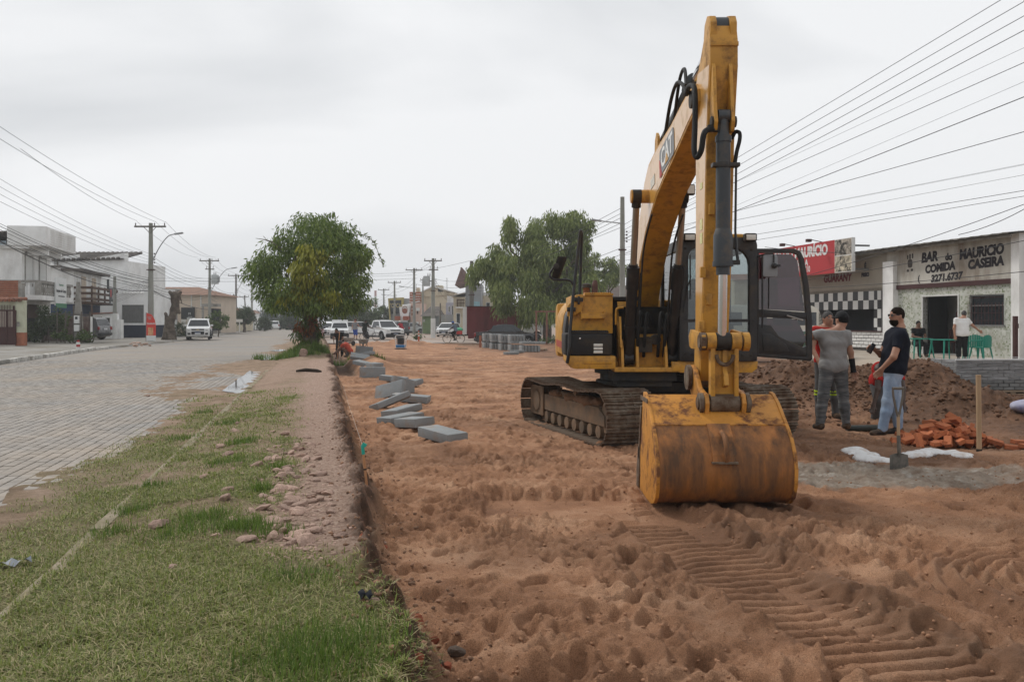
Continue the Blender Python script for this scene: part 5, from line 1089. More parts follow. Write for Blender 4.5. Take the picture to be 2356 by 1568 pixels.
part(t,'door',DKIN,[((-.02,1.0,0),(.02,3.4,2.4))]); part(t,'roller_shutter',WOOD,[((.02,1.0,1.6),(.06,3.4,2.5))])
sb = part(t,'sign_board',SIGNW,[((1.52,1.6,2.45),(1.6,4.2,4.35))]); part(t,'sign_band',GRNT,[((1.602,1.6,2.3),(1.612,4.2,2.6))],par=sb)
F = frame_mat((1.61,2.9,3.45),(0,1,0),(0,0,1)); text('Imagens do Campo',.30,DRKT,sb,F,ext=.002,bold=.006); text('Agropecuária',.20,GRNT,sb,F @ Matrix.Translation((0,.42,0)),ext=.002); part(sb,'print_bar',DRKT,[((1.605,2.2,3.05),(1.61,3.7,3.12))],par=sb)
# water tank seen over the roof
t = thing('roof_tank','dark water tank standing on the roof edge of the white balcony house','tank',(-37.3,62,6.9)); mb = MB(); mb.lathe([(.5,0),(.6,.1),(.62,.8),(.4,1.0)],(0,0,0),'z',16); mb.build('tank_shell',TILED,t,smooth=True); part(t,'stand',GRYW,[((-.5,-.5,-.35),(.5,.5,0))])
# ---- house B
t = thing('house','white two-storey house with a brown timber balcony and blue ground floor','house',(-34.75,70.7,.25),AL)
part(t,'wall',WH,[((-8,0,2.7),(0,9,5.3))]); part(t,'ground_floor',BLUEW,[((-8,.1,0),(-.1,9,2.7))]); part(t,'eave',TILED,[((-8.3,-.3,5.6),(-.9,9.3,5.72)),((-.9,-.3,5.3),(.7,9.3,5.5))]); part(t,'parapet',WH,[((-8,0,5.3),(-1,8.8,5.6))])
for y0 in (2.2,5.6):
    for k in range(2): part(t,'shutter',BEIGE,[((0,y0+k*.75,3.0),(.05,y0+.6+k*.75,5.0))])
part(t,'balcony_floor',WOOD,[((.01,0,2.72),(1.4,9,2.9))])
for z in (3.0,3.45,3.9): part(t,'balcony_rail',WOOD,[((1.3,0,z),(1.38,9,z+.2))]); part(t,'balcony_rail',WOOD,[((.0,-.08,z),(1.3,.0,z+.2))])
for k in range(5): part(t,'balcony_post',WOOD,[((1.22,k*2.2+.05,0 if k in (0,4) else 2.7),(1.34,k*2.2+.17,4.15))])
bn = part(t,'banner',SIGNK,[((1.39,5.6,2.75),(1.41,7.7,4.2))]); F = frame_mat((1.415,6.65,3.3),(0,1,0),(0,0,1)); text('ICES',.42,SIGNW,bn,F @ Matrix.Translation((.35,.1,0)),ext=.002); text('PERFUMES',.24,SIGNW,bn,F @ Matrix.Translation((0,-.38,0)),ext=.002,bold=.005); mb = MB(); mb.T = F; mb.prism(rrect(-.75,.1,-.3,.8,.2),0,.004,'z'); mb.build('red_mark',REDT,bn)
part(t,'awning',BLUEW,[((-1.2,-1.6,2.9),(-.1,-.1,3.0))])
# ---- tall white house C with dark tiles
t = thing('house','tall plain white house with a dark tiled roof behind the timber balcony','house',(-35.6,82.5,.25))
part(t,'wall',WH2,[((-13,0,0),(0,9,6.9))]); mb = MB(); mb.prism([(-10,6.9),(-4.5,6.9),(-4.5,7.5)],0,.2,'y'); mb.prism([(-4.5,6.9),(0,6.9),(0,7.65),(-.6,7.6)],-.02,.2,'y'); mb.build('gable',WH2,t)
mb = MB(); mb.quad((-12.5,-.3,6.75),(-.3,-.3,7.1),(-.6,5,8.05),(-12.5,5,8.0)); mb.quad((-12.5,-.3,6.68),(-12.5,5,7.9),(-.6,5,7.95),(-.3,-.3,7.02)); mb.build('roof',TILED,t)
for k in range(26): mb = MB(); mb.tube([(-12.3+k*.46,-.3,6.8+k*.013),(-12.3+k*.46,5,8.05)],.13,6); mb.build('roof_tile',TILED,t,smooth=True)
part(t,'chimney_block',WH2,[((-9.5,-.25,4.6),(-6.7,-.02,6.9))]); part(t,'vent',GLD,[((-1.9,-.03,4.0),(-1.7,.0,5.2))]); part(t,'drain_pipe',GRYW,[((-6.5,-.1,3.0),(-6.4,0,6.9))])
# ---- low white building D with dark base and big grille
t = thing('shop_building','low white building with navy base and a wide grey roller grille','building',(-33.35,75,.2))
X1 = 2.72
part(t,'wall',WH2,[((0,0,1.05),(.5,6,3.75)),((.5,.0,2.75),(2.35,6,3.75)),((2.35,0,1.05),(X1,6,4.2))]); part(t,'base',NAVY,[((-.05,-.03,0),(X1+.03,6,1.05))]); part(t,'sill',WH2,[((.35,-.08,1.05),(2.5,6,1.22))]); part(t,'back_wall',DKIN,[((.5,.5,1.2),(2.35,.6,2.75))])
for k in range(12): part(t,'grille_bar',IRONG,[((.52+k*.155,.04,1.22),(.60+k*.155,.08,2.75))])
part(t,'grille_panel',IRONG,[((.5,.12,1.22),(2.35,.15,2.75))])
for k in range(8): mb = MB(); mb.tube([(.6+k*.24,-.05,3.74),(.6+k*.24,5,3.95)],.09,6); mb.build('roof_tile',WH,t)
t = thing('satellite_dish','white satellite dish on the roof of the navy-based building','satellite dish',(-30.75,76,4.4)); mb = MB(); mb.lathe([(.02,.12),(.3,.08),(.55,-.06),(.57,-.05),(.3,.10),(.02,.15)],(0,0,0),'y',20); mb.build('dish',WH,t,smooth=True); mb = MB(); mb.tube([(0,.1,-.5),(0,.1,0)],.03,6); mb.build('mast',IRONG,t)
# garage front wall with tiled coping
t = thing('garden_wall','white garage wall with a dark opening beside the grey car','wall',(-33.4,71,.2))
part(t,'wall',WH2,[((0,0,0),(.3,.3,1.95)),((.3,0,1.65),(1.35,.3,1.95)),((1.35,0,0),(1.95,.3,1.95)),((.3,0,0),(1.35,.3,.35))]); part(t,'opening',DKIN,[((.3,.15,.35),(1.35,.2,1.65))]); tiles(t,-.05,1.8,-.1,.4,1.95,2.05,2,4,TILE,nm='coping'); part(t,'end_pier',WH2,[((1.97,-.1,0),(2.3,.35,1.5))])
# ---- E,grey shop
t = thing('shop_building','grey rendered shop with dark sign boards above its doors','shop',(P(343,740,80).x,80,.2))
part(t,'wall',GRYW,[((0,0,0),(.35,2,3.9)),((.35,0,2.3),(1.8,2,3.0)),((.0,.25,3.0),(1.8,2,3.8)),((1.0,0,0),(1.2,2,2.3)),((1.65,0,0),(1.8,2,2.3))]); part(t,'door',DKIN,[((.35,.4,0),(1.0,.45,2.3)),((1.2,.4,0),(1.65,.45,2.3))])
mb = MB(); mb.quad((0,-.4,4.1),(1.9,-.6,3.75),(1.9,3,4.4),(0,3,4.4)); mb.quad((0,-.4,4.04),(0,3,4.3),(1.9,3,4.3),(1.9,-.6,3.69)); mb.build('roof_sheet',ASB,t)
s1 = part(t,'sign_board',SIGNK,[((.35,.12,3.05),(.9,.2,3.75))]); s2 = part(t,'sign_board',SIGNK,[((1.0,.12,2.95),(1.75,.2,3.6))]); text('NO',.30,BLUT,s2,frame_mat((1.36,.115,3.28),(1,0,0),(0,0,1)),ext=.003,bold=.01); text('3',.26,BLUT,s1,frame_mat((.75,.115,3.35),(1,0,0),(0,0,1)),ext=.003); text('i:',.34,SIGNW,s1,frame_mat((.52,.115,3.35),(1,0,0),(0,0,1)),ext=.003)
# ---- F,beige house with brown roof
fx = P(297,740,100).x
t = thing('house','long beige house with a brown hipped roof and dark hanging sign','house',(fx,100,.2)); W = P(480,740,100).x-fx
part(t,'wall',BEIGE,[((0,0,0),(W,10,4.35))]); mb = MB(); mb.add([(-.4,-.5,4.3),(W+.5,-.5,4.3),(W+.5,10.5,4.3),(-.4,10.5,4.3),(1.5,4,5.35),(W-2.5,4,5.35)],[(0,1,5,4),(1,2,5),(2,3,4,5),(3,0,4),(0,3,2,1)]); mb.build('roof',TILEB,t)
hb = part(t,'hanging_sign',SIGNK,[((W-3.0,-.25,1.6),(W-1.5,-.15,2.9))]); text('M',.35,SIGNW,hb,frame_mat((W-2.05,-.26,2.2),(1,0,0),(0,0,1))); text('STUDIO',.14,SIGNW,hb,frame_mat((W-2.0,-.26,1.85),(1,0,0),(0,0,1))); part(t,'drain_pipe',SHUT,[((W-1.95,-.1,2.9),(W-1.87,0,4.3)),((W-.9,-.1,3.0),(W-.8,0,4.3))]); winy(t,0,W-4.0,W-3.5,1.5,2.9)
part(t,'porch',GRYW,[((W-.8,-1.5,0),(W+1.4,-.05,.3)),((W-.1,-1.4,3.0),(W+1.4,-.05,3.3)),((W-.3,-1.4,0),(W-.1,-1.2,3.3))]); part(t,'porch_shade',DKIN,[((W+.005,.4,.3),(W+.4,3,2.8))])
for (a,b_,h) in ((417,428,1.55),(430,450,1.75),(455,470,1.2)):
    x0,x1 = P(a,0,92).x,P(b_,0,92).x; t = thing('garden_fence',{417: 'narrow white slatted garden gate before the beige house',430: 'tall white slatted fence panel before the beige house',455: 'low white garden fence right of the taller white panel'}[a],'fence',(x0,92,.2)); n = max(4,int((x1-x0)/.09))
    for k in range(n): part(t,'slat',SHUT,[((k*(x1-x0)/n,0,.5),(k*(x1-x0)/n+.055,.03,h))])
    part(t,'rail',SHUT,[((0,.03,.6),(x1-x0,.06,.7)),((0,.03,h-.15),(x1-x0,.06,h-.05))]); part(t,'base_wall',BEIGE,[((0,-.05,0),(x1-x0,.1,.5))])
# ---- G,small houses further down
t = thing('house','small beige house with a low orange-brown lean-to roof further down the road','house',(P(486,0,122).x,122,.2)); W = P(548,0,122).x-P(486,0,122).x
part(t,'wall',CREAM,[((0,0,0),(W,7,2.2))]); mb = MB(); mb.prism([(-.3,3.6),(-.3,3.75),(W+.3,2.5),(W+.3,2.3)],-.4,7.2,'y'); mb.build('roof',TILE,t); mb = MB(); mb.prism([(0,2.2),(W,2.2),(W,2.3),(0,3.55)],0.002,.3,'y'); mb.build('gable',GRYW,t); winy(t,0,W-2.2,W-1.0,.8,2.0)
t = thing('garage_row','row of white panelled garages behind the clipped street tree','garage',(P(566,0,140).x,140,.2)); W = P(596,0,140).x-P(566,0,140).x; part(t,'wall',WH2,[((0,0,0),(W,6,1.75))])
for k in range(5): part(t,'pier',GRYW,[((k*W/5,-.08,0),(k*W/5+.12,0,1.7))])
for (a,b_,y0,Y,m,lab) in ((600,640,744,200,WH2,'white flat house far down the paved road'),(640,688,748,160,CREAM,'low cream wall building across the far bend'),(668,712,742,190,PINKW,'pinkish low house beyond the far bend'),(780,850,745,190,GRYW,'long grey house behind the dark trees'),(555,575,716,210,WH2,'narrow white house gable far beyond the garages'),(735,770,752,170,WH,'pale low house behind the roof-racked pickup')):
    x0,x1 = P(a,0,Y).x,P(b_,0,Y).x; z1 = P(0,y0,Y).z; t = thing('house',lab,'house',(x0,Y,-.1)); part(t,'wall',m,[((0,0,0),(x1-x0,8,z1-.3))]); mb = MB(); mb.prism([(-.3,z1-.3),(x1-x0+.3,z1-.3),((x1-x0)/2,z1+.5)],-.3,8.3,'y'); mb.build('roof',TILEB if Y != 190 else TILED,t); winy(t,0,(x1-x0)*.3,(x1-x0)*.3+1.1,.9,min(2.2,z1-.6)); part(t,'door',WOOD,[(((x1-x0)*.65,-.04,0),((x1-x0)*.65+.9,0,min(2.1,z1-.5)))])
# ---- gate at the far left,tiled wall,brick wall,wire fence
t = thing('gate_wall','pale green gatehouse wall with clay tile coping at the barred gate','wall',(P(0,0,50).x-1.5,50,.2))
W = P(54,0,50).x-(P(0,0,50).x-1.5)
part(t,'wall',PALEG,[((W-.45,0,0),(W,.35,2.55)),((0,.1,2.05),(W-.45,.3,2.55))]); part(t,'plinth',BRK,[((W-.46,-.012,0),(W+.012,.36,.75))])
for k in range(11): mb = MB(); mb.tube([(.1+k*W/11,-.2,2.56),(.1+k*W/11,.55,2.66)],.10,7); mb.build('coping_tile',TILE,t,smooth=True)
t2 = thing('iron_gate','tall rust-red barred iron gate with a sheet metal foot','gate',(P(0,0,50).x-1.5,49.9,.2)); part(t2,'sheet_panel',IRON,[((0,.03,.05),(W-.5,.05,1.0))]); part(t2,'gate_frame',IRON,[((0,0,.05),(.08,.08,2.2)),((W-.55,0,.05),(W-.47,.08,2.25)),((1.9,0,.05),(1.98,.08,2.0)),((2.35,0,.05),(2.43,.08,2.0)),((0,0,1.0),(W-.5,.06,1.07)),((0,0,1.95),(W-.5,.06,2.02))])
for k in range(24): part(t2,'bar',IRON,[((.1+k*(W-.7)/24,.02,1.07),(.125+k*(W-.7)/24,.045,2.3))])
part(t2,'lock_box',GRYW,[((2.5,-.03,1.1),(2.65,0,1.35))])
t = thing('brick_wall','bare red brick wall above the tiled gatehouse','wall',(P(0,0,54).x-1,54,.2)); W = P(42,0,54).x-(P(0,0,54).x-1)
part(t,'core',M('mortar_grey',(.33,.28,.24),.95),[((0,.03,0),(W,.3,3.82))]); part(t,'pier',GRYW,[((W,0,0),(W+.25,.3,3.7))])
for r_ in range(10):
    for k in range(int(W/.30)+1):
        x = k*.30+(.15 if r_ % 2 else 0)-.15; x0 = max(0,x); x1 = min(W,x+.28)
        if x1-x0 > .06: part(t,'brick',BRK,[((x0,0,2.5+r_*.135),(x1,.1,2.5+r_*.135+.115))])
t = thing('low_wall','stained low plaster wall behind the wire fence','wall',(P(130,0,62).x,62,.2)); W = P(206,0,62).x-P(130,0,62).x; part(t,'wall',M('stained_wall',(.33,.28,.25),.95,.2,1.5,dirt=(.10,.045,.04),damt=.6,dscale=.9),[((-2.5,0,0),(W,.25,1.75))]); part(t,'end_pier',WH2,[((W,-.03,0),(W+.08,.28,1.7))])
t = thing('wire_fence','rusty pipe and wire fence before the stained wall','fence',(P(112,0,57).x,57,.2)); W = P(206,0,57).x-P(112,0,57).x; FE = M('fence_pipe',(.12,.10,.085),.8,.3,6)
for k in range(6): mb = MB(); mb.tube([(k*W/5,0,0),(k*W/5+.02,0,2.0 if k != 3 else 2.4)],.04,7); mb.build('post',FE,t)
mb = MB(); mb.tube([(0,0,1.85),(W,0,1.8)],.03,6); mb.build('top_pipe',FE,t); mb = MB(); mb.tube([(W*.35,0,.1),(W*.45,0,1.8)],.03,6); mb.build('brace',FE,t)
for k in range(8): mb = MB(); mb.tube([(0,0,.2+k*.2),(W,0,.2+k*.2)],.006,4); mb.build('wire',FE,t)
# conical concrete meter post
t = thing('meter_post','tapered concrete service post with a white meter box','post',(P(286/1.0*.5+0,0,57).x if False else P(285*.62,0,57).x,57.2,.2)); mb = MB(); mb.add([(-.32,-.15,0),(.32,-.15,0),(.32,.15,0),(-.32,.15,0),(-.09,-.08,3.9),(.09,-.08,3.9),(.09,.08,3.9),(-.09,.08,3.9)],[(0,1,5,4),(1,2,6,5),(2,3,7,6),(3,0,4,7),(4,5,6,7)]); mb.build('shaft',GRYW,t); b1 = part(t,'meter_box',WH2,[((-.16,-.26,1.25),(.16,-.14,1.75))]); part(t,'meter_glass',GLD,[((-.08,-.27,1.5),(.08,-.262,1.68))],par=b1); part(t,'lower_box',WH2,[((-.16,-.26,.75),(.16,-.16,1.15))])

# ---- far right side of the street
def fthing(name,label,cat,x,Y,z=-.08): return thing(name,label,cat,(P(x,0,Y).x,Y,z))
def lx(t,x): return P(x,0,t.location.y).x-t.location.x
def lz(t,y): return P(0,y,t.location.y).z-t.location.z
def fb(t,nm,mat,x0,x1,y0,y1,d0=0.,d1=6.,par=None,bevel=0): return part(t,nm,mat,[((lx(t,x0),d0,max(0,lz(t,y1))),(lx(t,x1),d1,lz(t,y0)))],par=par,bevel=bevel)
t = fthing('dealership','dark glass showroom with a yellow frame and lettering over the cars','building',893,150)
fb(t,'body',GREYP,898,946,686,765,.6,9); OCH = M('ochre',(.38,.32,.12),.7,.1)
mb = MB(); a = [(lx(t,893),lz(t,686)),(lx(t,925),lz(t,684)),(lx(t,929),lz(t,684)),(lx(t,924),lz(t,765)),(lx(t,920),lz(t,765)),(lx(t,924),lz(t,690)),(lx(t,896),lz(t,691)),(lx(t,901),lz(t,765)),(lx(t,898),lz(t,765))]; mb.prism(a,-.2,.6,'y'); mb.build('frame',OCH,t)
mb = MB(); mb.prism([(lx(t,896),lz(t,691)),(lx(t,924),lz(t,690)),(lx(t,921),lz(t,720)),(lx(t,899),lz(t,722))],.2,.4,'y'); gp = mb.build('glass_front',GLD,t); text('TOPCAR',1.0,M('gold',(.42,.34,.16),.5),gp,frame_mat((lx(t,911),.18,lz(t,703)),(1,0,0),(0,0,1)),ext=.02,sx=.62,bold=.02)
for k in range(4): fb(t,'mullion',GREYP,902+k*5,903+k*5,722,760,.3,.5)
t = fthing('house','pink and white shopfront with a slanted white panel and round basket emblem','shop',908,122)
fb(t,'wall',PINKW,945,968,697,770,0,8); fb(t,'upper_wall',WH2,925,945,700,735,.5,8); fb(t,'lower_wall',CREAM,910,945,735,766,.3,8)
mb = MB(); mb.prism([(lx(t,919),lz(t,706)),(lx(t,944),lz(t,703)),(lx(t,935),lz(t,767)),(lx(t,926),lz(t,767))],-.3,.3,'y'); pn = mb.build('slanted_panel',WH2,t)
mb = MB(); mb.lathe([(.01,-.02),(.34,-.02),(.36,.0),(.34,.05),(.01,.05)],(lx(t,932),-.34,lz(t,715)),'y',20); em = mb.build('emblem',M('copper',(.27,.10,.06),.5),pn); mb = MB(); mb.tube([(lx(t,932)+.34*math.cos(R(a)),-.36,lz(t,713)+.52*math.sin(R(a))) for a in range(0,181,20)],.04,6); mb.build('basket_handle',MATS['copper'],em)
for x0,x1 in ((910,922),(929,943)): fb(t,'awning',M('terracotta',(.33,.10,.06),.8,.1),x0,x1,727,736,-.9,.3)
fb(t,'door',WH2,958,963,740,767,-.05,0); fb(t,'door',WH2,966,968,740,767,-.05,0)
for zz in range(3): fb(t,'window',TILE,946.5,949.5,703+zz*8,709+zz*8,-.05,0)
fb(t,'air_unit',SHUT,958,965.5,708,715,-.4,0); fb(t,'service_window',WOOD,959,962,715,722,-.05,0)
mb = MB(); mb.tube([(lx(t,935),-.2,lz(t,726)),(lx(t,935),-.2,lz(t,720)),(lx(t,945),-.2,lz(t,720))],.03,5); mb.build('balcony_rail',IRONG,t)
t = fthing('house','large beige house with a white-trimmed gable and a red brick stair tower','house',945,132)
fb(t,'wall',CREAM,962,1046,676,770,0,8); mb = MB(); mb.prism([(lx(t,955),lz(t,680)),(lx(t,996),lz(t,660)),(lx(t,1048),lz(t,674)),(lx(t,1048),lz(t,677)),(lx(t,955),lz(t,684))],-.2,8,'y'); mb.build('gable',CREAM,t); mb = MB(); mb.prism([(lx(t,955),lz(t,680)),(lx(t,996),lz(t,660)),(lx(t,1048),lz(t,674)),(lx(t,1048),lz(t,672)),(lx(t,996),lz(t,657)),(lx(t,955),lz(t,678))],-.5,8.2,'y'); mb.build('roof_trim',SHUT,t)
fb(t,'roof_block',CREAM,1001,1016,655.5,664,1,4); mb = MB(); mb.prism([(lx(t,1008),lz(t,664)),(lx(t,1019),lz(t,669)),(lx(t,1019),lz(t,671)),(lx(t,1008),lz(t,671))],-.24,-.2,'y'); mb.build('gable_window',GLD,t)
tw = fb(t,'brick_tower',BRK,945,969,672,698,-1.5,2)
for k in range(4): fb(t,'tower_band',SHUT,944.7,969.3,676+k*6,677+k*6,-1.53,2.03,par=tw)
fb(t,'tower_vent',CREAM,959,966,662,672,-1,1); mb = MB(); mb.prism([(lx(t,929),lz(t,703)),(lx(t,968),lz(t,692)),(lx(t,968),lz(t,694)),(lx(t,930),lz(t,705))],-2,3,'y'); mb.build('canopy',SHUT,t)
t = fthing('house','low green-walled house with a dark mossy tile roof','house',968,113)
fb(t,'wall',GREENW,972.5,1012,727,767,0,8); mb = MB(); mb.add([(lx(t,967),-.5,lz(t,727)),(lx(t,1014),-.5,lz(t,727)),(lx(t,1006),3.0,lz(t,704)),(lx(t,985),3.0,lz(t,704)),(lx(t,967),8,lz(t,727)),(lx(t,1014),8,lz(t,727))],[(0,1,2,3),(1,5,2),(4,0,3),(3,2,5,4),(0,4,5,1)]); mb.build('roof',TILED,t)
sg = fb(t,'round_sign',SIGNW,973.5,977.5,734.5,740,-.03,0); text('G',.35,DRKT,sg,frame_mat((lx(t,975.5),-.04,lz(t,737.3)),(1,0,0),(0,0,1)))
for k in range(4): fb(t,'gate_slat',GREYP,1000+k*2.6,1001.6+k*2.6,725,766,-.25,-.2)
t = fthing('house','pale lavender two-storey house with a boarded grey fence','house',1012,108)
fb(t,'wall',LAV,1026,1046,696,768,0,7); fb(t,'upper_storey',WH,1028,1046,680,696,.5,7); winy(t,0,lx(t,1031),lx(t,1036),lz(t,718),lz(t,704)); winy(t,0,lx(t,1039),lx(t,1044),lz(t,726),lz(t,702))
for k in range(16): fb(t,'fence_board',GREYP,1012+k*3,1014.6+k*3,723+(.8 if k % 2 else 0),768,-1.0,-.95)
t = fthing('house','grey gabled house with a steep tiled roof over its balcony','house',1044,100)
fb(t,'wall',GREYP,1071,1108,652,770,0,8); fb(t,'lower_wing',CREAM,1044,1071,683,770,-.5,8); mb = MB(); mb.add([(lx(t,1049),-2,lz(t,658)),(lx(t,1063),-2,lz(t,618)),(lx(t,1090),3,lz(t,650)),(lx(t,1063),8,lz(t,618)),(lx(t,1049),8,lz(t,658)),(lx(t,1078),-2,lz(t,652)),(lx(t,1078),8,lz(t,652))],[(0,1,3,4),(1,5,6,3),(0,5,1),(4,3,6),(0,4,6,5)]); mb.build('roof',island_var(M('roof_mauve',(.19,.12,.11),.9,.2,4),.1),t)
for k in range(10): mb = MB(); a = Vector((lx(t,1063),-2+k*.9,lz(t,617.5))); mb.tube([a,(lx(t,1078.5),-2+k*.9,lz(t,652))],.10,5); mb.build('roof_tile',MATS['roof_mauve'],t)
mb = MB(); mb.add([(lx(t,1037),-2,lz(t,681)),(lx(t,1072),-1,lz(t,673)),(lx(t,1072),3,lz(t,678)),(lx(t,1048),3,lz(t,690))],[(0,1,2,3)]); mb.build('canopy',SHUT,t)
bl = fb(t,'balcony',WOOD,1052,1053.2,688,706,-1,-.9)
for k in range(5): fb(t,'baluster',WOOD,1053.5+k*3.2,1054.5+k*3.2,688,706,-1,-.9,par=bl)
fb(t,'balcony_rail',WOOD,1052,1070,689,691,-1.02,-.88,par=bl); fb(t,'balcony_rail',WOOD,1052,1070,697,698.5,-1.02,-.88,par=bl); fb(t,'balcony_floor',SHUT,1050,1075,706,709,-1.3,.2,par=bl); fb(t,'blue_tank',M('pale_blue',(.25,.40,.45),.6),1088,1104,694,706,-1,.0); winy(t,-.5,lx(t,1050),lx(t,1060),lz(t,745),lz(t,720))
t = fthing('house','yellow and white low house seen under the willow branches','house',1108,104); fb(t,'wall',CREAM,1108,1145,680,770,0,6); fb(t,'gable_wall',WH,1112,1140,672,680,.1,6); winy(t,0,lx(t,1118),lx(t,1128),lz(t,720),lz(t,695))
t = fthing('shed','long low building with a brown sheet roof and mint green gable','shed',1310,90); fb(t,'wall',M('brownwall',(.13,.10,.085),.9,.2),1316,1560,690,775,0,8); mb = MB(); mb.add([(lx(t,1312),-.5,lz(t,690)),(lx(t,1570),-.5,lz(t,692)),(lx(t,1570),5,lz(t,652)),(lx(t,1318),5,lz(t,652))],[(0,1,2,3),(3,2,1,0)]); mb.build('roof',M('brown_sheet',(.10,.075,.065),.9,.25,2,bump=.2),t); fb(t,'gable',M('mint',(.35,.50,.36),.8),1311,1316,654,690,-.6,0); fb(t,'ridge',SHUT,1318,1440,650,653,4.9,5.1)
t = fthing('house','cream house with a clay tile edge seen behind the cab door','house',1690,58,.1); fb(t,'wall',CREAM,1690,1790,642,770,0,6); mb = MB(); mb.add([(lx(t,1685),-.5,lz(t,645)),(lx(t,1795),-.5,lz(t,640)),(lx(t,1795),4,lz(t,622)),(lx(t,1685),4,lz(t,624))],[(0,1,2,3),(3,2,1,0)]); mb.build('roof',TILE,t); winy(t,0,lx(t,1748),lx(t,1762),lz(t,712),lz(t,672))

# ------------------------------------------------------------------ the bar
def bar_mosaic():
    m = M('mosaic_tile',(.50,.51,.46),.35,.15,3,spec=.5,dirt=(.28,.27,.22),damt=.3,dscale=1)
    nt = m.node_tree; N = nt.nodes; L = nt.links; b = N['Principled BSDF']; src = b.inputs['Base Color'].links[0].from_socket
    tc = N.new('ShaderNodeTexCoord'); vm = N.new('ShaderNodeVectorMath'); vm.operation = 'SCALE'; vm.inputs['Scale'].default_value = 15; L.new(tc.outputs['Object'],vm.inputs[0])
    fl = N.new('ShaderNodeVectorMath'); fl.operation = 'FLOOR'; L.new(vm.outputs[0],fl.inputs[0]); wn = N.new('ShaderNodeTexWhiteNoise'); wn.noise_dimensions = '3D'; L.new(fl.outputs[0],wn.inputs[0])
    no = N.new('ShaderNodeTexNoise'); no.inputs['Scale'].default_value = 1.1; mpz = N.new('ShaderNodeMapping'); mpz.inputs['Scale'].default_value = (.2,.2,1.6); L.new(tc.outputs['Object'],mpz.inputs[0]); L.new(mpz.outputs[0],no.inputs['Vector'])
    cmp = N.new('ShaderNodeMath'); cmp.operation = 'LESS_THAN'; mul = N.new('ShaderNodeMath'); mul.operation = 'MULTIPLY'; mul.inputs[1].default_value = .5; L.new(no.outputs[0],mul.inputs[0]); L.new(wn.outputs[0],cmp.inputs[0]); L.new(mul.outputs[0],cmp.inputs[1])
    mx = N.new('ShaderNodeMix'); mx.data_type = 'RGBA'; L.new(cmp.outputs[0],mx.inputs[0]); L.new(src,mx.inputs[6]); mx.inputs[7].default_value = (.19,.22,.13,1); L.new(mx.outputs[2],b.inputs['Base Color']); return m
MOS = bar_mosaic()
BARW = M('bar_cream',(.50,.48,.43),.9,.12,.8,dirt=(.24,.20,.16),damt=.4,dscale=.6,stretch=(1,1,.4)); MAROON = M('maroon',(.055,.018,.018),.7,.2,2)
KTILE = M('black_tile',(.016,.016,.018),.3,.2,2,spec=.5); WTILE = M('white_tile_wall',(.62,.62,.60),.3,.06,2,spec=.5); WBRK = island_var(M('white_brick',(.66,.65,.63),.6,.06,2),.06)
BZ = .28
BAR = thing('bar','single-storey bar with hand-painted sign, green mosaic tiles and white brick counter wall','bar',(17.65,31.2,BZ),AL)
def fy(px_):            # picture column -> local y along the bar front
    k = (px_-CX)/FPX; ux,uy = -math.sin(AL),math.cos(AL); return (k*31.2-17.65)/(ux-k*uy)
def fz(px_,py_): y = fy(px_); Y = 31.2+y*math.cos(AL); return CH+(HY-py_)/FPX*Y-BZ
yd0,yd1,yw0,yw1,yp0,yp1 = fy(2204.6),fy(2124),fy(2310),fy(2230),fy(2066.8),fy(2042.7)
yL = fy(1838); zsl = fz(2200,648); zt = fz(2330,541); zdoor = fz(2165,681); zw0,zw1 = fz(2270,747),fz(2270,677)
y0 = .12
part(BAR,'wall',MOS,[((0,y0,0),(.2,yw0,zsl)),((0,yw0,0),(.2,yw1,zw0)),((0,yw0,zw1),(.2,yw1,zsl)),((0,yw1,0),(.2,yd0,zsl)),((0,yd0,zdoor),(.2,yd1,zsl)),((0,yd1,0),(.2,yp0,zsl))])
fas = part(BAR,'fascia',BARW,[((-.06,.0,zsl),(.2,yp0,zt))]); part(BAR,'fascia_band',MAROON,[((-.10,.0,zsl-.18),(.2,yp0,zsl-.002))])
part(BAR,'end_pilaster',WH,[((-.12,-.28,0),(.3,.10,zt+.12))]); part(BAR,'end_wall',WH,[((.3,-.25,0),(9,.05,zt-.3))]); part(BAR,'side_block',GRYW,[((.35,-2.6,2.9),(8,-.27,4.1))]); part(BAR,'side_wall',WH,[((.3,-2.6,0),(8,-.3,2.9))])
part(BAR,'pillar',WH2,[((-.25,yp0,0),(.2,yp1,fz(2055,602)))]); part(BAR,'pillar_head',BARW,[((-.05,yp0,fz(2055,602)),(.2,yp1,zt))]); part(BAR,'left_fascia',M('bar_eave_shade',(.33,.30,.25),.9,.15,.8),[((.02,yp1,zsl-.05),(.2,yL,zt))])  # left fascia coloured darker: the shade under the eave is in its colour
part(BAR,'inner_wall',WTILE,[((1.7,y0,0),(1.8,yL,zt-.3))]); part(BAR,'floor',GRYW,[((.2,y0,-.1),(9,yL,.02))]); part(BAR,'ceiling',DKIN,[((.2,y0,zsl+.02),(9,yL,zsl+.1))]); part(BAR,'partition',M('dim_wall',(.30,.29,.28),.9),[((.2,yp1,0),(3.2,yp1+.1,zsl))]); part(BAR,'end_partition',M('dim_wall',(.3,.29,.28),.9),[((.2,yL,0),(9,yL+.15,zt-.3))])
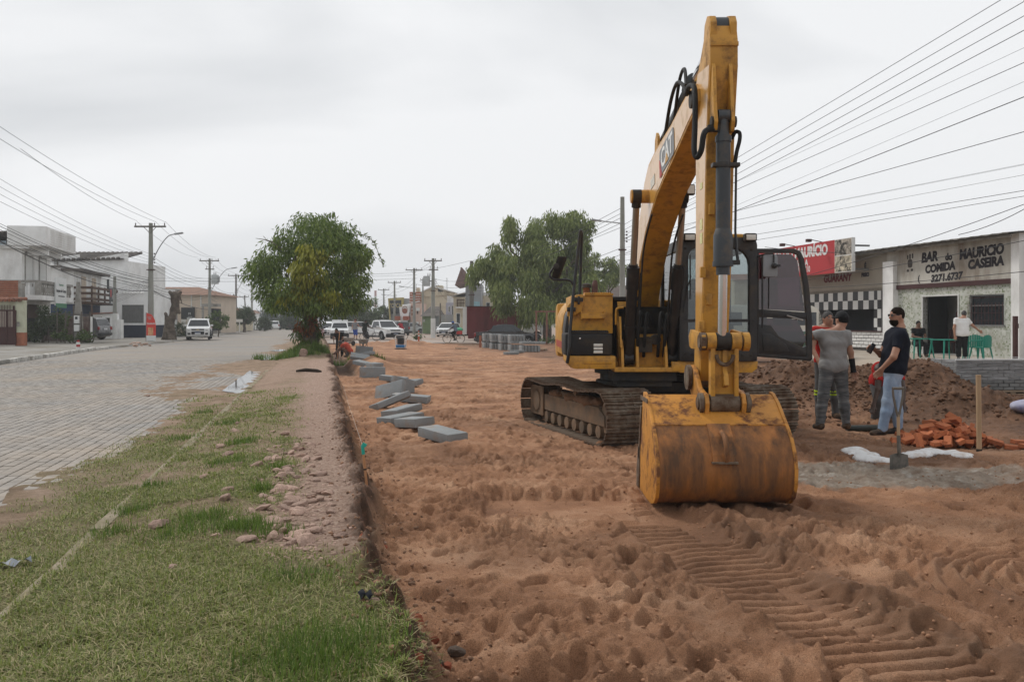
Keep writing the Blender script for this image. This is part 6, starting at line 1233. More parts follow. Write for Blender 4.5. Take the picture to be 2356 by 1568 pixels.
# corrugated roof with eave
mb = MB(); ny = 60
for k in range(ny):
    ya = -.5+k*(yL+1)/ny; yb = -.5+(k+1)*(yL+1)/ny; za = .03*(k % 2); zb = .03*((k+1) % 2)
    mb.quad((-.75,ya,zt+.02+za),(-.75,yb,zt+.02+zb),(7,yb,zt+.75+zb),(7,ya,zt+.75+za)); mb.quad((-.75,ya,zt-.02+za),(7,ya,zt+.7+za),(7,yb,zt+.7+zb),(-.75,yb,zt-.02+zb)); mb.quad((-.75,ya,zt-.02+za),(-.75,yb,zt-.02+zb),(-.75,yb,zt+.02+zb),(-.75,ya,zt+.02+za))
mb.build('roof',ASB,BAR); part(BAR,'eave_board',GRYW,[((-.5,-.3,zt-.1),(-.44,yL,zt-.02))])
# window with bars
part(BAR,'window_frame',IRONG,[((.03,yw0,zw0),(.12,yw0+.05,zw1)),((.03,yw1-.05,zw0),(.12,yw1,zw1)),((.03,yw0,zw1-.05),(.12,yw1,zw1)),((.03,yw0,zw1-.42),(.10,yw1,zw1-.38)),((-.05,yw0-.05,zw0-.05),(.12,yw1+.05,zw0))]); part(BAR,'window_glass',GLD,[((.10,yw0,zw0),(.11,yw1,zw1))])
for k in range(11): part(BAR,'window_bar',IRON,[((-.06,yw0+k*(yw1-yw0)/10-.008,zw0),(-.044,yw0+k*(yw1-yw0)/10+.008,zw1-.3))])
for k in range(4): part(BAR,'cross_bar',IRON,[((-.066,yw0,zw0+.15+k*.28),(-.06,yw1,zw0+.165+k*.28))])
part(BAR,'door_frame',WTILE,[((-.03,yd0-.06,0),(.2,yd0,zdoor+.06)),((-.03,yd1,0),(.2,yd1+.06,zdoor+.06)),((-.03,yd0,zdoor),(.2,yd1,zdoor+.06))]); part(BAR,'door_leaf',DKIN,[((.25,yd1-.05,0),(1.1,yd1,zdoor))])
# tile joints of the front are real grooves: thin proud courses
for k in range(8): part(BAR,'tile_course',M('joint_line',(.20,.20,.17),.9),[((-.004,y0,.33+k*.34),(.0,yw0-.02,.337+k*.34))])
# counter wall of white bricks,opening with checkered border
zc = fz(1950,762); yA = fy(2038)
part(BAR,'counter_core',M('joint_dark',(.06,.05,.045),.9),[((.03,yA,0),(.22,yL,zc))]); part(BAR,'counter_top',MAROON,[((-.05,yA,zc),(.3,yL,zc+.05))])
bl,bh = .36,.145; ncr = int(zc/bh)
for r_ in range(ncr):
    k = 0; y = yA-(bl/2 if r_ % 2 else 0)
    while y < yL-.05:
        a,b_ = max(yA,y),min(yL,y+bl-.035)
        if b_-a > .05: part(BAR,'brick',WBRK,[((.0,a,zc-(r_+1)*bh+.022),(.05,b_,zc-r_*bh-.006))])
        y += bl
zo = fz(1950,672); ts = .40
k = 0; y = yA+.9
while y < yL:
    for j in range(2):
        part(BAR,'checker_tile',(WTILE if (k+j) % 2 == 0 else KTILE),[((.05,y,zo-(j+1)*ts),(.10,min(y+ts,yL),zo-j*ts-.004))])
    y += ts+.004; k += 1
for j in range(6):
    for c in range(2): part(BAR,'checker_tile',(WTILE if (j+c) % 2 == 0 else KTILE),[((.05,yA+.42+c*(.25+.004),zo-(j+1)*ts),(.10,yA+.42+(c+1)*.25,zo-j*ts-.004))])
part(BAR,'opening_back',M('dark_bar',(.018,.018,.022),.7,.3,1),[((1.6,yA,0),(1.7,yL,zsl))]); part(BAR,'head_wall',M('bar_shade2',(.20,.18,.15),.9,.2),[((.04,yA,zo+.002),(.2,yL,zsl-.05))])  # head wall colour likewise holds the eave's shade
for k in range(4): part(BAR,'gate_bar',IRONG,[((.02,yA+.05+k*.09,zc),(.04,yA+.07+k*.09,zo))])
# painted lettering
def btxt(s,px_,py_,size,mat,par=BAR,x=-.065,sx=1.,bold=.02,shear=.0,rot=0.):
    F = frame_mat((x,fy(px_),fz(px_,py_)),(0,-1,0),(0,0,1)) @ Matrix.Rotation(rot,4,'Z'); return text(s,size,mat,par,F,ext=.002,bold=bold,sx=sx,shear=shear)
PT = M('sign_paint',(.018,.014,.018),.8,.3,6)
btxt('BAR',2141,592,.52,PT,fas,sx=1.0,bold=.03,shear=.15,rot=.03); btxt('do',2186,591,.36,PT,fas,bold=.022); btxt('MAURICIO',2260,580,.50,PT,fas,sx=.94,bold=.03,shear=.1,rot=.03)
btxt('COMIDA',2165,616,.43,PT,fas,sx=1.0,bold=.026,shear=.1,rot=.04); btxt('CASEIRA',2270,605,.46,PT,fas,sx=1.0,bold=.028,shear=.1,rot=.03); btxt('3271.6737',2180,638,.38,PT,fas,sx=1.1,bold=.02,shear=.12,rot=.03); btxt('(',2117,641,.34,PT,fas,bold=.015)
mb = MB(); y_,z_ = fy(2097),fz(2097,606)
for (dy,dz,w_,h_) in ((0,0,.30,.34),(-.12,-.27,.14,.1),(.14,-.29,.14,.1),(.0,.28,.10,.22),(-.16,.30,.09,.2),(.15,.27,.09,.18)): mb.prism(rrect(y_+dy-w_/2,z_+dz-h_/2,y_+dy+w_/2,z_+dz+h_/2,min(w_,h_)*.35),-.068,-.062,'x')
mb.build('cup_drawing',M('cup_ink',(.06,.05,.045),.8,.4,20),fas)
lf = [c for c in BAR.children if c.name.startswith('left_fascia')][0]
btxt('GUARANY',1925,640,.48,M('guarany_red',(.13,.02,.03),.8,.3,5),lf,x=.016,sx=1.0,bold=.025,shear=.15); btxt('PONTO DE TABACOS',1900,622,.34,M('dim_ink',(.035,.035,.05),.9,.3,5),lf,x=.016,sx=1.1,bold=.012); btxt('É',1990,612,.3,MATS['dim_ink'],lf,x=.016); btxt('FREIO',1990,632,.22,MATS['dim_ink'],lf,x=.016)
# things inside and in front
t = thing('fire_extinguisher','dark red extinguisher hanging on the wall inside the bar doorway','extinguisher',tuple(wm(BAR) @ Vector((1.55,(yd0+yd1)/2+.9,1.2)))); mb = MB(); mb.lathe([(.03,0),(.09,.02),(.09,.45),(.04,.55),(.03,.62)],(0,0,0),'z',12); mb.build('cylinder',M('ext_red',(.16,.015,.015),.4),t,smooth=True)
# bar pavement
PAVE = M('bar_pave',(.34,.28,.22),.9,.2,.9,bump=.3,bscale=8,dirt=(.42,.37,.31),damt=.4,dscale=.6)
mb = MB(); mb.T = Matrix.Translation((17.65,31.2,0)) @ Matrix.Rotation(AL,4,'Z'); mb.quad((-5.2,-12,.24),(-.0,-12,BZ),(-.0,34,BZ),(-4.2,34,.24)); mb.quad((-6.0,-12,.0),(-5.2,-12,.24),(-4.2,34,.24),(-5.0,34,.0)); mb.quad((0,-12,BZ),(14,-12,BZ),(14,0,BZ),(0,0,BZ)); mb.build('bar_pavement',PAVE,kind='structure')
# red billboard standing over the pavement
RS = M('billboard_red',(.42,.030,.035),.5,.06,1); BB = thing('billboard','long red billboard with white lettering and food photographs above the bar roof edge','billboard',(16.55,31.4,BZ),AL)
def sy(px_):
    k = (px_-CX)/FPX; ux,uy = -math.sin(AL),math.cos(AL); return (k*31.4-16.55)/(ux-k*uy)
def sz(px_,py_): return CH+(HY-py_)/FPX*(31.4+sy(px_)*math.cos(AL))-BZ
ya,yb,yc = sy(1964),sy(1924),sy(1741); zb,zt2 = sz(1964,624),sz(1964,545.5)
pnl = part(BB,'panel',RS,[((-.08,yb,zb),(.08,yc,zt2))]); ph = part(BB,'photo_panel',SHUT,[((-.08,ya,zb),(.08,yb,zt2))])
FD1 = M('food_print',(.34,.30,.25),.6,.9,3.2,dirt=(.03,.028,.025),damt=.5,dscale=2.5,dsharp=.05); FD2 = M('food_print2',(.42,.37,.28),.6,.9,4.2,dirt=(.05,.045,.04),damt=.42,dscale=3.3,dsharp=.05)
zm = (zb+zt2)/2; part(BB,'photo',FD1,[((-.085,ya+.03,zm+.02),(-.081,yb-.02,zt2-.03))],par=ph); part(BB,'photo',FD2,[((-.085,ya+.03,zb+.03),(-.081,yb-.02,zm-.02))],par=ph)
for y in (ya+.5,yb+2.6,yc-1.0): part(BB,'bracket',IRONG,[((.09,y-.04,zt2-.35),(1.1,y+.04,zt2-.27))]); part(BB,'bracket',IRONG,[((.09,y-.04,zb+.1),(1.1,y+.04,zb+.18))])
def stxt(s,px_,py_,size,sx=1.,bold=.0):
    text(s,size,SIGNW,pnl,frame_mat((-.083,sy(px_),sz(px_,py_)),(0,-1,0),(0,0,1)),ext=.003,bold=bold,sx=sx)
stxt('BAR DO MAURÍCIO',1838,584,.66,.92,.03); stxt('COMIDA CASEIRA',1822,609,.42,.95,.012); stxt('TEL. 98111.9710',1838,622,.40,.85,.006)
for k,px_ in enumerate((1830,1892)):
    y = sy(px_); mb = MB(); mb.tube([(-.0,y,zt2),(-.7,y,zt2+.12)],.02,6); mb.build('lamp_arm',IRON,BB); mb = MB(); mb.box((-.7,y,zt2+.06),(.22,.2,.14)); mb.build('flood_lamp',IRON,BB,bevel=.02)
# ================================================================== poles and wires
PCON = M('pole_concrete',(.30,.30,.275),.9,.15,2,bump=.1,bscale=20,dirt=(.20,.21,.17),damt=.4,dscale=1.5,stretch=(1,1,.3)); PWOOD = M('pole_wood',(.15,.14,.125),.95,.25,4,stretch=(1,1,.2)); PWH = M('pole_whitewash',(.62,.62,.60),.9,.12,3)
INS = M('insulator',(.10,.075,.065),.35,.1); LAMP = M('lamp_grey',(.32,.33,.34),.5); XFM = M('transformer_grey',(.42,.44,.44),.6,.1,4); WIRE = M('wire',(.04,.04,.042),.7)
def pole(label,x,ytop,Y,z0=.15,r=.13,arm=1.75,lamp=0,xf=0,second=False,white=0,lean=0.,mat=PCON,hy=None,boxes=True):
    b = P(x,0,Y); top = P(x,ytop,Y).z-z0; t = thing('utility_pole',label,'utility pole',(b.x,Y,z0))
    mb = MB(); mb.tube([(-lean,0,0),(0,0,top)],[r*1.25,r*.75],10); mb.build('post',mat,t,smooth=True)
    if white: mb = MB(); mb.tube([(-lean,0,0.01),(-lean*(1-white/top),0,white)],[r*1.25+.006,r*1.2+.004],10); mb.build('whitewash',PWH,t,smooth=True)
    if arm:
        mb = MB(); mb.box((0,-.12,top-.25),(arm,.1,.11)); ar = mb.build('cross_arm',PWOOD,t)
        for s in (-1,1): mb = MB(); mb.tube([(s*.42,-.13,top-.28),(0,-.12,top-.72)],.022,5); mb.build('brace',PWOOD,ar)
        for xx in (-.46*arm,.14*arm if arm > 1 else 0,.46*arm): mb = MB(); mb.lathe([(.02,0),(.045,.03),(.03,.08),(.05,.12),(.02,.2)],(xx,-.12,top-.2),'z',8); mb.build('insulator',INS,ar)
    if second: mb = MB(); mb.box((.05,-.12,top-1.15),(.95,.1,.1)); a2 = mb.build('cross_arm',PWOOD,t); [MB().tube([(xx,-.14,top-1.1),(xx+.05,-.14,top-.8)],.03,5).build('fuse',INS,a2) for xx in (-.3,.1,.4)]
    if boxes:
        for k in range(4): mb = MB(); mb.lathe([(.02,0),(.06,.02),(.06,.08),(.02,.1)],(r+.09,-.02,top-2.15-k*.2),'z',8); mb.build('insulator',INS,t)
        mb = MB(); mb.box((0,0,top-3.2),(r*2.6,r*2.6,.06)); mb.build('clamp_band',IRON,t)
    if lamp:
        s = 1 if lamp > 0 else -1; L_ = abs(lamp); zl = top-3.0 if not hy else P(x,hy,Y).z-z0
        pts = smooth_path([(s*.1,-.1,zl),(s*L_*.38,-.3,zl+L_*.55),(s*L_*.72,-.5,zl+L_*.92),(s*L_,-.6,zl+L_*1.0)]) if not hy or hy > 0 and L_ > 1.6 else [(s*.1,-.1,zl),(s*L_,-.3,zl+.12)]
        mb = MB(); mb.tube(pts,.035,6); la = mb.build('lamp_arm',LAMP,t,smooth=True); e = Vector(pts[-1]); mb = MB(); mb.box(e+Vector((s*.25,-.05,.03)),(.6,.22,.11),(0,-s*.15,0)); mb.build('lamp_head',LAMP,la,bevel=.03)
    if xf:
        s = xf; mb = MB(); mb.box((s*.62,-.1,top-2.25),(.65,.6,1.0)); tr = mb.build('transformer',XFM,t,bevel=.06); mb = MB(); [mb.box((s*.92+s*.06,-.3+k*.12,top-2.25),(.10,.03,.6)) for k in range(5)]; mb.build('cooling_fins',XFM,tr); [MB().lathe([(.03,0),(.06,.05),(.04,.12),(.02,.3)],(s*.5+k*.2,-.1,top-1.75),'z',8).build('bushing',INS,tr) for k in range(2)]; mb = MB(); mb.box((s*.2,0,top-2.25),(.4,.12,.1)); mb.build('hanger',IRON,tr)
    return t
pole('tall greenish concrete pole with crossarm and curved street lamp by the red banner',347,513,61,.2,.17,2.15,lamp=1.9,hy=604)
pole('concrete pole carrying a grey transformer beside the long beige house',482.4,594.5,96,.2,.15,2.1,lamp=2.6,hy=673,xf=1,second=True)
pole('slender dark pole with lamp in front of the clipped street tree',543,630,127,.2,.14,2.2,lamp=2.4,hy=672,mat=PWOOD)
pole('concrete pole with two crossarms behind the clipped street tree',579.6,653,162,.2,.18,2.1,lamp=2.4,hy=694,second=True)
pole('small dark pole whose lamp hangs over the far bend',604.5,671,205,.2,.17,2.4,lamp=-1.9,hy=690,mat=PWOOD)
pole('leaning timber pole between the far houses',562.5,679,150,.2,.12,1.6,lean=-.35,mat=PWOOD,boxes=False)
pole('thin timber pole above the orange lean-to roof',537,676,150,.2,.09,1.1,mat=PWOOD,boxes=False)
pole('thin leaning post at the corner of the beige porch',497,689,118,.2,.09,.0,mat=PWOOD,boxes=False)
pole('weathered service post with cable loops before the navy-based building',264,636,70,.2,.14,0,mat=PCON,white=2.0,boxes=False); pole('short timber post with a whitewashed foot by the house shrub',402.5,672,80,.2,.12,0,white=1.5,mat=PWOOD,boxes=False)
pole('white-footed concrete pole with transformer at the crossing',996.5,594,88,-.05,.19,1.75*1.0+.0,xf=-1,second=True,white=1.9)
pole('concrete pole with a wide crossarm in front of the red brick tower',952.8,616.5,111,-.05,.17,2.1,lamp=-1.3,hy=662)
pole('concrete pole in front of the dark glass showroom',907.7,646,135,-.05,.16,2.0,lamp=-1.4,hy=680); pole('plain pole left of the dark glass showroom',883,663.5,165,-.05,.15,2.1); pole('furthest short pole beyond the showroom',864.5,691,220,-.05,.15,.0,mat=PCON,boxes=False)
pole('grey pole with small twin arms behind the transformer pole',973,640,118,-.05,.12,.6,boxes=False)
pole('dark pole with cable bundle and white foot before the red truck box',1085,600,84,-.05,.22,0,mat=PWOOD,white=2.2); pole('thin dark post at the boarded grey fence',1013,697,104,-.05,.10,0,mat=PWOOD,boxes=False)
pole('round concrete pole with side lamp rising behind the excavator',1432,453,54,0,.17,0,lamp=-1.35,hy=514)
t = thing('antenna_mast','thin lattice antenna on the roof of the beige gabled house','antenna',(P(1028,0,134).x,134,5.0)); 
for dx in (-.06,.06): mb = MB(); mb.tube([(dx*1.6,0,0),(dx,0,P(0,639,134).z-5)],.02,4); mb.build('rod',IRONG,t)
t = thing('lattice_tower','far red and white lattice mast over the trees','tower',(P(864,0,420).x,420,0)); zt_ = P(0,668,420).z
for k in range(6): mb = MB(); mb.box((0,0,zt_*(k+.5)/6),(1.5-.12*k,1.5-.12*k,zt_/6-.05)); mb.build('section',M('mast_red',(.45,.22,.2),.7) if k % 2 else SHUT,t)
def wire(a,b_,sag,r,label,group):
    a = Vector(a); b_ = Vector(b_); pts = [a.lerp(b_,i/14)-Vector((0,0,sag*4*(i/14)*(1-i/14))) for i in range(15)]
    mb = MB(); mb.tube(pts,r,5); o = mb.build('overhead_wire',WIRE); tag(o,label,'wire',group); return o
# right side: from the pole behind the excavator towards the camera side
LR = 'thin overhead wire strung from the round pole across the sky above the bar'; GRP = 'wires over the bar'
for yl,yr,r in zip((361,380,398,414,415,433,469,481,482,502,503,521,543,556),(-33,3,36,69,109,143,187,222,302,376,378,401,437,450),(.012,.012,.012,.013,.006,.012,.006,.016,.013,.006,.006,.007,.012,.011)):
    y0 = yl-(1697-1440)*(yr-yl)/(2356-1697); y1 = yl+(2560-1697)*(yr-yl)/(2356-1697); Ya = 52; Yb = 22 if yl < 490 else 27
    # straight in the photo: same line in space,sag small
    wire(P(1436,y0+2,Ya),P(2560,y1,Yb),.04,r*.85,LR,GRP)
for (a,b_) in (((1775,655,40),(2356,470,30)),((1760,568,44),(2060,578,37)),((2205,540,31),(2400,455,28)),((1730,660,48),(2420,540,28)),((1730,665,48),(2420,618,28))):
    wire(P(*a),P(*b_),.15,.013,'black service cable crossing in front of the painted bar sign','service cables at the bar')
# from the round pole to the far poles through the willow
for k,(ya,yb) in enumerate(((478,612),(490,618),(500,624),(512,630),(570,655),(585,662),(598,668))): wire(P(1430,ya,54),P(1087,yb,84),.55,.014,'drooping overhead wire from the round pole past the willow','wires past the willow')
for k,(xa,ya,Ya,xb,yb,Yb) in enumerate(((1087,640,84,998,640,88),(1087,655,84,998,655,88),(1087,668,84,998,663,88),(996,597,88,952,619,111),(1006,598,88,962,620,111),(952,640,111,908,665,135),(953,650,111,908,672,135),(908,649,135,883,666,165),(908,668,135,864,695,220),(996,650,88,953,650,111),(1080,600,84,860,630,90),(1436,520,54,1090,634,84),(998,640,88,1046,690,112),(998,645,88,1030,690,110))): wire(P(xa,ya,Ya),P(xb,yb,Yb),.3,.013,'thin wire slung between the poles of the crossing','wires at the crossing')
# left side
LL = 'thin overhead wire reaching the greenish pole by the red banner'; GL = 'wires at the left pole'
def lwire(xl,yl,xr,yr,Yr=61,r=.010,Yl=None,sag=.25):
    # continue the line beyond the frame towards the camera
    Yl = Yl or 36; wire(P(xl-(xr-xl)*.05,yl-(yr-yl)*.05,Yl),P(xr,yr,Yr),sag,r,LL,GL)
for (yl,yr,xr,r) in ((290,505,316,.010),(318,505,358,.010),(222,505,380,.0)):
    pass
for (xl,yl,xr,yr) in ((60,350,315,508),(0,318,358,510),(0,290,381,511)): lwire(xl,yl,xr,yr)
for (xl,yl,xr,yr) in ((0,428,343,590),(0,445,343,597),(0,462,343,604),(0,410,343,583)): lwire(xl,yl,xr,yr,r=.008)
for i,(xl,yl,xr,yr) in enumerate(((0,512,345,640),(0,518,345,645),(0,526,345,652),(0,537,345,660),(0,545,345,650),(0,552,345,664))): lwire(xl,yl,xr,yr,r=.018 if i in (1,3) else .012,Yl=46,sag=.35)
wire(P(-20,545,44),P(262,662,70),.3,.028,'thick black cable hanging along the white houses to the greenish pole','thick cables'); wire(P(262,662,70),P(345,668,61),.12,.028,'thick black cable hanging along the white houses to the greenish pole','thick cables'); wire(P(350,668,61),P(478,712,96),.25,.028,'thick black cable sloping from the greenish pole to the transformer pole','thick cables')
for k in range(7): wire(P(265+2*(k % 2),665+5*k,70),P(345,640+3*k,61),.1,.010,'thin drop wire fanning from the service post to the greenish pole','drop wires')
for k,(a,b_) in enumerate(((316,455),(358,484),(381,496))): wire(P(a,510,61),P(b_,592,96),.5,.010,'overhead wire between the greenish pole and the transformer pole','wires between the left poles')
for k in range(8): wire(P(351,590+9*k if k < 4 else 632+6*k,61),P(480,640+6*k,96),.45,.011,'overhead wire between the greenish pole and the transformer pole','wires between the left poles')
for k in range(3): wire(P(455+20*k,595,96),P(525+16*k,633,127),.4,.011,'wire between the transformer pole and the slender dark pole','wires further down the left side')
for k in range(6): wire(P(484,650+9*k,96),P(542,672+6*k,127),.5,.013,'wire between the transformer pole and the slender dark pole','wires further down the left side')
for k in range(4): wire(P(543,640+12*k,127),P(580,660+8*k,162),.4,.014,'wire between the slender dark pole and the twin-arm pole','wires further down the left side')
for k in range(3): wire(P(560+20*k,656,162),P(594+10*k,674,205),.4,.014,'wire between the twin-arm pole and the far dark pole','wires further down the left side')
wire(P(352,646,61),P(960,640,88),.15,.012,'long wire crossing the road behind the verge tree','crossing wires'); wire(P(352,640,61),P(960,632,88),.12,.009,'long wire crossing the road behind the verge tree','crossing wires')
# ================================================================== vehicles
def paint(nm,c,rough=.25): return M(nm,c,rough,.04,2,spec=.5,coat=.6,dirt=tuple(min(1,x*.75+.03) for x in c),damt=.2,dscale=2,dsharp=.2)
CW = paint('car_white',(.74,.75,.75)); CS = paint('car_silver',(.50,.52,.53)); CK = paint('car_black',(.010,.010,.012)); CG = paint('car_grey',(.12,.12,.125)); CR = paint('car_red',(.28,.03,.03)); CD = paint('car_dark',(.03,.032,.036))
CGL = M('car_glass',(.018,.022,.026),.06,.2,2,spec=.7); CPL = M('car_plastic',(.022,.022,.024),.55,.2,6); CLT = M('head_lamp',(.62,.63,.62),.12,.05,8,spec=.7); CTL = M('tail_lamp',(.24,.012,.012),.2,.1,8,spec=.6); RIM = M('rim',(.36,.37,.38),.35,.1,5,metal=.6); PLT = M('number_plate',(.60,.62,.62),.5)
def wheel(par,x,y,r,w=.20):
    s = 1 if y > 0 else -1
    mb = MB(); mb.lathe([(r*.62,-w/2),(r*.93,-w/2),(r,-w*.32),(r,w*.32),(r*.93,w/2),(r*.62,w/2)],(x,y,r),'y',20); t = mb.build('tyre',RUB,par,smooth=True)
    mb = MB(); yo = y+s*w*.42
    mb.lathe([(r*.60,-.01),(r*.64,.0),(r*.60,.02),(r*.15,.015),(r*.10,-.01)],(x,yo,r),'y',16)
    for k in range(5):
        a = k*2*math.pi/5; mb.box((x+math.cos(a)*r*.36,yo+s*.018,r+math.sin(a)*r*.36),(r*.5,.02,r*.14),(0,-a,0))
    mb.build('rim',RIM,t); return t
def car(label,loc,rz,col,kind='suv',L=4.25,W=1.77,H=1.62,name='parked_car',cat='car',bumper=None,rack=False,front=True,rear=True,group=None,clad=None,emblem=None,plate=None):
    """x forward, y left, origin on the ground under the middle"""
    t = thing(name,label,cat,loc,rz,group); h = H; f = L/2; r = .345 if kind in ('suv','pickup') else .31; wx = L*.305; g = .22 if kind in ('suv','pickup') else .17
    belt = H*.60
    if kind in ('suv',): top = [(-f+.02,.55*H),(-f+.06,belt),(-f+.30,H*.93),(-f+.62,H),(.15,H*.995),(.62,H*.955),(f*.60,belt+.03),(f*.93,belt-.10),(f,.42*H)]
    elif kind == 'hatch': top = [(-f+.02,.5*H),(-f+.08,belt),(-f+.42,H*.93),(-f+.8,H),(.05,H),(.5,H*.96),(f*.62,belt+.02),(f*.93,belt-.12),(f,.40*H)]
    elif kind == 'pickup': top = [(-f,.50*H),(-f,belt+.02),(-.30*f,belt+.04),(-.26*f,belt+.06),(-.20*f,H*.97),(0,H),(.22*f,H*.97),(f*.52,belt+.04),(f*.94,belt-.10),(f,.42*H)]
    else: top = [(-f,.48*H),(-f+.05,belt+.02),(-f*.62,belt+.08),(-f*.30,H*.97),(-.1,H),(.35,H*.97),(f*.50,belt+.03),(f*.93,belt-.10),(f,.42*H)]
    def arch(cx):
        R_ = r*1.17; return [(cx+R_*math.cos(R(a)),r+R_*math.sin(R(a))) for a in range(0,181,20)]
    prof = top+[(f-.04,g+.08),(f-.25,g)]+[p for p in arch(wx) if p[1] > g]+[p for p in arch(-wx) if p[1] > g]+[(-f+.2,g+.02),(-f+.03,g+.12)]
    zb = belt
    def hw(x,z):
        w_ = W/2
        if z > zb: w_ -= (z-zb)/(H-zb)*.20*W/1.77+.015
        if z < .5*zb: w_ -= (.5*zb-z)*.12
        e = max(0,abs(x)-f*.72)/(f*.28); w_ -= .10*e*e*W/1.77
        return w_
    mb = MB(); n = len(prof); vs = [(x,hw(x,z),z) for x,z in prof]+[(x,-hw(x,z),z) for x,z in prof]
    import mathutils
    tri = mathutils.geometry.tessellate_polygon([[Vector((x,z,0)) for x,z in prof]])
    fs = [tuple(a) for a in tri]+[tuple(n+i for i in a[::-1]) for a in tri]+[(i,(i+1) % n,n+(i+1) % n,n+i) for i in range(n)]
    mb.add(vs,fs); body = mb.build('body',col,t,smooth=True,angle=35)
    for s in (-1,1):
        for x in (wx,-wx): wheel(t,x,s*(W/2-.105),r)
    mb = MB(); mb.b2((-f+.5,-W/2+.2,g-.02),(f-.5,W/2-.2,g+.25)); [mb.b2((x-r*1.1,-W/2+.05,g),(x+r*1.1,W/2-.05,r*2.1)) for x in (wx,-wx)]; mb.build('underbody',CPL,t)
    # glazing: follow the profile
    def cross(i,j,a,b_,inset=.09,out=.012,nm='windscreen'):
        (x0,z0),(x1,z1) = top[i],top[j]; p0 = (x0+(x1-x0)*a,z0+(z1-z0)*a); p1 = (x0+(x1-x0)*b_,z0+(z1-z0)*b_); nx,nz = -(z1-z0),(x1-x0); l = math.hypot(nx,nz); nx,nz = nx/l*out,nz/l*out
        w0,w1 = hw(*p0)-inset,hw(*p1)-inset; mb = MB(); mb.quad((p0[0]+nx,-w0,p0[1]+nz),(p0[0]+nx,w0,p0[1]+nz),(p1[0]+nx,w1,p1[1]+nz),(p1[0]+nx,-w1,p1[1]+nz)); return mb.build(nm,CGL,t)
    k = {'suv': (5,6),'hatch': (5,6),'pickup': (6,7),'sedan': (5,6)}[kind]; cross(k[0],k[1],.08,.95)
    k = {'suv': (1,2),'hatch': (1,2),'pickup': (3,4),'sedan': (2,3)}[kind]; cross(k[0],k[1],.12,.92,nm='rear_window')
    xs0,xs1 = {'suv': (-f+.42,f*.50),'hatch': (-f+.55,f*.5),'pickup': (-.18*f,f*.44),'sedan': (-f*.52,f*.42)}[kind]
    xb = {'suv': .78,'hatch': .75,'pickup': .5,'sedan': .85}[kind]
    for s in (-1,1):
        def q(x,z): return (x,s*(hw(x,z)+.006),z)
        zt = H*.93; z0 = zb+.05; mid = (xs0+xs1-.35)/2
        wins = [((xs0+.0,z0),(mid-.04,z0),(mid-.04,zt),(xs0+.16,zt)),((mid+.04,z0),(xs1,z0),(xs1-xb*.55,zt),(mid+.04,zt))] if kind != 'pickup' else [((xs0+.02,z0),(xs1,z0),(xs1-.42,zt),(xs0+.08,zt))]
        for w_ in wins: mb = MB(); mb.quad(*[q(*p) for p in w_]); mb.build('side_window',CGL,t)
        mb = MB(); xm = xs1-.12; mb.box((xm,s*(W/2+.075),zb+.12),(.14,.20,.13)); mb.build('wing_mirror',col if col is not CR else CPL,t,bevel=.03)
        for x in ((mid+.25,mid-.75) if kind != 'pickup' else (xs0+.3,)): mb = MB(); mb.box((x,s*(hw(x,zb-.1)+.012),zb-.1),(.16,.03,.03)); mb.build('door_handle',col,t)
        if rack: mb = MB(); mb.tube([(-f+.65,s*(hw(0,H)-.08),H+.0),(-f+.75,s*(hw(0,H)-.08),H+.05),(.35,s*(hw(0,H)-.08),H+.05),(.45,s*(hw(0,H)-.08),H)],.02,6); mb.build('roof_rail',CPL,t)
        if clad:
            for x in (wx,-wx):
                mb = MB(); pts = [(x+r*1.22*math.cos(R(a)),s*(W/2+.005),r+r*1.22*math.sin(R(a))) for a in range(-10,191,20)]; mb.tube(pts,.045,6); mb.build('arch_cladding',CPL,t)
            mb = MB(); mb.b2((-wx+r*1.2,s*(W/2-.06),g),(wx-r*1.2,s*(W/2+.012),g+.17)); mb.build('sill_cladding',CPL,t)
        # lamps
        xf,zf = f*.955,belt-.19
        if front: mb = MB(); mb.box((xf-.03,s*(W/2-.29),zf),(.22,.38,.15),(0,.25,-s*.45)); mb.build('head_lamp',CLT,t,bevel=.03); mb = MB(); mb.box((f-.03,s*(W/2-.27),g+.24),(.08,.26,.14),(0,0,-s*.4)); mb.build('fog_lamp',CPL,t,bevel=.02)
        if rear: mb = MB(); mb.box((-f+.05,s*(W/2-.16),belt-.14),(.12,.24,.24),(0,0,s*.3)); mb.build('tail_lamp',CTL,t,bevel=.02)
    if front:
        mb = MB(); mb.box((f-.01,0,g+.30),(.08,W*.52,.24)); mb.build('lower_grille',CPL,t,bevel=.03); mb = MB(); mb.box((f*.985-.02,0,belt-.20),(.08,W*.52,.11)); gr = mb.build('upper_grille',CPL,t,bevel=.02)
        mb = MB(); mb.box((f+.02,0,belt-.20),(.04,.2 if emblem else .12,.06)); mb.build('emblem',M('emblem_gold',(.45,.33,.12),.35,.05,3,metal=.7) if emblem else CHR,gr)
        p_ = MB().box((f+.035,0,g+.27),(.02,.42,.13)).build('number_plate',PLT,t); MB().box((f+.047,0,g+.325),(.004,.42,.025)).build('plate_band',BLUT,p_)
        if bumper: mb = MB(); mb.box((f-.06,0,g+.17),(.22,W*.98,.30)); mb.build('bumper',bumper,t,bevel=.06)
    if rear: MB().box((-f-.015,0,belt-.2),(.02,.42,.13)).build('number_plate',PLT,t); MB().box((-f+.02,0,g+.22),(.16,W*.9,.2)).build('rear_bumper',CPL if clad else col,t,bevel=.05)
    return t
def cz(x,y,Y,z): p = P(x,y,Y); return (p.x,Y,z)
car('white compact SUV parked facing the camera at the left kerb',cz(459,0,70,.17),R(-74),CW,'suv',rack=True,clad=CPL,emblem=True)
car('grey off-roader backed behind the fence with round-spoked wheels',cz(182,0,66,.2),R(172),CG,'suv',L=4.2,W=1.8,H=1.68,rack=True,clad=CPL)
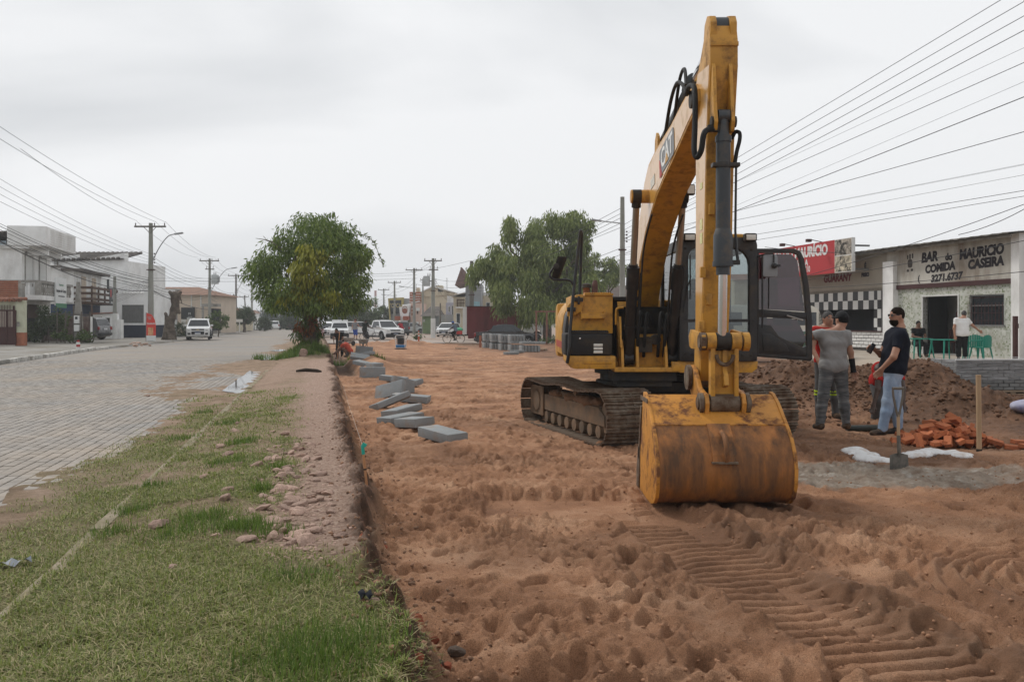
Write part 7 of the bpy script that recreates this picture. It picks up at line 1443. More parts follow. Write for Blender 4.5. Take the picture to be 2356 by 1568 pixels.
car('white pickup with dark bumper turning at the crossing',cz(881,0,78.5,-.03),R(-90+36),CW,'pickup',L=4.7,W=1.82,H=1.70,name='pickup_truck',cat='pickup',bumper=CPL,rack=True,clad=CPL)
t = car('old white pickup with canopy and a cross tied on its roof',cz(782,0,82,-.02),R(-80),CW,'pickup',L=4.2,W=1.66,H=1.52,name='pickup_truck',cat='pickup',bumper=CPL,rear=False)
mb = MB(); mb.prism([(-2.08,.9),(-2.08,1.6),(-1.9,1.72),(-.3,1.72),(-.25,1.5),(-.25,.9)],-.72,.72,'y'); mb.build('canopy',CW,t,bevel=.04); mb = MB(); mb.box((.1,.15,1.70),(.08,.9,.05),(0,0,.3)); mb.box((.1,.15,1.66),(1.1,.07,.05),(0,0,.3)); mb.build('roof_load',WH2,t)
car('silver sedan parked side-on before the green house',cz(952,0,122,-.08),R(-18),CS,'sedan',L=4.5,W=1.76,H=1.48)
car('white hatchback facing the camera behind the cyclist with the blue cap',cz(1032,0,95,-.06),R(-90-10),CW,'hatch',L=4.3,W=1.8,H=1.48)
car('black sedan parked behind the stacked grey kerb stones',cz(1168,0,61,-.05),R(2),CK,'sedan',L=4.5,W=1.75,H=1.44)
car('dark red-lamped SUV seen from behind next to the silver sedan',cz(917,0,104,-.06),R(90+20),CD,'suv',L=4.4,W=1.8,H=1.66)
car('white SUV crossing behind the man in the grey tank top',cz(822,0,100,-.06),R(8),CW,'suv',L=4.4,W=1.8,H=1.62)
car('white sedan half hidden left of the canopy pickup',cz(753,0,92,-.04),R(-92),CW,'hatch',L=4.2,W=1.72,H=1.5); car('second white car further behind the canopy pickup',cz(760,0,106,-.05),R(-85),CW,'suv',L=4.2,W=1.75,H=1.6); car('white car waiting far down the paved road',cz(634,0,150,.12),R(100),CW,'hatch',L=4.2,W=1.72,H=1.5)
car('silver hatchback far left beside the canopy pickup',cz(772,0,120,-.05),R(-80),CS,'hatch',L=4.0,W=1.7,H=1.5); car('white car parked behind the white turning pickup',cz(836,0,118,-.06),R(5),CW,'hatch',L=4.2,W=1.72,H=1.5); car('red car hidden behind the verge tree trunk',cz(718,0,74,.0),R(95),CR,'hatch',L=3.9,W=1.66,H=1.5)
# ---- red box truck
t = thing('box_truck','white truck with a tall dark red box body parked under the willow','truck',(P(1074,0,76).x,76,-.05)); Lb = P(1199.6,0,76).x-t.location.x
REDB = M('box_red',(.155,.018,.020),.6,.12,1.2,dirt=(.09,.014,.014),damt=.35,dscale=1,stretch=(1,1,.2))
part(t,'box_body',REDB,[((0,0,.55),(Lb,2.3,2.85))]); part(t,'box_edge',SHUT,[((-.35,0.05,.5),(-.01,2.2,2.85))]); part(t,'top_rail',IRON,[((-.02,-.03,2.851),(Lb+.02,2.33,2.92))])
for k in range(14): part(t,'box_rib',REDB,[((.15+k*Lb/14,-.02,.6),(.19+k*Lb/14,.0,2.8))])
part(t,'side_guard',REDB,[((.1,.05,.15),(Lb-.1,.15,.54))]); part(t,'chassis',CPL,[((-.2,.6,.4),(Lb+1.8,1.7,.54))])
mb = MB(); mb.prism([(Lb+.15,.45),(Lb+.15,2.05),(Lb+.3,2.2),(Lb+1.25,2.2),(Lb+1.65,1.5),(Lb+2.0,1.35),(Lb+2.05,.5),(Lb+1.72,.5),(Lb+1.6,.85),(Lb+1.2,.9),(Lb+.95,.5)],.1,2.1,'y'); mb.build('cab',CW,t,bevel=.04); mb = MB(); mb.prism([(Lb+.4,1.4),(Lb+.4,2.0),(Lb+1.15,2.0),(Lb+1.45,1.45)],.085,.1,'y'); mb.build('cab_window',CGL,t); part(t,'mirror',CPL,[((Lb+1.3,-.12,1.35),(Lb+1.42,.05,1.7))])
for x in (.9,Lb+1.33): wheel(t,x,.28,.40,.26); wheel(t,x,1.95,.40,.26)
t = thing('truck','small dark truck seen from behind with a red and white striped bumper','truck',(P(703,0,84).x,84,.1)); part(t,'bed',CD,[((-.75,0,.5),(.62,3,1.05))]); part(t,'cab',CR,[((-.7,2.6,.5),(.6,4.2,1.4))]); part(t,'rack',IRON,[((-.75,2.4,1.05),(-.68,2.5,1.6)),((.55,2.4,1.05),(.62,2.5,1.6)),((-.75,2.4,1.55),(.62,2.5,1.62)),((-.75,.05,1.05),(-.7,.1,1.4)),((.57,.05,1.05),(.62,.1,1.4)),((-.75,.05,1.38),(.62,.1,1.44))]); bp = part(t,'bumper',SHUT,[((-.75,-.1,.42),(.62,0,.58))]); [part(t,'stripe',REDT,[((-.75+k*.27,-.112,.422),(-.62+k*.27,-.1,.578))],par=bp) for k in range(6)]
for s in (-.58,.45): mb = MB(); mb.lathe([(.2,-.12),(.36,-.12),(.38,0),(.36,.12),(.2,.12)],(s,.5,.38),'x',18); mb.build('tyre',RUB,t,smooth=True)
for s in (-.55,.42): part(t,'tail_lamp',CTL,[((s-.09,-.02,.68),(s+.09,0,.82))])
# ---- cream and green van in front of the bar
t = thing('van','old cream and green van with rear cooling louvres in front of the bar','van',(P(1897,0,33).x,33,.24)); VC = paint('van_cream',(.60,.57,.48),.35); VG = paint('van_green',(.03,.10,.055),.35)
vp = [(0,.30),(.02,.85),(-.03,1.15),(-.10,1.55),(-.22,1.80),(-.42,1.92),(-3.7,1.95),(-4.0,1.82),(-4.15,1.2),(-4.2,.35)]
mb = MB(); mb.prism(vp,0,1.68,'y'); mb.build('body',VC,t,bevel=.06); mb = MB(); mb.prism([(.022,.33),(.03,.98),(-4.17,.98),(-4.21,.36)],-.012,1.692,'y'); mb.build('green_band',VG,t,bevel=.01); part(t,'trim',SHUT,[((-4.15,-.02,.98),(.01,.0,1.02))])
for k in range(4): part(t,'side_window',CGL,[((-1.0-k*.92,-.012,1.2),(-.30-k*.92,.0,1.68))])
for k in range(9): MB().box((-.13,-.01,1.18+k*.055),(.16,.03,.018),(0,.25,0)).build('louvre',CPL,t)
for x in (-.75,-3.2): wheel(t,x,.14,.32,.2); wheel(t,x,1.5,.32,.2)
part(t,'bumper',CHR,[((-.1,.0,.32),(.1,1.68,.42))])
# ================================================================== people
SK1 = M('skin_tan',(.36,.19,.125),.55,.12,12,spec=.35); SK2 = M('skin_brown',(.16,.085,.055),.55,.12,12,spec=.35); SK3 = M('skin_dark',(.065,.038,.028),.5,.1,12,spec=.4)
def cloth(nm,c,var=.15,sc=6,bump=.25): return M(nm,c,.9,var,sc,bump=bump,bscale=18,spec=.15)
HAIRK = M('hair_black',(.010,.009,.009),.6,.3,30,bump=.4,bscale=90,spec=.1); HAIRG = M('hair_grizzled',(.05,.047,.045),.7,.5,40,bump=.4,bscale=90); HAIRB = M('hair_brown',(.014,.009,.006),.8,.3,30,bump=.4,bscale=90,spec=.08); SHOE = M('shoe_dark',(.018,.015,.014),.7,.4,9,dirt=(.15,.09,.05),damt=.4,dscale=8)
A3 = np.array
def capd(X,Y,Z,a,b,ra,rb):
    a = A3(a,float); b = A3(b,float); d = b-a; l = float(d.dot(d))+1e-9
    h = np.clip(((X-a[0])*d[0]+(Y-a[1])*d[1]+(Z-a[2])*d[2])/l,0,1)
    return np.sqrt((X-a[0]-h*d[0])**2+(Y-a[1]-h*d[1])**2+(Z-a[2]-h*d[2])**2)-(ra+(rb-ra)*h)
def elld(X,Y,Z,c,r,f=None):
    dx,dy,dz = X-c[0],Y-c[1],Z-c[2]
    if f is not None: rx,ry = -f[1],f[0]; fx = dx*f[0]+dy*f[1]; sx = dx*rx+dy*ry; dx,dy = sx,fx     # dx sideways,dy forward
    k = np.sqrt((dx/r[0])**2+(dy/r[1])**2+(dz/r[2])**2); return (k-1)*min(r)
def union(ds,k=.03):
    d = ds[0]
    for e in ds[1:]: d = smin(d,e,k)
    return d
def person(label,loc,J,face,skin,shirt=None,sleeve=.55,pants=None,leg=1.,hair=HAIRK,cap=None,shoes=SHOE,h=.03,scale=1.,fat=0.,beard=None,glasses=False,group=None,bare_feet=False,name='person',fingers=True,cuffs=None,skirt=0.,hem=.10,extra=None):
    """J: joints in the frame x right of the picture, y away from the camera, z up; face: direction the head looks"""
    t = thing(name,label,'person',loc,0,group); t.scale = (scale,)*3
    f = A3(face,float); f = f/np.hypot(*f); lt = A3((-f[1],f[0]))          # lt: sideways
    g = {k: A3(v,float) for k,v in J.items()}
    head = g['head']; neck = g['neck']; chest = g['chest']; hip = g['hip']
    sl,sr_ = g['shl'],g['shr']; hl,hr_ = g['hil'],g['hir']
    ax = chest-hip; ax /= np.linalg.norm(ax)
    side = (sr_-sl)/np.linalg.norm(sr_-sl); hside = (hr_-hl)/(np.linalg.norm(hr_-hl)+1e-9)
    belly = hip*.5+chest*.5
    pts = np.array(list(g.values())); lo = pts.min(0)-.24; hi = pts.max(0)+.24; lo[2] = min(lo[2],pts[:,2].min()-.14)
    def torso(X,Y,Z,e=0.):
        return union([capd(X,Y,Z,chest-side*.085,chest+side*.085,.115+fat*.5+e,.115+fat*.5+e),capd(X,Y,Z,belly-side*.06,belly+side*.06,.115+fat+e,.115+fat+e),capd(X,Y,Z,hip-hside*.065+ax*.02,hip+hside*.065+ax*.02,.118+fat*.7+e,.118+fat*.7+e),capd(X,Y,Z,sl*.86+chest*.14,neck,.062+e,.06+e),capd(X,Y,Z,sr_*.86+chest*.14,neck,.062+e,.06+e),capd(X,Y,Z,sl,sr_,.07+e,.07+e)],.07)
    def arm(X,Y,Z,s,e=0.,fr=1.,fore=True):
        a,b,c = g['sh'+s],g['el'+s],g['wr'+s]; d = [capd(X,Y,Z,a,a+(b-a)*fr,.056+e,.046+e*.9)]
        if fore and fr >= 1: d.append(capd(X,Y,Z,b,c,.043+e,.029+e))
        return union(d,.02)
    def legd(X,Y,Z,s,e=0.,fr=1.):
        a,b,c = g['hi'+s],g['kn'+s],g['an'+s]; d = [capd(X,Y,Z,a,b,.090+fat*.4+e,.060+e)]
        if fr >= 1: d += [capd(X,Y,Z,b,b*.6+c*.4,.056+e,.056+e),capd(X,Y,Z,b*.6+c*.4,c,.054+e,.040+e)]
        elif fr > .5: d.append(capd(X,Y,Z,b,b+(c-b)*(fr-.5)*2,.056+e,.058+e))
        return union(d,.03)
    def hand(X,Y,Z,s):
        w_ = g['wr'+s]; e_ = g['el'+s]; k = g.get('hd'+s); d = (k-w_) if k is not None else (w_-e_); d = d/np.linalg.norm(d)
        u = np.cross(d,A3((.31,.9,.2))); u /= np.linalg.norm(u); v = np.cross(d,u); p0 = w_+d*.015; p1 = w_+d*.085
        ds = [capd(X,Y,Z,p0-u*.012,p1-u*.022,.020,.018),capd(X,Y,Z,p0+u*.012,p1+u*.022,.020,.018)]
        if fingers:
            for q,ln in ((-.033,.055),(-.011,.072),(.011,.078),(.033,.068)):
                a = p1+u*q; b = a+d*ln*.55+v*.012; ds += [capd(X,Y,Z,a,b,.0105,.0095),capd(X,Y,Z,b,b+d*ln*.35+v*.028,.0095,.008)]
            a = p0+u*.03; ds += [capd(X,Y,Z,a,a+d*.045+u*.028,.0125,.011),capd(X,Y,Z,a+d*.045+u*.028,a+d*.078+u*.026+v*.012,.011,.009)]
        else: ds.append(capd(X,Y,Z,p1,p1+d*.06,.03,.02))
        return union(ds,.010)
    f3 = A3((f[0],f[1],0.)); l3 = A3((lt[0],lt[1],0.)); up = A3((0,0,1.))
    def headd(X,Y,Z):
        ds = [elld(X,Y,Z,head+up*.018,(.076,.098,.105),f),elld(X,Y,Z,head+f3*.022-up*.055,(.058,.070,.066),f),capd(X,Y,Z,head-up*.05-f3*.02,neck-f3*.005,.056,.064)]
        d = union(ds,.035)
        if h < .02:
            d = smin(d,capd(X,Y,Z,head+f3*.094+up*.012,head+f3*.108-up*.022,.010,.016),.014)
            for s in (-1,1):
                d = smin(d,elld(X,Y,Z,head+l3*s*.078-f3*.005-up*.005,(.010,.020,.032),f),.008); d = np.maximum(d,-(np.sqrt((X-(head+f3*.102+l3*s*.031+up*.016)[0])**2+(Y-(head+f3*.102+l3*s*.031+up*.016)[1])**2+(Z-(head+f3*.102+l3*s*.031+up*.016)[2])**2)-.017))
            d = np.maximum(d,-(capd(X,Y,Z,head+f3*.098-l3*.022-up*.048,head+f3*.098+l3*.022-up*.048,.005,.005)))
            d = smin(d,capd(X,Y,Z,head+f3*.088-l3*.012-up*.043,head+f3*.088+l3*.012-up*.043,.008,.008),.006)
        return d
    def body(X,Y,Z):
        ds = [torso(X,Y,Z,-.012),headd(X,Y,Z)]
        for s in 'lr':
            ds += [arm(X,Y,Z,s),hand(X,Y,Z,s),legd(X,Y,Z,s,-.008)]
            if bare_feet: a = g['an'+s]; ff = g.get('ft'+s,a+f3*.15-up*.045); ds.append(capd(X,Y,Z,a-up*.03,ff,.038,.026))
        return union(ds,.02)
    V,F = sdf_mesh(body,lo,hi,h); npmesh('body',V,F,skin,t,smooth=True)
    fold = lambda X,Y,Z,a=.013: a*.8*vnoise(X*10+Z*7.1,Z*4+Y*6.3-X*6,3)-a*.9*np.abs(vnoise(X*14+Y*12+Z*9,Z*6-X*7,4))+a*.25
    zmin = lo
    if shirt is not None:
        def sh(X,Y,Z):
            d = torso(X,Y,Z,.014); d = np.maximum(d,-((X-hip[0])*ax[0]+(Y-hip[1])*ax[1]+(Z-hip[2])*ax[2]+hem))
            d = np.minimum(d,9); nk = neck-ax*.012; d = np.maximum(d,(X-nk[0])*ax[0]+(Y-nk[1])*ax[1]+(Z-nk[2])*ax[2])
            if hem > .05: d = smin(d,np.maximum(capd(X,Y,Z,hip-hside*.08,hip+hside*.08,.138+fat*.8,.138+fat*.8),-((X-hip[0])*ax[0]+(Y-hip[1])*ax[1]+(Z-hip[2])*ax[2]+hem)),.03)
            if sleeve > 0:
                for s in 'lr':
                    a,b = g['sh'+s],g['el'+s]; q = (b-a)/np.linalg.norm(b-a); e = a+(b-a)*min(sleeve,1)
                    dd = capd(X,Y,Z,a,b,.070,.066)
                    if sleeve > 1: dd = np.minimum(dd,capd(X,Y,Z,b,g['wr'+s],.058,.042))
                    else: dd = np.maximum(dd,(X-e[0])*q[0]+(Y-e[1])*q[1]+(Z-e[2])*q[2])
                    d = smin(d,dd,.035)
            return d+fold(X,Y,Z)
        V,F = sdf_mesh(sh,lo,hi,h); npmesh('shirt',V,F,shirt,t,smooth=True)
    if pants is not None:
        def pt(X,Y,Z):
            d = union([capd(X,Y,Z,hip-hside*.07,hip+hside*.07,.128+fat*.7,.128+fat*.7),legd(X,Y,Z,'l',.022+skirt,leg),legd(X,Y,Z,'r',.022+skirt,leg)],.05)
            return np.maximum(d,(X-hip[0])*ax[0]+(Y-hip[1])*ax[1]+(Z-hip[2])*ax[2]-.07)+fold(X,Y,Z,.013)
        V,F = sdf_mesh(pt,lo,hi,h); npmesh('trousers',V,F,pants,t,smooth=True)
    if not bare_feet:
        for s in 'lr':
            a = g['an'+s]; ff = g.get('ft'+s,a+f3*.17-up*.05)
            def sd(X,Y,Z): return np.maximum(union([capd(X,Y,Z,a+up*.01,a-up*.03-f3*.03,.052,.050),capd(X,Y,Z,a-up*.04,ff,.050,.040)],.03),a[2]-.088-Z)
            V,F = sdf_mesh(sd,np.minimum(a,ff)-.12,np.maximum(a,ff)+.12,min(h,.02)); npmesh('shoe',V,F,shoes,t,smooth=True)
    if hair is not None and cap is None:
        def hd(X,Y,Z):
            d = elld(X,Y,Z,head+up*.025-f3*.006,(.083,.103,.108),f); e = (X-head[0])*f[0]+(Y-head[1])*f[1]; zz = Z-head[2]
            return np.maximum(np.maximum(d,-(zz-(.035+.55*e)-.0)-.045),np.maximum(-(zz+.055),e-.085))+.004*vnoise(X*60,Z*60+Y*40,8)
        V,F = sdf_mesh(hd,head-.16,head+.16,min(h,.018)); npmesh('hair',V,F,hair,t,smooth=True)
    if cap is not None:
        def cd(X,Y,Z):
            d = np.maximum(elld(X,Y,Z,head+up*.03-f3*.004,(.087,.106,.108),f),-(Z-head[2]-.018-0*X)); br = np.maximum(elld(X,Y,Z,head+up*.036+f3*.105,(.075,.085,.016),f),-((X-head[0])*f[0]+(Y-head[1])*f[1]-.05)); return np.minimum(d,br)
        V,F = sdf_mesh(cd,head-.25,head+.25,min(h,.018)); npmesh('cap',V,F,cap,t,smooth=True)
        if hair is not None and h < .02:
            def hb(X,Y,Z): e = (X-head[0])*f[0]+(Y-head[1])*f[1]; return np.maximum(np.maximum(elld(X,Y,Z,head+up*.01-f3*.006,(.080,.101,.108),f),Z-head[2]-.03),np.maximum(-(Z-head[2]+.05),e-.02))
            V,F = sdf_mesh(hb,head-.16,head+.16,min(h,.012)); npmesh('hair',V,F,hair,t,smooth=True)
    if beard is not None:
        def bd(X,Y,Z): e = (X-head[0])*f[0]+(Y-head[1])*f[1]; return np.maximum(np.maximum(elld(X,Y,Z,head+f3*.030-up*.065,(.066,.080,.080),f),Z-head[2]+.050-.03*(e < .05)),-(e-.005))
        V,F = sdf_mesh(bd,head-.2,head+.2,.012); npmesh('beard',V,F,beard,t,smooth=True)
    if glasses:
        mb = MB()
        for s in (-1,1):
            c = head+f3*.098+l3*s*.034+up*.014; mb.box(tuple(c),(.012 if abs(f[0]) > .7 else .055,.055 if abs(f[0]) > .7 else .012,.036)); mb.tube([tuple(c+l3*s*.024),tuple(head+l3*s*.082-f3*.0+up*.016)],.004,5)
        mb.build('sunglasses',M('sunglass',(.01,.01,.01),.1,spec=.7),t)
    if h < .02 and not glasses:
        for s in (-1,1):
            c = head+f3*.088+l3*s*.031+up*.016; mb = MB(); mb.lathe([(.001,-.011),(.008,-.008),(.011,0),(.008,.008),(.001,.011)],tuple(c),'z',10); mb.build('eye',M('eye',(.30,.27,.25),.2,.2,60),t,smooth=True); mb = MB(); mb.box(tuple(head+f3*.094+l3*s*.032+up*.036),(.034,.010,.008)); mb.build('eyebrow',hair or HAIRK,t)
    return t
def stand(h=1.72,sp=.10,lean=0.,**k):
    J = dict(head=(0,0,h-.115),neck=(0,0,h-.24),chest=(0,0,h-.42),hip=(0,0,.93),shl=(-.175,0,h-.29),shr=(.175,0,h-.29),ell=(-.24,0,1.13),elr=(.24,0,1.13),wrl=(-.25,-.03,.88),wrr=(.25,-.03,.88),hil=(-.095,0,.90),hir=(.095,0,.90),knl=(-sp,0,.49),knr=(sp,0,.49),anl=(-sp-.01,0,.085),anr=(sp+.01,0,.085)); J.update(k); return J
def ploc(x,Y,z=None): X = (x-CX)/FPX*Y; return (X,Y,gz(X,Y) if z is None else z)
# man in grey
GSH = cloth('grey_tee',(.29,.285,.28)); GTR = M('grey_trousers',(.095,.10,.105),.95,.45,9,bump=.3,bscale=20,stretch=(.5,.5,3),dirt=(.22,.22,.22),damt=.35,dscale=7)
gm = person('man in grey t-shirt and black cap standing with his back to us',ploc(1925,13.0,.02),dict(head=(.085,.03,1.595),neck=(.035,.0,1.455),chest=(-.045,0,1.26),hip=(-.045,0,.93),shl=(-.215,.0,1.395),shr=(.125,.0,1.385),ell=(-.43,.02,1.34),wrl=(-.40,.26,1.33),elr=(.195,-.02,1.12),wrr=(.225,-.05,.87),hil=(-.14,0,.90),hir=(.05,0,.90),knl=(-.20,-.02,.49),knr=(.10,.02,.50),anl=(-.245,.0,.085),anr=(.15,.03,.085),ftl=(-.27,.13,.03),ftr=(.17,.17,.03)),(-.35,.94),SK1,GSH,.62,GTR,1.,cap=M('black_cap',(.012,.012,.014),.85),h=.011)
mb = MB(); mb.tube([(.205,-.03,1.03),(.222,-.05,.89),(.228,-.055,.83)],[.045,.037,.045],10); mb.build('wrist_wrap',M('wrap_black',(.012,.012,.013),.9),gm,smooth=True)
# bearded man in navy
bm_ = person('bearded man in sunglasses, navy t-shirt and pale jeans looking left',ploc(2045,12.4,.02),dict(head=(.115,0,1.645),neck=(.155,.0,1.495),chest=(.115,0,1.27),hip=(.055,0,.93),shl=(.085,-.185,1.375),shr=(.12,.185,1.385),ell=(-.05,-.27,1.09),wrl=(-.165,-.16,.92),elr=(.0,.26,1.10),wrr=(-.16,.12,1.19),hdr=(-.24,.08,1.22),hil=(.04,-.10,.90),hir=(.07,.10,.90),knl=(-.05,-.10,.48),knr=(.14,.08,.49),anl=(-.12,-.08,.09),anr=(.16,.07,.09),ftl=(-.27,-.10,.03),ftr=(.0,.05,.03)),(-1,-.12),SK1,cloth('navy_tee',(.008,.010,.018)),.60,M('pale_jeans',(.22,.30,.42),.9,.25,5,bump=.25,bscale=22,dirt=(.34,.41,.50),damt=.4,dscale=4),1.,hair=HAIRB,beard=HAIRB,glasses=True,fat=.035,h=.011,hem=.09)
ph = thing('phone','dark phone held up by the bearded man in navy','phone',(bm_.location.x-.225,12.4+.05,1.20)); mb = MB(); mb.box((0,0,.02),(.075,.02,.15),(.1,.5,.2)); mb.build('phone_body',M('phone_case',(.03,.03,.035),.2,spec=.6),ph,bevel=.006)
# man in red facing the camera
rm_ = person('man in red shirt and reflective-banded work trousers facing the camera',ploc(1904,14.2,.05),stand(1.70,.12,head=(-.0,-.02,1.58),ell=(-.27,-.06,1.12),wrl=(-.22,-.22,.93),elr=(.24,.02,1.12)),(.12,-1),SK1,cloth('red_shirt',(.40,.025,.022)),.6,M('work_grey',(.09,.09,.092),.95,.2,6,bump=.2),1.,hair=HAIRG,h=.013)
HV = M('hi_vis',(.45,.62,.03),.6); 
for s in (-1,1):
    for zz in (.37,.42): mb = MB(); mb.tube([(s*.125,0,zz),(s*.124,0,zz+.024)],.088,14); mb.build('reflective_band',HV,rm_,smooth=True)
# worker bending in the pit behind the bearded man
person('dark-armed worker in red bending into the pit behind the bearded man',ploc(2046,13.9,-.12),dict(head=(.06,-.12,.93),neck=(.03,-.02,.98),chest=(-.02,.10,.96),hip=(.06,.40,.76),shl=(-.15,.02,.94),shr=(.17,.06,.94),ell=(-.22,-.10,.66),wrl=(-.31,-.16,.42),elr=(.18,-.08,.66),wrr=(.14,-.18,.44),hil=(-.03,.40,.74),hir=(.15,.40,.74),knl=(-.06,.26,.45),knr=(.17,.26,.45),anl=(-.05,.45,.09),anr=(.16,.45,.09),ftl=(-.06,.30,.04),ftr=(.17,.30,.04)),(.1,-1),SK3,MATS['red_shirt'],.55,MATS['work_grey'],h=.016)
# customer at the bar
wx_,wY = 2213,29.6
person('man in white t-shirt and dark cropped trousers reaching for the green chair',ploc(wx_,wY,.26),stand(1.68,.10,head=(.10,.05,1.56),neck=(.05,.02,1.44),chest=(0,0,1.24),elr=(.40,.05,1.18),wrr=(.62,.10,1.02),shr=(.19,.02,1.37),ell=(-.27,-.02,1.10),wrl=(-.26,-.05,.85)),(.35,.94),SK1,cloth('white_tee',(.70,.70,.69),.06),.6,cloth('black_trousers',(.012,.012,.013)),.85,hair=HAIRG,h=.02,fat=.03)
person('person in black sitting behind a green table by the bar doorway',ploc(2113,33.0,.28),dict(head=(.0,.0,1.20),neck=(0,0,1.06),chest=(0,.02,.88),hip=(0,.05,.50),shl=(-.17,0,1.0),shr=(.17,0,1.0),ell=(-.24,-.05,.75),elr=(.24,-.05,.75),wrl=(-.12,-.25,.72),wrr=(.12,-.25,.72),hil=(-.09,.05,.48),hir=(.09,.05,.48),knl=(-.12,-.35,.48),knr=(.12,-.35,.48),anl=(-.12,-.35,.09),anr=(.12,-.35,.09)),(0,-1),SK2,cloth('black_tee',(.013,.013,.014)),.6,MATS['black_trousers'],h=.025,fingers=False)
# workers at the trench by the tree
bx = ploc(777,45.5)
person('worker in black t-shirt stooping over the trench with a pole',(bx[0],45.5,-.32),dict(head=(-.05,-.10,1.42),neck=(.0,-.03,1.33),chest=(.05,.0,1.16),hip=(.10,.10,.86),shl=(-.12,0,1.28),shr=(.22,0,1.27),ell=(-.20,-.08,1.04),elr=(.28,-.08,1.03),wrl=(-.15,-.22,.85),wrr=(.15,-.25,.80),hil=(.0,.1,.84),hir=(.19,.1,.84),knl=(-.02,-.02,.46),knr=(.22,.0,.46),anl=(-.03,.05,.08),anr=(.22,.08,.08)),(-.3,-1),SK2,MATS['black_tee'],.6,MATS['black_trousers'],h=.025,fingers=False,hair=HAIRK)
bx = ploc(797,42.0)
person('worker in faded red t-shirt squatting at the trench edge',(bx[0],42.0,-.10),dict(head=(-.28,-.10,.66),neck=(-.15,-.05,.66),chest=(.0,0,.55),hip=(.16,.10,.27),shl=(-.12,-.17,.60),shr=(-.08,.17,.60),ell=(-.30,-.22,.38),elr=(-.28,.15,.36),wrl=(-.50,-.2,.22),wrr=(-.48,.1,.2),hil=(.15,.0,.27),hir=(.15,.18,.27),knl=(-.12,-.14,.36),knr=(-.12,.22,.36),anl=(.08,-.10,.08),anr=(.08,.2,.08),ftl=(-.08,-.12,.04),ftr=(-.08,.2,.04)),(-1,-.3),SK2,cloth('coral_tee',(.46,.085,.055)),.6,MATS['work_grey'],h=.022,fingers=False,hair=HAIRG)
# walkers and cyclists at the crossing
wl = lambda x,Y: ploc(x,Y,.02)
person('pedestrian in grey tank top, blue shorts and dark red cap',wl(817,73),stand(1.72,.08,head=(.02,0,1.60),ell=(-.22,.02,1.15),wrl=(-.25,-.02,.95),elr=(.27,-.02,1.20),wrr=(.48,-.05,1.08),knr=(.14,-.02,.48),anr=(.12,.05,.09),knl=(-.04,0,.48),anl=(-.10,0,.09)),(.9,-.4),SK1,cloth('grey_tank',(.22,.22,.23)),0.,cloth('blue_shorts',(.03,.07,.30)),.5,cap=cloth('maroon_cap',(.12,.015,.015)),h=.03,fingers=False)
def bicycle(label,loc,rz,col,group=None):
    t = thing('bicycle',label,'bicycle',loc,rz,group); FRM_ = M('bike_'+col[0],col[1],.4,.1)
    for x in (-.52,.52):
        pts = [(x+.32*math.cos(a),0,.34+.32*math.sin(a)) for a in np.linspace(0,2*math.pi,25)]; mb = MB(); mb.tube(pts,.022,6,caps=False); wv = mb.build('tyre',RUB,t)
        mb = MB(); [mb.tube([(x,0,.34),(x+.31*math.cos(a),0,.34+.31*math.sin(a))],.003,3) for a in np.linspace(0,6.28,13)[:-1]]; mb.build('spokes',CHR,wv)
    mb = MB()
    for a,b_ in (((-.52,0,.34),(-.05,0,.32)),((-.05,0,.32),(-.18,0,.82)),((-.18,0,.80),(.36,0,.82)),((-.05,0,.32),(.38,0,.74)),((-.52,0,.34),(-.17,0,.75)),((.36,0,.90),(.40,0,.70)),((.40,0,.70),(.52,0,.34))): mb.tube([a,b_],.018,6)
    mb.build('frame',FRM_,t); mb = MB(); mb.tube([(.36,-.26,.98),(.30,-.12,1.0),(.35,0,.95),(.30,.12,1.0),(.36,.26,.98)],.014,6); mb.build('handlebar',CHR,t); mb = MB(); mb.box((-.20,0,.88),(.26,.15,.06)); mb.build('saddle',CPL,t,bevel=.02); mb = MB(); mb.tube([(-.05,-.12,.20),(-.05,-.08,.32),(-.05,.08,.32),(-.05,.12,.44)],.012,5); mb.build('pedals',CPL,t); return t
def rider(label,x,Y,rz,shirt,pants,skin,bcol,blab,capm=None,hair=HAIRK,z=.0):
    loc = ploc(x,Y,z); t = bicycle(blab,loc,rz,bcol); c,s = math.cos(rz),math.sin(rz); q = lambda a: (a[0]*c-a[1]*s,a[0]*s+a[1]*c,a[2])
    J = dict(head=(.06,0,1.52),neck=(.0,0,1.39),chest=(-.06,0,1.22),hip=(-.20,0,.95),shl=(-.02,.18,1.33),shr=(-.02,-.18,1.33),ell=(.14,.25,1.12),elr=(.14,-.25,1.12),wrl=(.32,.24,1.03),wrr=(.32,-.24,1.03),hil=(-.19,.09,.93),hir=(-.19,-.09,.93),knl=(.14,.11,.76),knr=(.10,-.11,.62),anl=(-.05,.12,.52),anr=(-.08,-.12,.27),ftl=(.08,.12,.47),ftr=(.05,-.12,.22))
    return person(label,loc,{k: q(v) for k,v in J.items()},(c,s),skin,shirt,.7,pants,1.,hair=hair,cap=capm,h=.03,fingers=False)
rider('cyclist in blue cap and grey jacket riding past the white hatchback',1044,67,R(172),cloth('blue_jacket',(.13,.16,.21)),MATS['black_trousers'],SK3,('brown',(.10,.07,.05)),'old brown bicycle loaded with a red crate behind the rider',cloth('blue_cap',(.03,.10,.35)),z=-.06)
t = thing('crate','red plastic crate with a green bag on the brown bicycle','crate',(P(1057,0,67).x,67,.60)); mb = MB(); mb.box((0,0,.14),(.42,.34,.26)); mb.build('crate_box',M('crate_red',(.38,.03,.025),.5),t,bevel=.02); V,F = sdf_mesh(lambda X,Y,Z: elld(X,Y,Z,(0,0,.36),(.26,.2,.16))+.06*vnoise(X*9,Z*9+Y*5,2),(-.4,-.35,.1),(.4,.35,.7),.035); npmesh('bag',V,F,M('bag_green',(.10,.42,.25),.4),t,smooth=True)
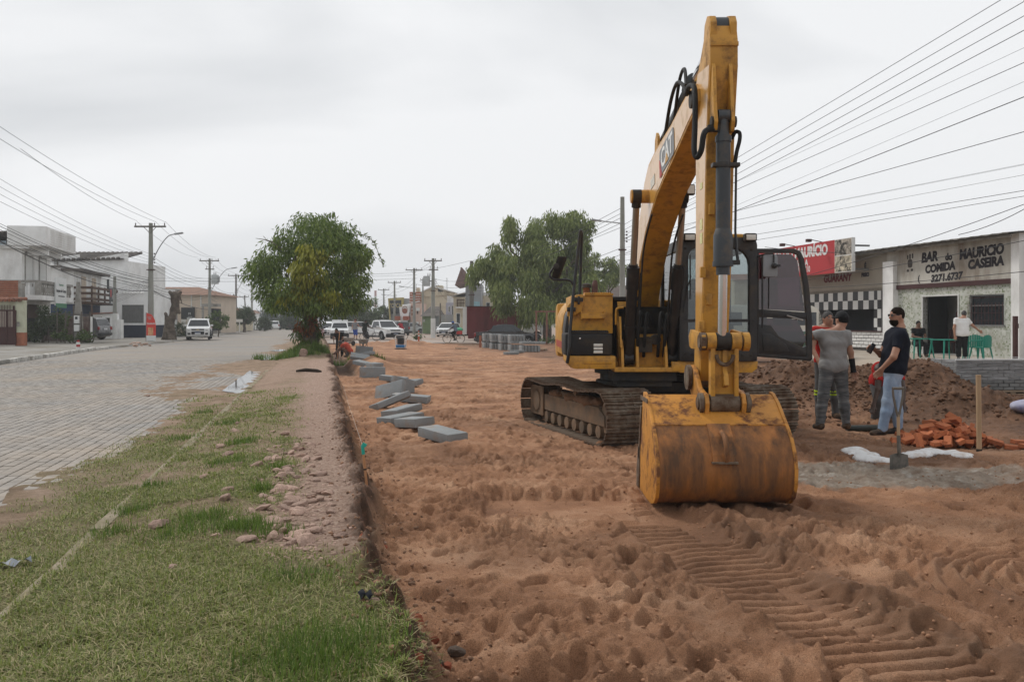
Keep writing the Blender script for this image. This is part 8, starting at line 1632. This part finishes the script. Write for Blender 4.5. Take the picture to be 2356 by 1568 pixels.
bl_ = ploc(851,72,.0); bicycle('bicycle pushed by the man in black at the crossing',(bl_[0],72,-.0),R(-4),('grey',(.08,.08,.09)))
person('man in black vest with green sleeves pushing a bicycle',ploc(840,72.4,.0),stand(1.70,.08,head=(.05,0,1.57),elr=(.27,-.02,1.18),wrr=(.62,-.05,1.03),ell=(.2,.1,1.15),wrl=(.60,.2,1.0),hip=(-.05,0,.93),hil=(-.14,0,.9),hir=(.04,0,.9)),(1,-.1),SK3,cloth('black_green',(.015,.02,.017)),.5,cloth('dark_shorts',(.02,.015,.015)),.6,hair=HAIRK,h=.03,fingers=False)
rider('cyclist in red jersey and white cap behind the plate compactor',921,79,R(150),cloth('red_jersey',(.36,.025,.04)),cloth('blue_black',(.02,.035,.08)),SK2,('black',(.02,.02,.022)),'black bicycle of the rider in the white cap',cloth('white_cap',(.7,.7,.7)),z=-.02)
# ================================================================== things on the building site
KST = island_var(M('kerb_concrete',(.235,.25,.255),.85,.12,5,bump=.15,bscale=45,dirt=(.24,.18,.14),damt=.25,dscale=4),.10)
kp = [(-.065,0),(.065,0),(.065,.24),(.04,.32),(-.05,.32),(-.065,.31)]
mb = MB(); mb.prism(kp,-.36,.36,'y'); k0 = mb.build('kerb_block',KST,bevel=.008); kme = k0.data; bpy.data.objects.remove(k0)
GK_ = 'kerb blocks tipped out along the sand'; KL = 'loose grey concrete kerb block lying in the row tipped along the sand'
for (x,y,rx,ry,rz,dz,lab) in ((1018,1013,88,3,38,.09,'grey concrete kerb block lying flat at the near end of the tipped row'),(953,984,86,-5,32,.09,KL),(922,975,88,3,-40,.08,KL),(925,957,84,5,-30,.09,KL),(898,941,76,16,-48,.13,'grey concrete kerb block leaning steeply on its neighbour in the row'),(946,926,88,4,82,.09,KL),(898,915,24,-14,60,.15,'grey concrete kerb block tilted on edge beside the standing one'),(927,904,6,12,150,.17,'grey concrete kerb block standing nearly upright in the tipped row'),(938,890,82,-4,60,.10,KL),(906,878,90,5,80,.09,KL),(857,868,2,0,86,.14,'long dark-faced kerb block standing on its base across the row'),(862,848,88,0,30,.1,KL),(836,842,86,8,55,.1,KL),(828,828,60,10,100,.12,KL),(840,821,95,-12,60,.10,KL),(838,812,10,5,95,.12,'far kerb block standing on its base beside the trench')):
    p = gpx(x,y); o = obj('kerb_block',kme,None); o.location = p+Vector((0,0,dz)); M4 = Matrix.Rotation(R(rz),4,'Z') @ Matrix.Rotation(R(ry),4,'X') @ Matrix.Rotation(R(rx),4,'Y') @ Matrix.Translation((0,0,-.16)); o.matrix_basis = Matrix.Translation(o.location) @ M4; tag(o,lab,'kerb block',GK_)
# stacks of kerb blocks beside the sand
GS_ = 'kerb blocks stacked beside the sand'
def stack(x,y,Y,nx,ny,nz,rz,lab,jit=.02):
    b = P(x,0,Y); z0 = gz(b.x,Y) if Y < 70 else 0
    for k in range(nz):
        for i in range(nx):
            o = obj('kerb_block',kme,None); up = (k % 2 == 0)
            if up: M4 = Matrix.Translation((b.x+i*.165,Y,z0+.01+k*.16)) @ Matrix.Rotation(R(rz),4,'Z'); h_ = .31
            else: M4 = Matrix.Translation((b.x+i*.31+.1,Y,z0+.39+.08+(k-1)*.16)) @ Matrix.Rotation(R(rz+sr.gauss(0,2)),4,'Z') @ Matrix.Rotation(R(90),4,'Y') @ Matrix.Translation((0,0,-.15))
            if not up and i*.31 > nx*.165: bpy.data.objects.remove(o); continue
            if k >= 2: M4 = Matrix.Translation((0,0,.21)) @ M4
            o.matrix_basis = M4; tag(o,lab,'kerb block',GS_)
for (x,Y,nx,nz,lab) in ((1114,53,3,3,'kerb block in the far left stack behind the orange stake'),(1131,51,4,3,'kerb block in the second stack along the sand'),(1152,49.5,4,3,'kerb block in the middle stack of upright kerb stones'),(1174,48,5,3,'kerb block in the tallest stack in front of the black sedan'),(1200,46.5,6,2,'kerb block in the near low stack by the pallet boards')): stack(x,0,Y,nx,1,nz,12,lab)
for (x,y,rz) in ((1176,816,-50),(1190,812,-46)): p = gpx(x,y); o = obj('kerb_block',kme,None); o.matrix_basis = Matrix.Translation(p+Vector((0,0,.08))) @ Matrix.Rotation(R(rz),4,'Z') @ Matrix.Rotation(R(90),4,'Y') @ Matrix.Translation((0,0,-.15)); tag(o,'kerb block lying loose on the ground before the stacks','kerb block',GS_)
PAL = M('pallet_wood',(.30,.22,.15),.9,.25,6)
t = thing('pallet','flat pallet of pale boards before the kerb stone stacks','pallet',tuple(gpx(1228,806))); [part(t,'board',PAL,[((-.7,-.5+k*.17,.08),(.7,-.38+k*.17,.11))]) for k in range(6)]; [part(t,'runner',PAL,[((-.6+k*.6,-.5,0),(-.5+k*.6,.5,.08))]) for k in range(3)]
# stakes
ST_ = M('stake_wood',(.42,.21,.10),.8,.15,10); OAK = M('stake_pale',(.38,.26,.155),.85,.2,8,stretch=(1,1,.15)); TEAL = M('tape_teal',(.02,.36,.28),.5)
a = gpx(846,1143); tp = P(834,1024,a.y-.02); t = thing('stake','slim orange wooden stake with teal tape at its top','stake',tuple(a)); d = tp-a; mb = MB(); mb.tube([-.1*d,d*.95],.011,8); mb.build('stick',ST_,t); mb = MB(); mb.tube([d*.82,d*1.0],.0145,8); mb.box(d*1.0+Vector((.015,0,.005)),(.04,.01,.03),(0,.5,0)); mb.build('tape',TEAL,t); mb = MB(); mb.tube([d*.50,d*.53],.014,8); mb.build('band',BLK2,t)
mb = MB(); q = P(790,888,18.5); mb.tube([tp,tp.lerp(q,.5)-Vector((0,0,.03)),q],.0012,4); tag(mb.build('string_line',M('string',(.5,.48,.44),.9)),'thin setting-out string stretched from the teal-taped stake','string')
a = gpx(2253,1037); tp = P(2251,862,a.y); t = thing('stake','thick pale timber stake standing in the sand before the bricks','stake',tuple(a)); d = tp-a; mb = MB(); mb.tube([-.1*d,d*.3,d],.031,10); mb.build('post',OAK,t,smooth=True); mb = MB(); mb.tube([(0,0,-.02),(0,0,.03)],.036,10); mb.build('foot_band',BLK2,t)
a = gpx(1105,799); t = thing('stake','orange painted board standing at the end of the kerb stacks','stake',tuple(a)); part(t,'board',M('board_orange',(.36,.13,.07),.8),[((-.07,-.03,-.1),(.07,.03,.72))])
a = P(963.5,0,70); t = thing('bollard','slim orange bollard with white bands at the crossing','bollard',(a.x,70,-.02)); OR = M('bollard_orange',(.50,.10,.04),.6)
for k,(z0,z1,m) in enumerate(((0,.42,OR),(.42,.52,SHUT),(.52,.64,OR),(.64,.74,SHUT),(.74,.86,OR))): mb = MB(); mb.tube([(0,0,z0),(0,0,z1)],.075-.01*k,10); mb.build('band' if k else 'base',m,t)
a = P(194,0,52); t = thing('hydrant_post','small red and white marker post on the left pavement','marker post',(P(180,0,44).x,44,.2)); [MB().tube([(0,0,z0),(0,0,z1)],.09 if z0 < .3 else .06,10).build('band',m,t) for z0,z1,m in ((0,.12,SHUT),(.12,.24,REDT),(.24,.36,SHUT),(.36,.45,REDT))]
# shovel
a = gpx(2068,1078); t = thing('shovel','square-bladed shovel with wooden shaft and Y grip stuck in the mortar','shovel',tuple(a)); top = P(2066,893,a.y+.05)-a; ax_ = top.normalized(); SHS = M('shovel_steel',(.10,.095,.085),.6,.25,8,metal=.4,dirt=(.25,.22,.19),damt=.4,dscale=9)
bl_ = P(2068,1040,a.y)-a; L_ = top.length; fr = frame_mat((0,0,0),Vector((1,.05,0)),ax_)
mb = MB(); mb.T = fr; w_ = .105; mb.add([(-w_,-.04,.01),(w_,-.04,.01),(w_*.95,.15,.0),(.03,.17,.0),(-.03,.17,.0),(-w_*.95,.15,0),(-w_,-.04,.016),(w_,-.04,.016),(w_*.95,.15,.006),(.03,.17,.012),(-.03,.17,.012),(-w_*.95,.15,.006)],[(0,1,2,3,4,5),(11,10,9,8,7,6),(0,6,7,1),(1,7,8,2),(2,8,9,3),(3,9,10,4),(4,10,11,5),(5,11,6,0)]); mb.build('blade',SHS,t); mb = MB(); mb.T = fr; mb.tube([(0,.13,.01),(0,.20,.01),(0,.36,0)],[.014,.02,.019],10); mb.build('socket',SHS,t,smooth=True); mb = MB(); mb.T = fr; mb.tube([(0,.34,0),(0,.58,0)],.0175,10); mb.build('shaft',OAK,t,smooth=True); mb = MB(); mb.T = fr
for s in (-1,1): mb.tube([(0,.56,0),(s*.02,.62,0),(s*.052,.78,0),(s*.058,L_,0)],[.018,.013,.013,.013],8)
mb.tube([(-.062,L_,0),(.062,L_,0)],.016,10); mb.build('grip',M('grip_grey',(.12,.10,.08),.6,.2),t,smooth=True)
# empty sacks
SAC = M('sack_white',(.66,.66,.66),.8,.1,4,bump=.5,bscale=25,dirt=(.35,.25,.18),damt=.25,dscale=5)
def sack(pts,r,label,seed):
    c = gpx(*pts[0][:2]); ps = [gpx(x,y)-c for x,y in pts]; t_ = label
    def fn(X,Y,Z):
        d = np.full(X.shape,9.,np.float32)
        for a,b_ in zip(ps[:-1],ps[1:]): d = smin(d,capd(X,Y,(Z-.005)*3.2,(a.x,a.y,(a.z)*3.2),(b_.x,b_.y,b_.z*3.2),r,r*.8),.05)
        return d+.07*vnoise(X*7,Y*7,seed)+.09*np.abs(vnoise(X*13+Y*5,Y*15-X*7,seed+1))-.02
    xs = np.array([tuple(p) for p in ps]); V,F = sdf_mesh(fn,xs.min(0)-r-.12,xs.max(0)+r+.12,.018); o = npmesh('cement_sack',V,F,SAC,None,smooth=True); o.location = c; tag(o,label,'sack')
sack([(1972,1040),(2000,1058),(2032,1062)],.17,'crumpled empty white sack left of the shovel blade',3); sack([(2096,1050),(2140,1040),(2190,1044),(2212,1049)],.14,'flat torn white sack spread right of the shovel',7)
# scattered bricks
RB = island_var(M('new_brick',(.42,.135,.055),.9,.14,8,bump=.2,bscale=50,dirt=(.28,.09,.045),damt=.35,dscale=5),.18); mb = MB(); mb.box((0,0,0),(.195,.092,.055)); b0 = mb.build('brick',RB,bevel=.004,seg=1); bme = b0.data; bpy.data.objects.remove(b0)
br_ = random.Random(17); BLB = 'orange clay brick in the tumbled heap beside the pit'
for i in range(135):
    u,v = br_.gauss(0,1),br_.gauss(0,1); x,y = 5.86+.31*u,12.0+.32*v; q = math.hypot(u*.75,v*.75)
    if q > 1.55: x = 5.82+br_.uniform(-.6,.5); y = 11.65+br_.uniform(-.2,.25); q = 1.4
    z = gz(x,y)+.04+max(0,.44*(1-q/1.6))*br_.uniform(.35,1)
    o = obj('brick',bme,None); o.location = (x,y,z); o.rotation_euler = (br_.gauss(0,.45),br_.gauss(0,.45),br_.random()*6.3); tag(o,BLB,'brick','bricks tumbled beside the pit')
for (x,y,dz,rz) in ((2344,1027,.06,15),(2330,1033,.03,-20),(2358,1031,.03,40)): p = gpx(x,y); o = obj('brick',bme,None); o.location = p+Vector((0,0,dz)); o.rotation_euler = (.1,.1,R(rz)); tag(o,'orange clay brick lying apart from the heap near the soil mound','brick','bricks apart from the heap')
# wrapped pallet of grey pavers
pz = gz(9.6,17.3); t = thing('paver_pallet','film-wrapped pallet of stacked grey paving blocks by the bar pavement','paver pallet',(P(2197,0,17.3).x,17.3,pz-.02),R(3)); PB = island_var(M('paver_block',(.17,.17,.165),.9,.15,6,bump=.2,bscale=40),.2)
Hh = P(0,826,17.3).z-pz; nr = 9; rh = (Hh-.10)/nr
mbk = MB(); mbk.box((0,0,0),(.205,.10,rh-.008)); b1 = mbk.build('paver_block',PB,bevel=.004,seg=1); pbm = b1.data; bpy.data.objects.remove(b1); mbk = MB(); mbk.box((0,0,0),(.098,.10,rh-.008)); b1 = mbk.build('paver_block',PB,bevel=.004,seg=1); pbh = b1.data; bpy.data.objects.remove(b1)
for r_ in range(nr):
    x = .0; i = 0
    while x < 2.2:
        half_ = (r_ % 2 == 0 and i == 0) or br_.random() < .12; w_ = .10 if half_ else .21
        o = obj('paver_block',pbh if half_ else pbm,None,t); o.location = (x+w_/2,br_.gauss(0,.004),.10+rh*(r_+.5)); o.rotation_euler = (0,0,br_.gauss(0,.01)); x += w_+(.012 if i % 5 == 4 else .0); i += 1
    for j in range(4): o = obj('paver_block',pbm,None,t); o.location = (.05,.16+j*.22,.10+rh*(r_+.5)); o.rotation_euler = (0,0,R(90))
part(t,'stack_core',PB,[((.12,.06,.10),(2.2,1.0,Hh-.02))]); part(t,'pallet_base',PAL,[((-.02,-.05,.0),(2.25,1.0,.03)),((-.02,-.05,.06),(2.25,1.0,.095)),((.0,-.03,.03),(.1,.95,.06)),((1.1,-.03,.03),(1.2,.95,.06))])
FILM = bpy.data.materials.new('film'); FILM.use_nodes = True; N = FILM.node_tree.nodes; L = FILM.node_tree.links; b = N['Principled BSDF']; b.inputs['Base Color'].default_value = (.62,.63,.65,1); b.inputs['Roughness'].default_value = .25
tc = N.new('ShaderNodeTexCoord'); mp = N.new('ShaderNodeMapping'); mp.inputs['Scale'].default_value = (1.2,1.2,26); no = N.new('ShaderNodeTexNoise'); no.inputs['Scale'].default_value = 2.5; no.inputs['Detail'].default_value = 5; L.new(tc.outputs['Object'],mp.inputs[0]); L.new(mp.outputs[0],no.inputs['Vector']); rp = N.new('ShaderNodeValToRGB'); rp.color_ramp.elements[0].position = .44; rp.color_ramp.elements[0].color = (.04,)*3+(1,); rp.color_ramp.elements[1].position = .72; rp.color_ramp.elements[1].color = (.55,)*3+(1,); L.new(no.outputs[0],rp.inputs[0]); L.new(rp.outputs[0],b.inputs['Alpha'])
mb = MB(); zf0 = .10+rh*3
for k in range(12):
    xa,xb = -.02+k*2.3/12,-.02+(k+1)*2.3/12; ya,yb = -.064-.006*math.sin(k*2.1),-.064-.006*math.sin((k+1)*2.1); mb.quad((xa,ya,zf0),(xb,yb,zf0),(xb,yb,Hh+.01),(xa,ya,Hh+.01)); mb.quad((xa,ya,Hh+.01),(xb,yb,Hh+.01),(xb,1.05,Hh+.02),(xa,1.05,Hh+.02))
mb.quad((-.022,-.064,zf0),(-.022,-.064,Hh+.01),(-.022,1.05,Hh+.02),(-.022,1.05,zf0)); mb.build('wrap_film',FILM,t)
mb = MB(); mb.tube(smooth_path([(-.03,-.07,Hh+.012),(.7,-.075,Hh+.016),(1.5,-.072,Hh+.02),(2.3,-.07,Hh+.03)]),.012,6); mb.build('film_edge',SIGNW,t)
# cement bag,cone lid,small things
p = gpx(2352,950); V,F = sdf_mesh(lambda X,Y,Z: elld(X,Y,Z,(.1,0,.10),(.28,.2,.11))+.02*vnoise(X*9,Y*9+Z*5,2),(-.4,-.4,-.1),(.6,.4,.35),.03); o = npmesh('cement_bag',V,F,M('bag_blue',(.36,.36,.45),.6,.2,4,dirt=(.10,.10,.24),damt=.4,dscale=3),None,smooth=True); o.location = p; tag(o,'full blue-printed cement bag lying on the mound edge','cement bag')
p = gpx(2165,857); o = npmesh('plastic_scrap',*sdf_mesh(lambda X,Y,Z: np.maximum(elld(X,Y,Z,(0,0,.0),(.18,.06,.14)),.5*Z-.09),(-.3,-.2,-.2),(.3,.2,.25),.025),M('lid_white',(.55,.53,.50),.5,.2,8,dirt=(.55,.20,.08),damt=.35,dscale=6),smooth=True); o.location = p+Vector((0,-.05,.04)); tag(o,'torn white and orange plastic piece on the soil heap','plastic scrap')
t = thing('pipe_length','short dark plastic pipe lying at the foot of the soil heap','pipe',tuple(gpx(1992,995))); mb = MB(); mb.tube([(-.25,.1,.05),(.25,.1,.06)],.05,12); mb.build('pipe',M('pipe_green',(.03,.035,.03),.5),t,smooth=True)
t = thing('log','dark rotten log lying across the verge behind the pink gravel','log',tuple(gpx(712,858))); mb = MB(); mb.tube([(-.35,0,.05),(-.1,.02,.08),(.2,0,.06),(.32,-.02,.04)],[.03,.05,.045,.02],9); mb.build('log_body',M('log_dark',(.035,.026,.018),.95,.4,9,bump=.5),t,smooth=True)
for (x,y,l_,a_,m,lab) in ((30,1305,.2,40,M('plastic_clear',(.25,.27,.30),.35),'strip of greyish plastic at the road edge in the grass'),(842,1385,.07,-30,M('bag_black',(.012,.014,.022),.4),'torn strip of black plastic hanging on the bank'),(1025,1525,.0,0,SHUT,'')):
    if not l_: continue
    p = gpx(x,y); mb = MB(); n_ = 7; vs = []
    for k in range(n_): u = k/(n_-1)-.5; vs += [(u*l_,-.03*math.cos(u*2)-.01*(k % 2),.03+.02*math.sin(k*1.7)),(u*l_,.035*math.cos(u*2),.035+.015*math.cos(k*2.1))]
    mb.add(vs,[(2*k,2*k+2,2*k+3,2*k+1) for k in range(n_-1)]); o = mb.build('plastic_scrap',m); o.location = p; o.rotation_euler = (0,0,R(a_)); tag(o,lab,'plastic scrap')
# broken bricks along the foot of the bank
BRB = island_var(M('broken_brick',(.26,.075,.04),.95,.3,9,bump=.4,bscale=30),.3)
bst = [m.copy() for m in stones[:4]]
for m in bst: m.materials.clear(); m.materials.append(BRB)
for i,(x,y,s) in enumerate(((880,1262,.03),(965,1440,.04),(955,1450,.03),(985,1500,.035),(1000,1480,.025),(920,1390,.03),(905,1400,.022),(965,1530,.03),(1030,1535,.03),(840,1290,.03),(850,1330,.035),(832,1240,.025),(865,1360,.025),(1010,1545,.025))): o = obj('brick_piece',bst[i % 4],None); o.location = gpx(x,y)+Vector((0,0,s*.3)); o.scale = (s*1.2,s,s); o.rotation_euler = (i,i*2,i*3); tag(o,'small broken red brick piece at the foot of the earth bank','brick piece','brick pieces at the bank')
# plate compactor
a = gpx(922,803); t = thing('plate_compactor','plate compactor with a blue base and black engine in a white cage','compactor',(a.x,a.y,a.z-.01)); part(t,'base_plate',CPL,[((-.30,-.3,0),(.30,.35,.06))],.01); part(t,'blue_deck',M('deck_blue',(.03,.16,.36),.5),[((-.24,-.26,.10),(.24,.3,.26))],.02); part(t,'engine',CPL,[((-.18,-.15,.28),(.18,.22,.66))],.04); mb = MB(); mb.lathe([(.02,-.03),(.11,-.02),(.11,.02),(.02,.03)],(0,-.17,.50),'y',14); mb.build('starter',BLK2,t)
for s in (-1,1): mb = MB(); mb.tube(smooth_path([(s*.25,-.2,.12),(s*.27,-.22,.6),(s*.24,-.2,.76),(s*.1,-.18,.79),(0,-.18,.79)]),.022,8); mb.tube([(s*.27,-.22,.5),(s*.27,.3,.5),(s*.25,.3,.12)],.02,8); mb.build('cage',SHUT,t,smooth=True)
# wheelbarrows
def barrow(label,x,y,rz):
    a = gpx(x,y); t = thing('wheelbarrow',label,'wheelbarrow',tuple(a),rz); TR = M('barrow_grey',(.28,.29,.28),.6,.2,5,dirt=(.15,.11,.08),damt=.35,dscale=4)
    mb = MB(); mb.add([(-.20,-.30,.28),(.20,-.30,.28),(.20,.30,.28),(-.20,.30,.28),(-.30,-.45,.55),(.30,-.45,.55),(.30,.40,.55),(-.30,.40,.55),(-.27,-.40,.54),(.27,-.40,.54),(.27,.36,.54),(-.27,.36,.54),(-.18,-.27,.31),(.18,-.27,.31),(.18,.27,.31),(-.18,.27,.31)],[(0,1,5,4),(1,2,6,5),(2,3,7,6),(3,0,4,7),(3,2,1,0),(4,5,9,8),(5,6,10,9),(6,7,11,10),(7,4,8,11),(8,9,13,12),(9,10,14,13),(10,11,15,14),(11,8,12,15),(12,13,14,15)]); mb.build('tray',TR,t)
    for s in (-1,1): mb = MB(); mb.tube([(s*.10,-.62,.17),(s*.20,-.1,.26),(s*.28,.9,.5)],.018,7); mb.build('handle',IRON,t); mb = MB(); mb.tube([(s*.2,.25,.27),(s*.22,.30,0)],.016,6); mb.build('leg',IRON,t)
    mb = MB(); mb.lathe([(.08,-.04),(.16,-.04),(.18,0),(.16,.04),(.08,.04)],(0,-.62,.18),'x',16); mb.build('wheel',RUB,t,smooth=True)
barrow('grey wheelbarrow tipped towards the camera behind the trench',836,802,R(8)); barrow('dark loaded wheelbarrow beside the stooping worker',798,796,R(150))
# red feather banner
t = thing('feather_banner','red feather banner with a dog picture in front of the greenish pole','banner',(P(347.5,0,60).x,60,.2)); hB = P(0,719,60).z-.2; bp_ = [(-.32,.15),(.32,.15),(.32,hB*.55),(.26,hB*.75),(.05,hB*.93),(-.30,hB)]
mb = MB(); mb.prism([(x,z) for x,z in bp_],-.01,.01,'y'); bn = mb.build('cloth',M('banner_red',(.62,.06,.045),.7,.05,2),t); part(t,'white_foot',SIGNW,[((-.325,-.013,.05),(.325,.013,.42))],par=bn); part(t,'pole',IRONG,[((-.35,-.015,0),(-.32,.015,hB))]); part(t,'photo_patch',M('dog_fur',(.62,.34,.18),.8,.4,8),[((-.20,-.016,.45),(.15,-.011,.95))],par=bn,bevel=.0)
text('GoldeN',.17,SIGNW,bn,frame_mat((0,-.015,1.22),(1,0,0),(0,0,1)),ext=.002,bold=.004); text('AQUI\nTEM',.12,M('pale_print',(.45,.36,.36),.7),bn,frame_mat((-.1,-.015,1.6),(1,0,0),(0,0,1)),ext=.002,bold=.004)
# white estate board
t = thing('sign_post','small white board sign on a short post at the left pavement','sign',(P(660/1.0,0,112).x if False else P(551,0,112).x,112,.2)); part(t,'post',SHUT,[((-.06,-.05,0),(.06,.05,1.3))]); part(t,'board',SIGNW,[((-.42,-.08,1.25),(.42,-.05,1.62))])
# timber frame behind the excavator
t = thing('timber_frame','open frame of reddish posts beside the willow','frame',(P(1234,0,60).x,60,0)); TF = M('post_red',(.22,.11,.08),.85,.2,5)
for x in (1234,1258,1281,1289): part(t,'post',TF,[((P(x,0,60).x-t.location.x-.06,0 if x != 1289 else 1.4,0),(P(x,0,60).x-t.location.x+.06,.1 if x != 1289 else 1.5,P(0,717,60).z))])
part(t,'beam',TF,[((-.1,-.02,P(0,718,60).z),(1.7,.12,P(0,714.5,60).z))])
# bar furniture
PLG = M('plastic_green',(.008,.21,.15),.4,.08,6)
def table(label,x,Y,w_=.75):
    t = thing('plastic_table',label,'table',(P(x,0,Y).x,Y,.275),R(10),'green plastic tables'); mb = MB(); mb.b2((-w_/2,-w_/2,.68),(w_/2,w_/2,.71)); mb.build('table_top',PLG,t,bevel=.01)
    for sx in (-1,1):
        for sy in (-1,1): mb = MB(); mb.tube([(sx*(w_/2-.06),sy*(w_/2-.06),.69),(sx*(w_/2+.02),sy*(w_/2+.02),0)],[.03,.022],8); mb.build('leg',PLG,t)
table('green plastic table left of the bar doorway',2110,31.6); table('green plastic table in front of the bar doorway',2178,29.9)
def chair(label,x,Y,rz,tilt=0.):
    t = thing('plastic_chair',label,'chair',(P(x,0,Y).x,Y,.275),rz); t.rotation_euler = (tilt,0,rz)
    mb = MB(); mb.b2((-.21,-.22,.42),(.21,.22,.45)); mb.build('seat',PLG,t,bevel=.012); mb = MB(); n_ = 7
    for k in range(n_): a = -.21+k*.42/(n_-1); mb.b2((a-.028,.20+.03*math.cos(a*7),.45),(a+.028,.225+.03*math.cos(a*7),.86-.35*a*a*4))
    mb.build('backrest',PLG,t)
    for sx in (-1,1):
        mb = MB(); mb.tube(smooth_path([(sx*.23,-.22,.43),(sx*.25,-.22,.64),(sx*.25,.0,.66),(sx*.23,.22,.68)]),.022,6); mb.build('armrest',PLG,t,smooth=True)
        for sy in (-1,1): mb = MB(); mb.tube([(sx*.20,sy*.20,.43),(sx*.25,sy*.27,0)],[.03,.02],7); mb.build('leg',PLG,t)
chair('green plastic armchair held by the man in the white t-shirt',2257,30.0,R(-150)); chair('second green plastic armchair behind the held one',2238,30.7,R(170))
WR = M('dark_red_chair',(.09,.02,.018),.6)
for k in range(3):
    p = wm(BAR) @ Vector((1.0+.1*k,yd0+.35+k*.62,.02)); t = thing('wooden_chair',('dark red chair just inside the bar door','dark red chair in the middle of the bar doorway','dark red chair deepest inside the bar doorway')[k],'chair',tuple(p),R(20*k)); part(t,'seat',WR,[((-.2,-.2,.43),(.2,.2,.47))]); part(t,'backrest',WR,[((-.2,.17,.47),(.2,.2,.95))]); [part(t,'leg',WR,[((sx*.17-.02,sy*.17-.02,0),(sx*.17+.02,sy*.17+.02,.43))]) for sx in (-1,1) for sy in (-1,1)]
t = thing('gate_post','rusty square gate post at the white end wall of the bar','post',(P(2336,0,29.3).x,29.3,.26)); part(t,'post',IRON,[((-.06,-.06,0),(.06,.06,1.5))]); part(t,'latch',IRON,[((.06,-.03,1.1),(.1,.03,1.25))])
# planks and rubble at the far end of the sand
for (x,y,l_,rz,lab) in ((1075,795,1.3,20,'pale plank lying on the spoil at the far end of the sand'),(1040,790,1.0,-10,'short plank on the low spoil bank'),(1062,803,.8,40,'broken plank near the orange painted board'),(1052,778,2.2,8,'long timber lying at the cyclist wheel')): p = gpx(x,y); mb = MB(); mb.box((0,0,.05),(l_,.16,.04),(.05,.03,R(rz))); o = mb.build('plank',PAL); o.location = p; tag(o,lab,'plank')
p = gpx(781,795); t = thing('tool_pole','long wooden pole held upright over the trench','pole',(-8.75,44.6,-.3)); mb = MB(); mb.tube([(0,0,0),(.1,.1,1.35)],.022,6); mb.build('shaft',ST_,t)
# street rubble left
for i,(x,y) in enumerate(((300,792),(312,794),(318,790),(326,793),(335,791),(308,789),(345,794))): p = G(x,y,.2); o = obj('rubble_piece',stones[i],None); o.location = p; s = .12+.05*(i % 3); o.scale = (s,s,s*.8); tag(o,'pale rubble piece in the small pile before the red feather banner','rubble','rubble before the banner')
# ================================================================== thin damp air between the camera and the far houses
hz = bpy.data.materials.new('haze'); hz.use_nodes = True; N = hz.node_tree.nodes; L = hz.node_tree.links
for n in list(N): N.remove(n)
ho = N.new('ShaderNodeOutputMaterial'); hv = N.new('ShaderNodeVolumePrincipled'); hv.inputs['Color'].default_value = (.93,.95,.97,1); hv.inputs['Density'].default_value = .0008; hv.inputs['Anisotropy'].default_value = .2
L.new(hv.outputs[0],ho.inputs['Volume'])
mb = MB(); mb.b2((-905,-65,-1.5),(905,2205,17.5)); o = mb.build('haze',hz,kind='stuff'); o['label'] = 'thin pale damp air over the whole street'
S.cycles.use_denoising = True
S.cycles.max_bounces = 6; S.cycles.diffuse_bounces = 3; S.cycles.glossy_bounces = 3; S.cycles.transmission_bounces = 6; S.cycles.transparent_max_bounces = 12
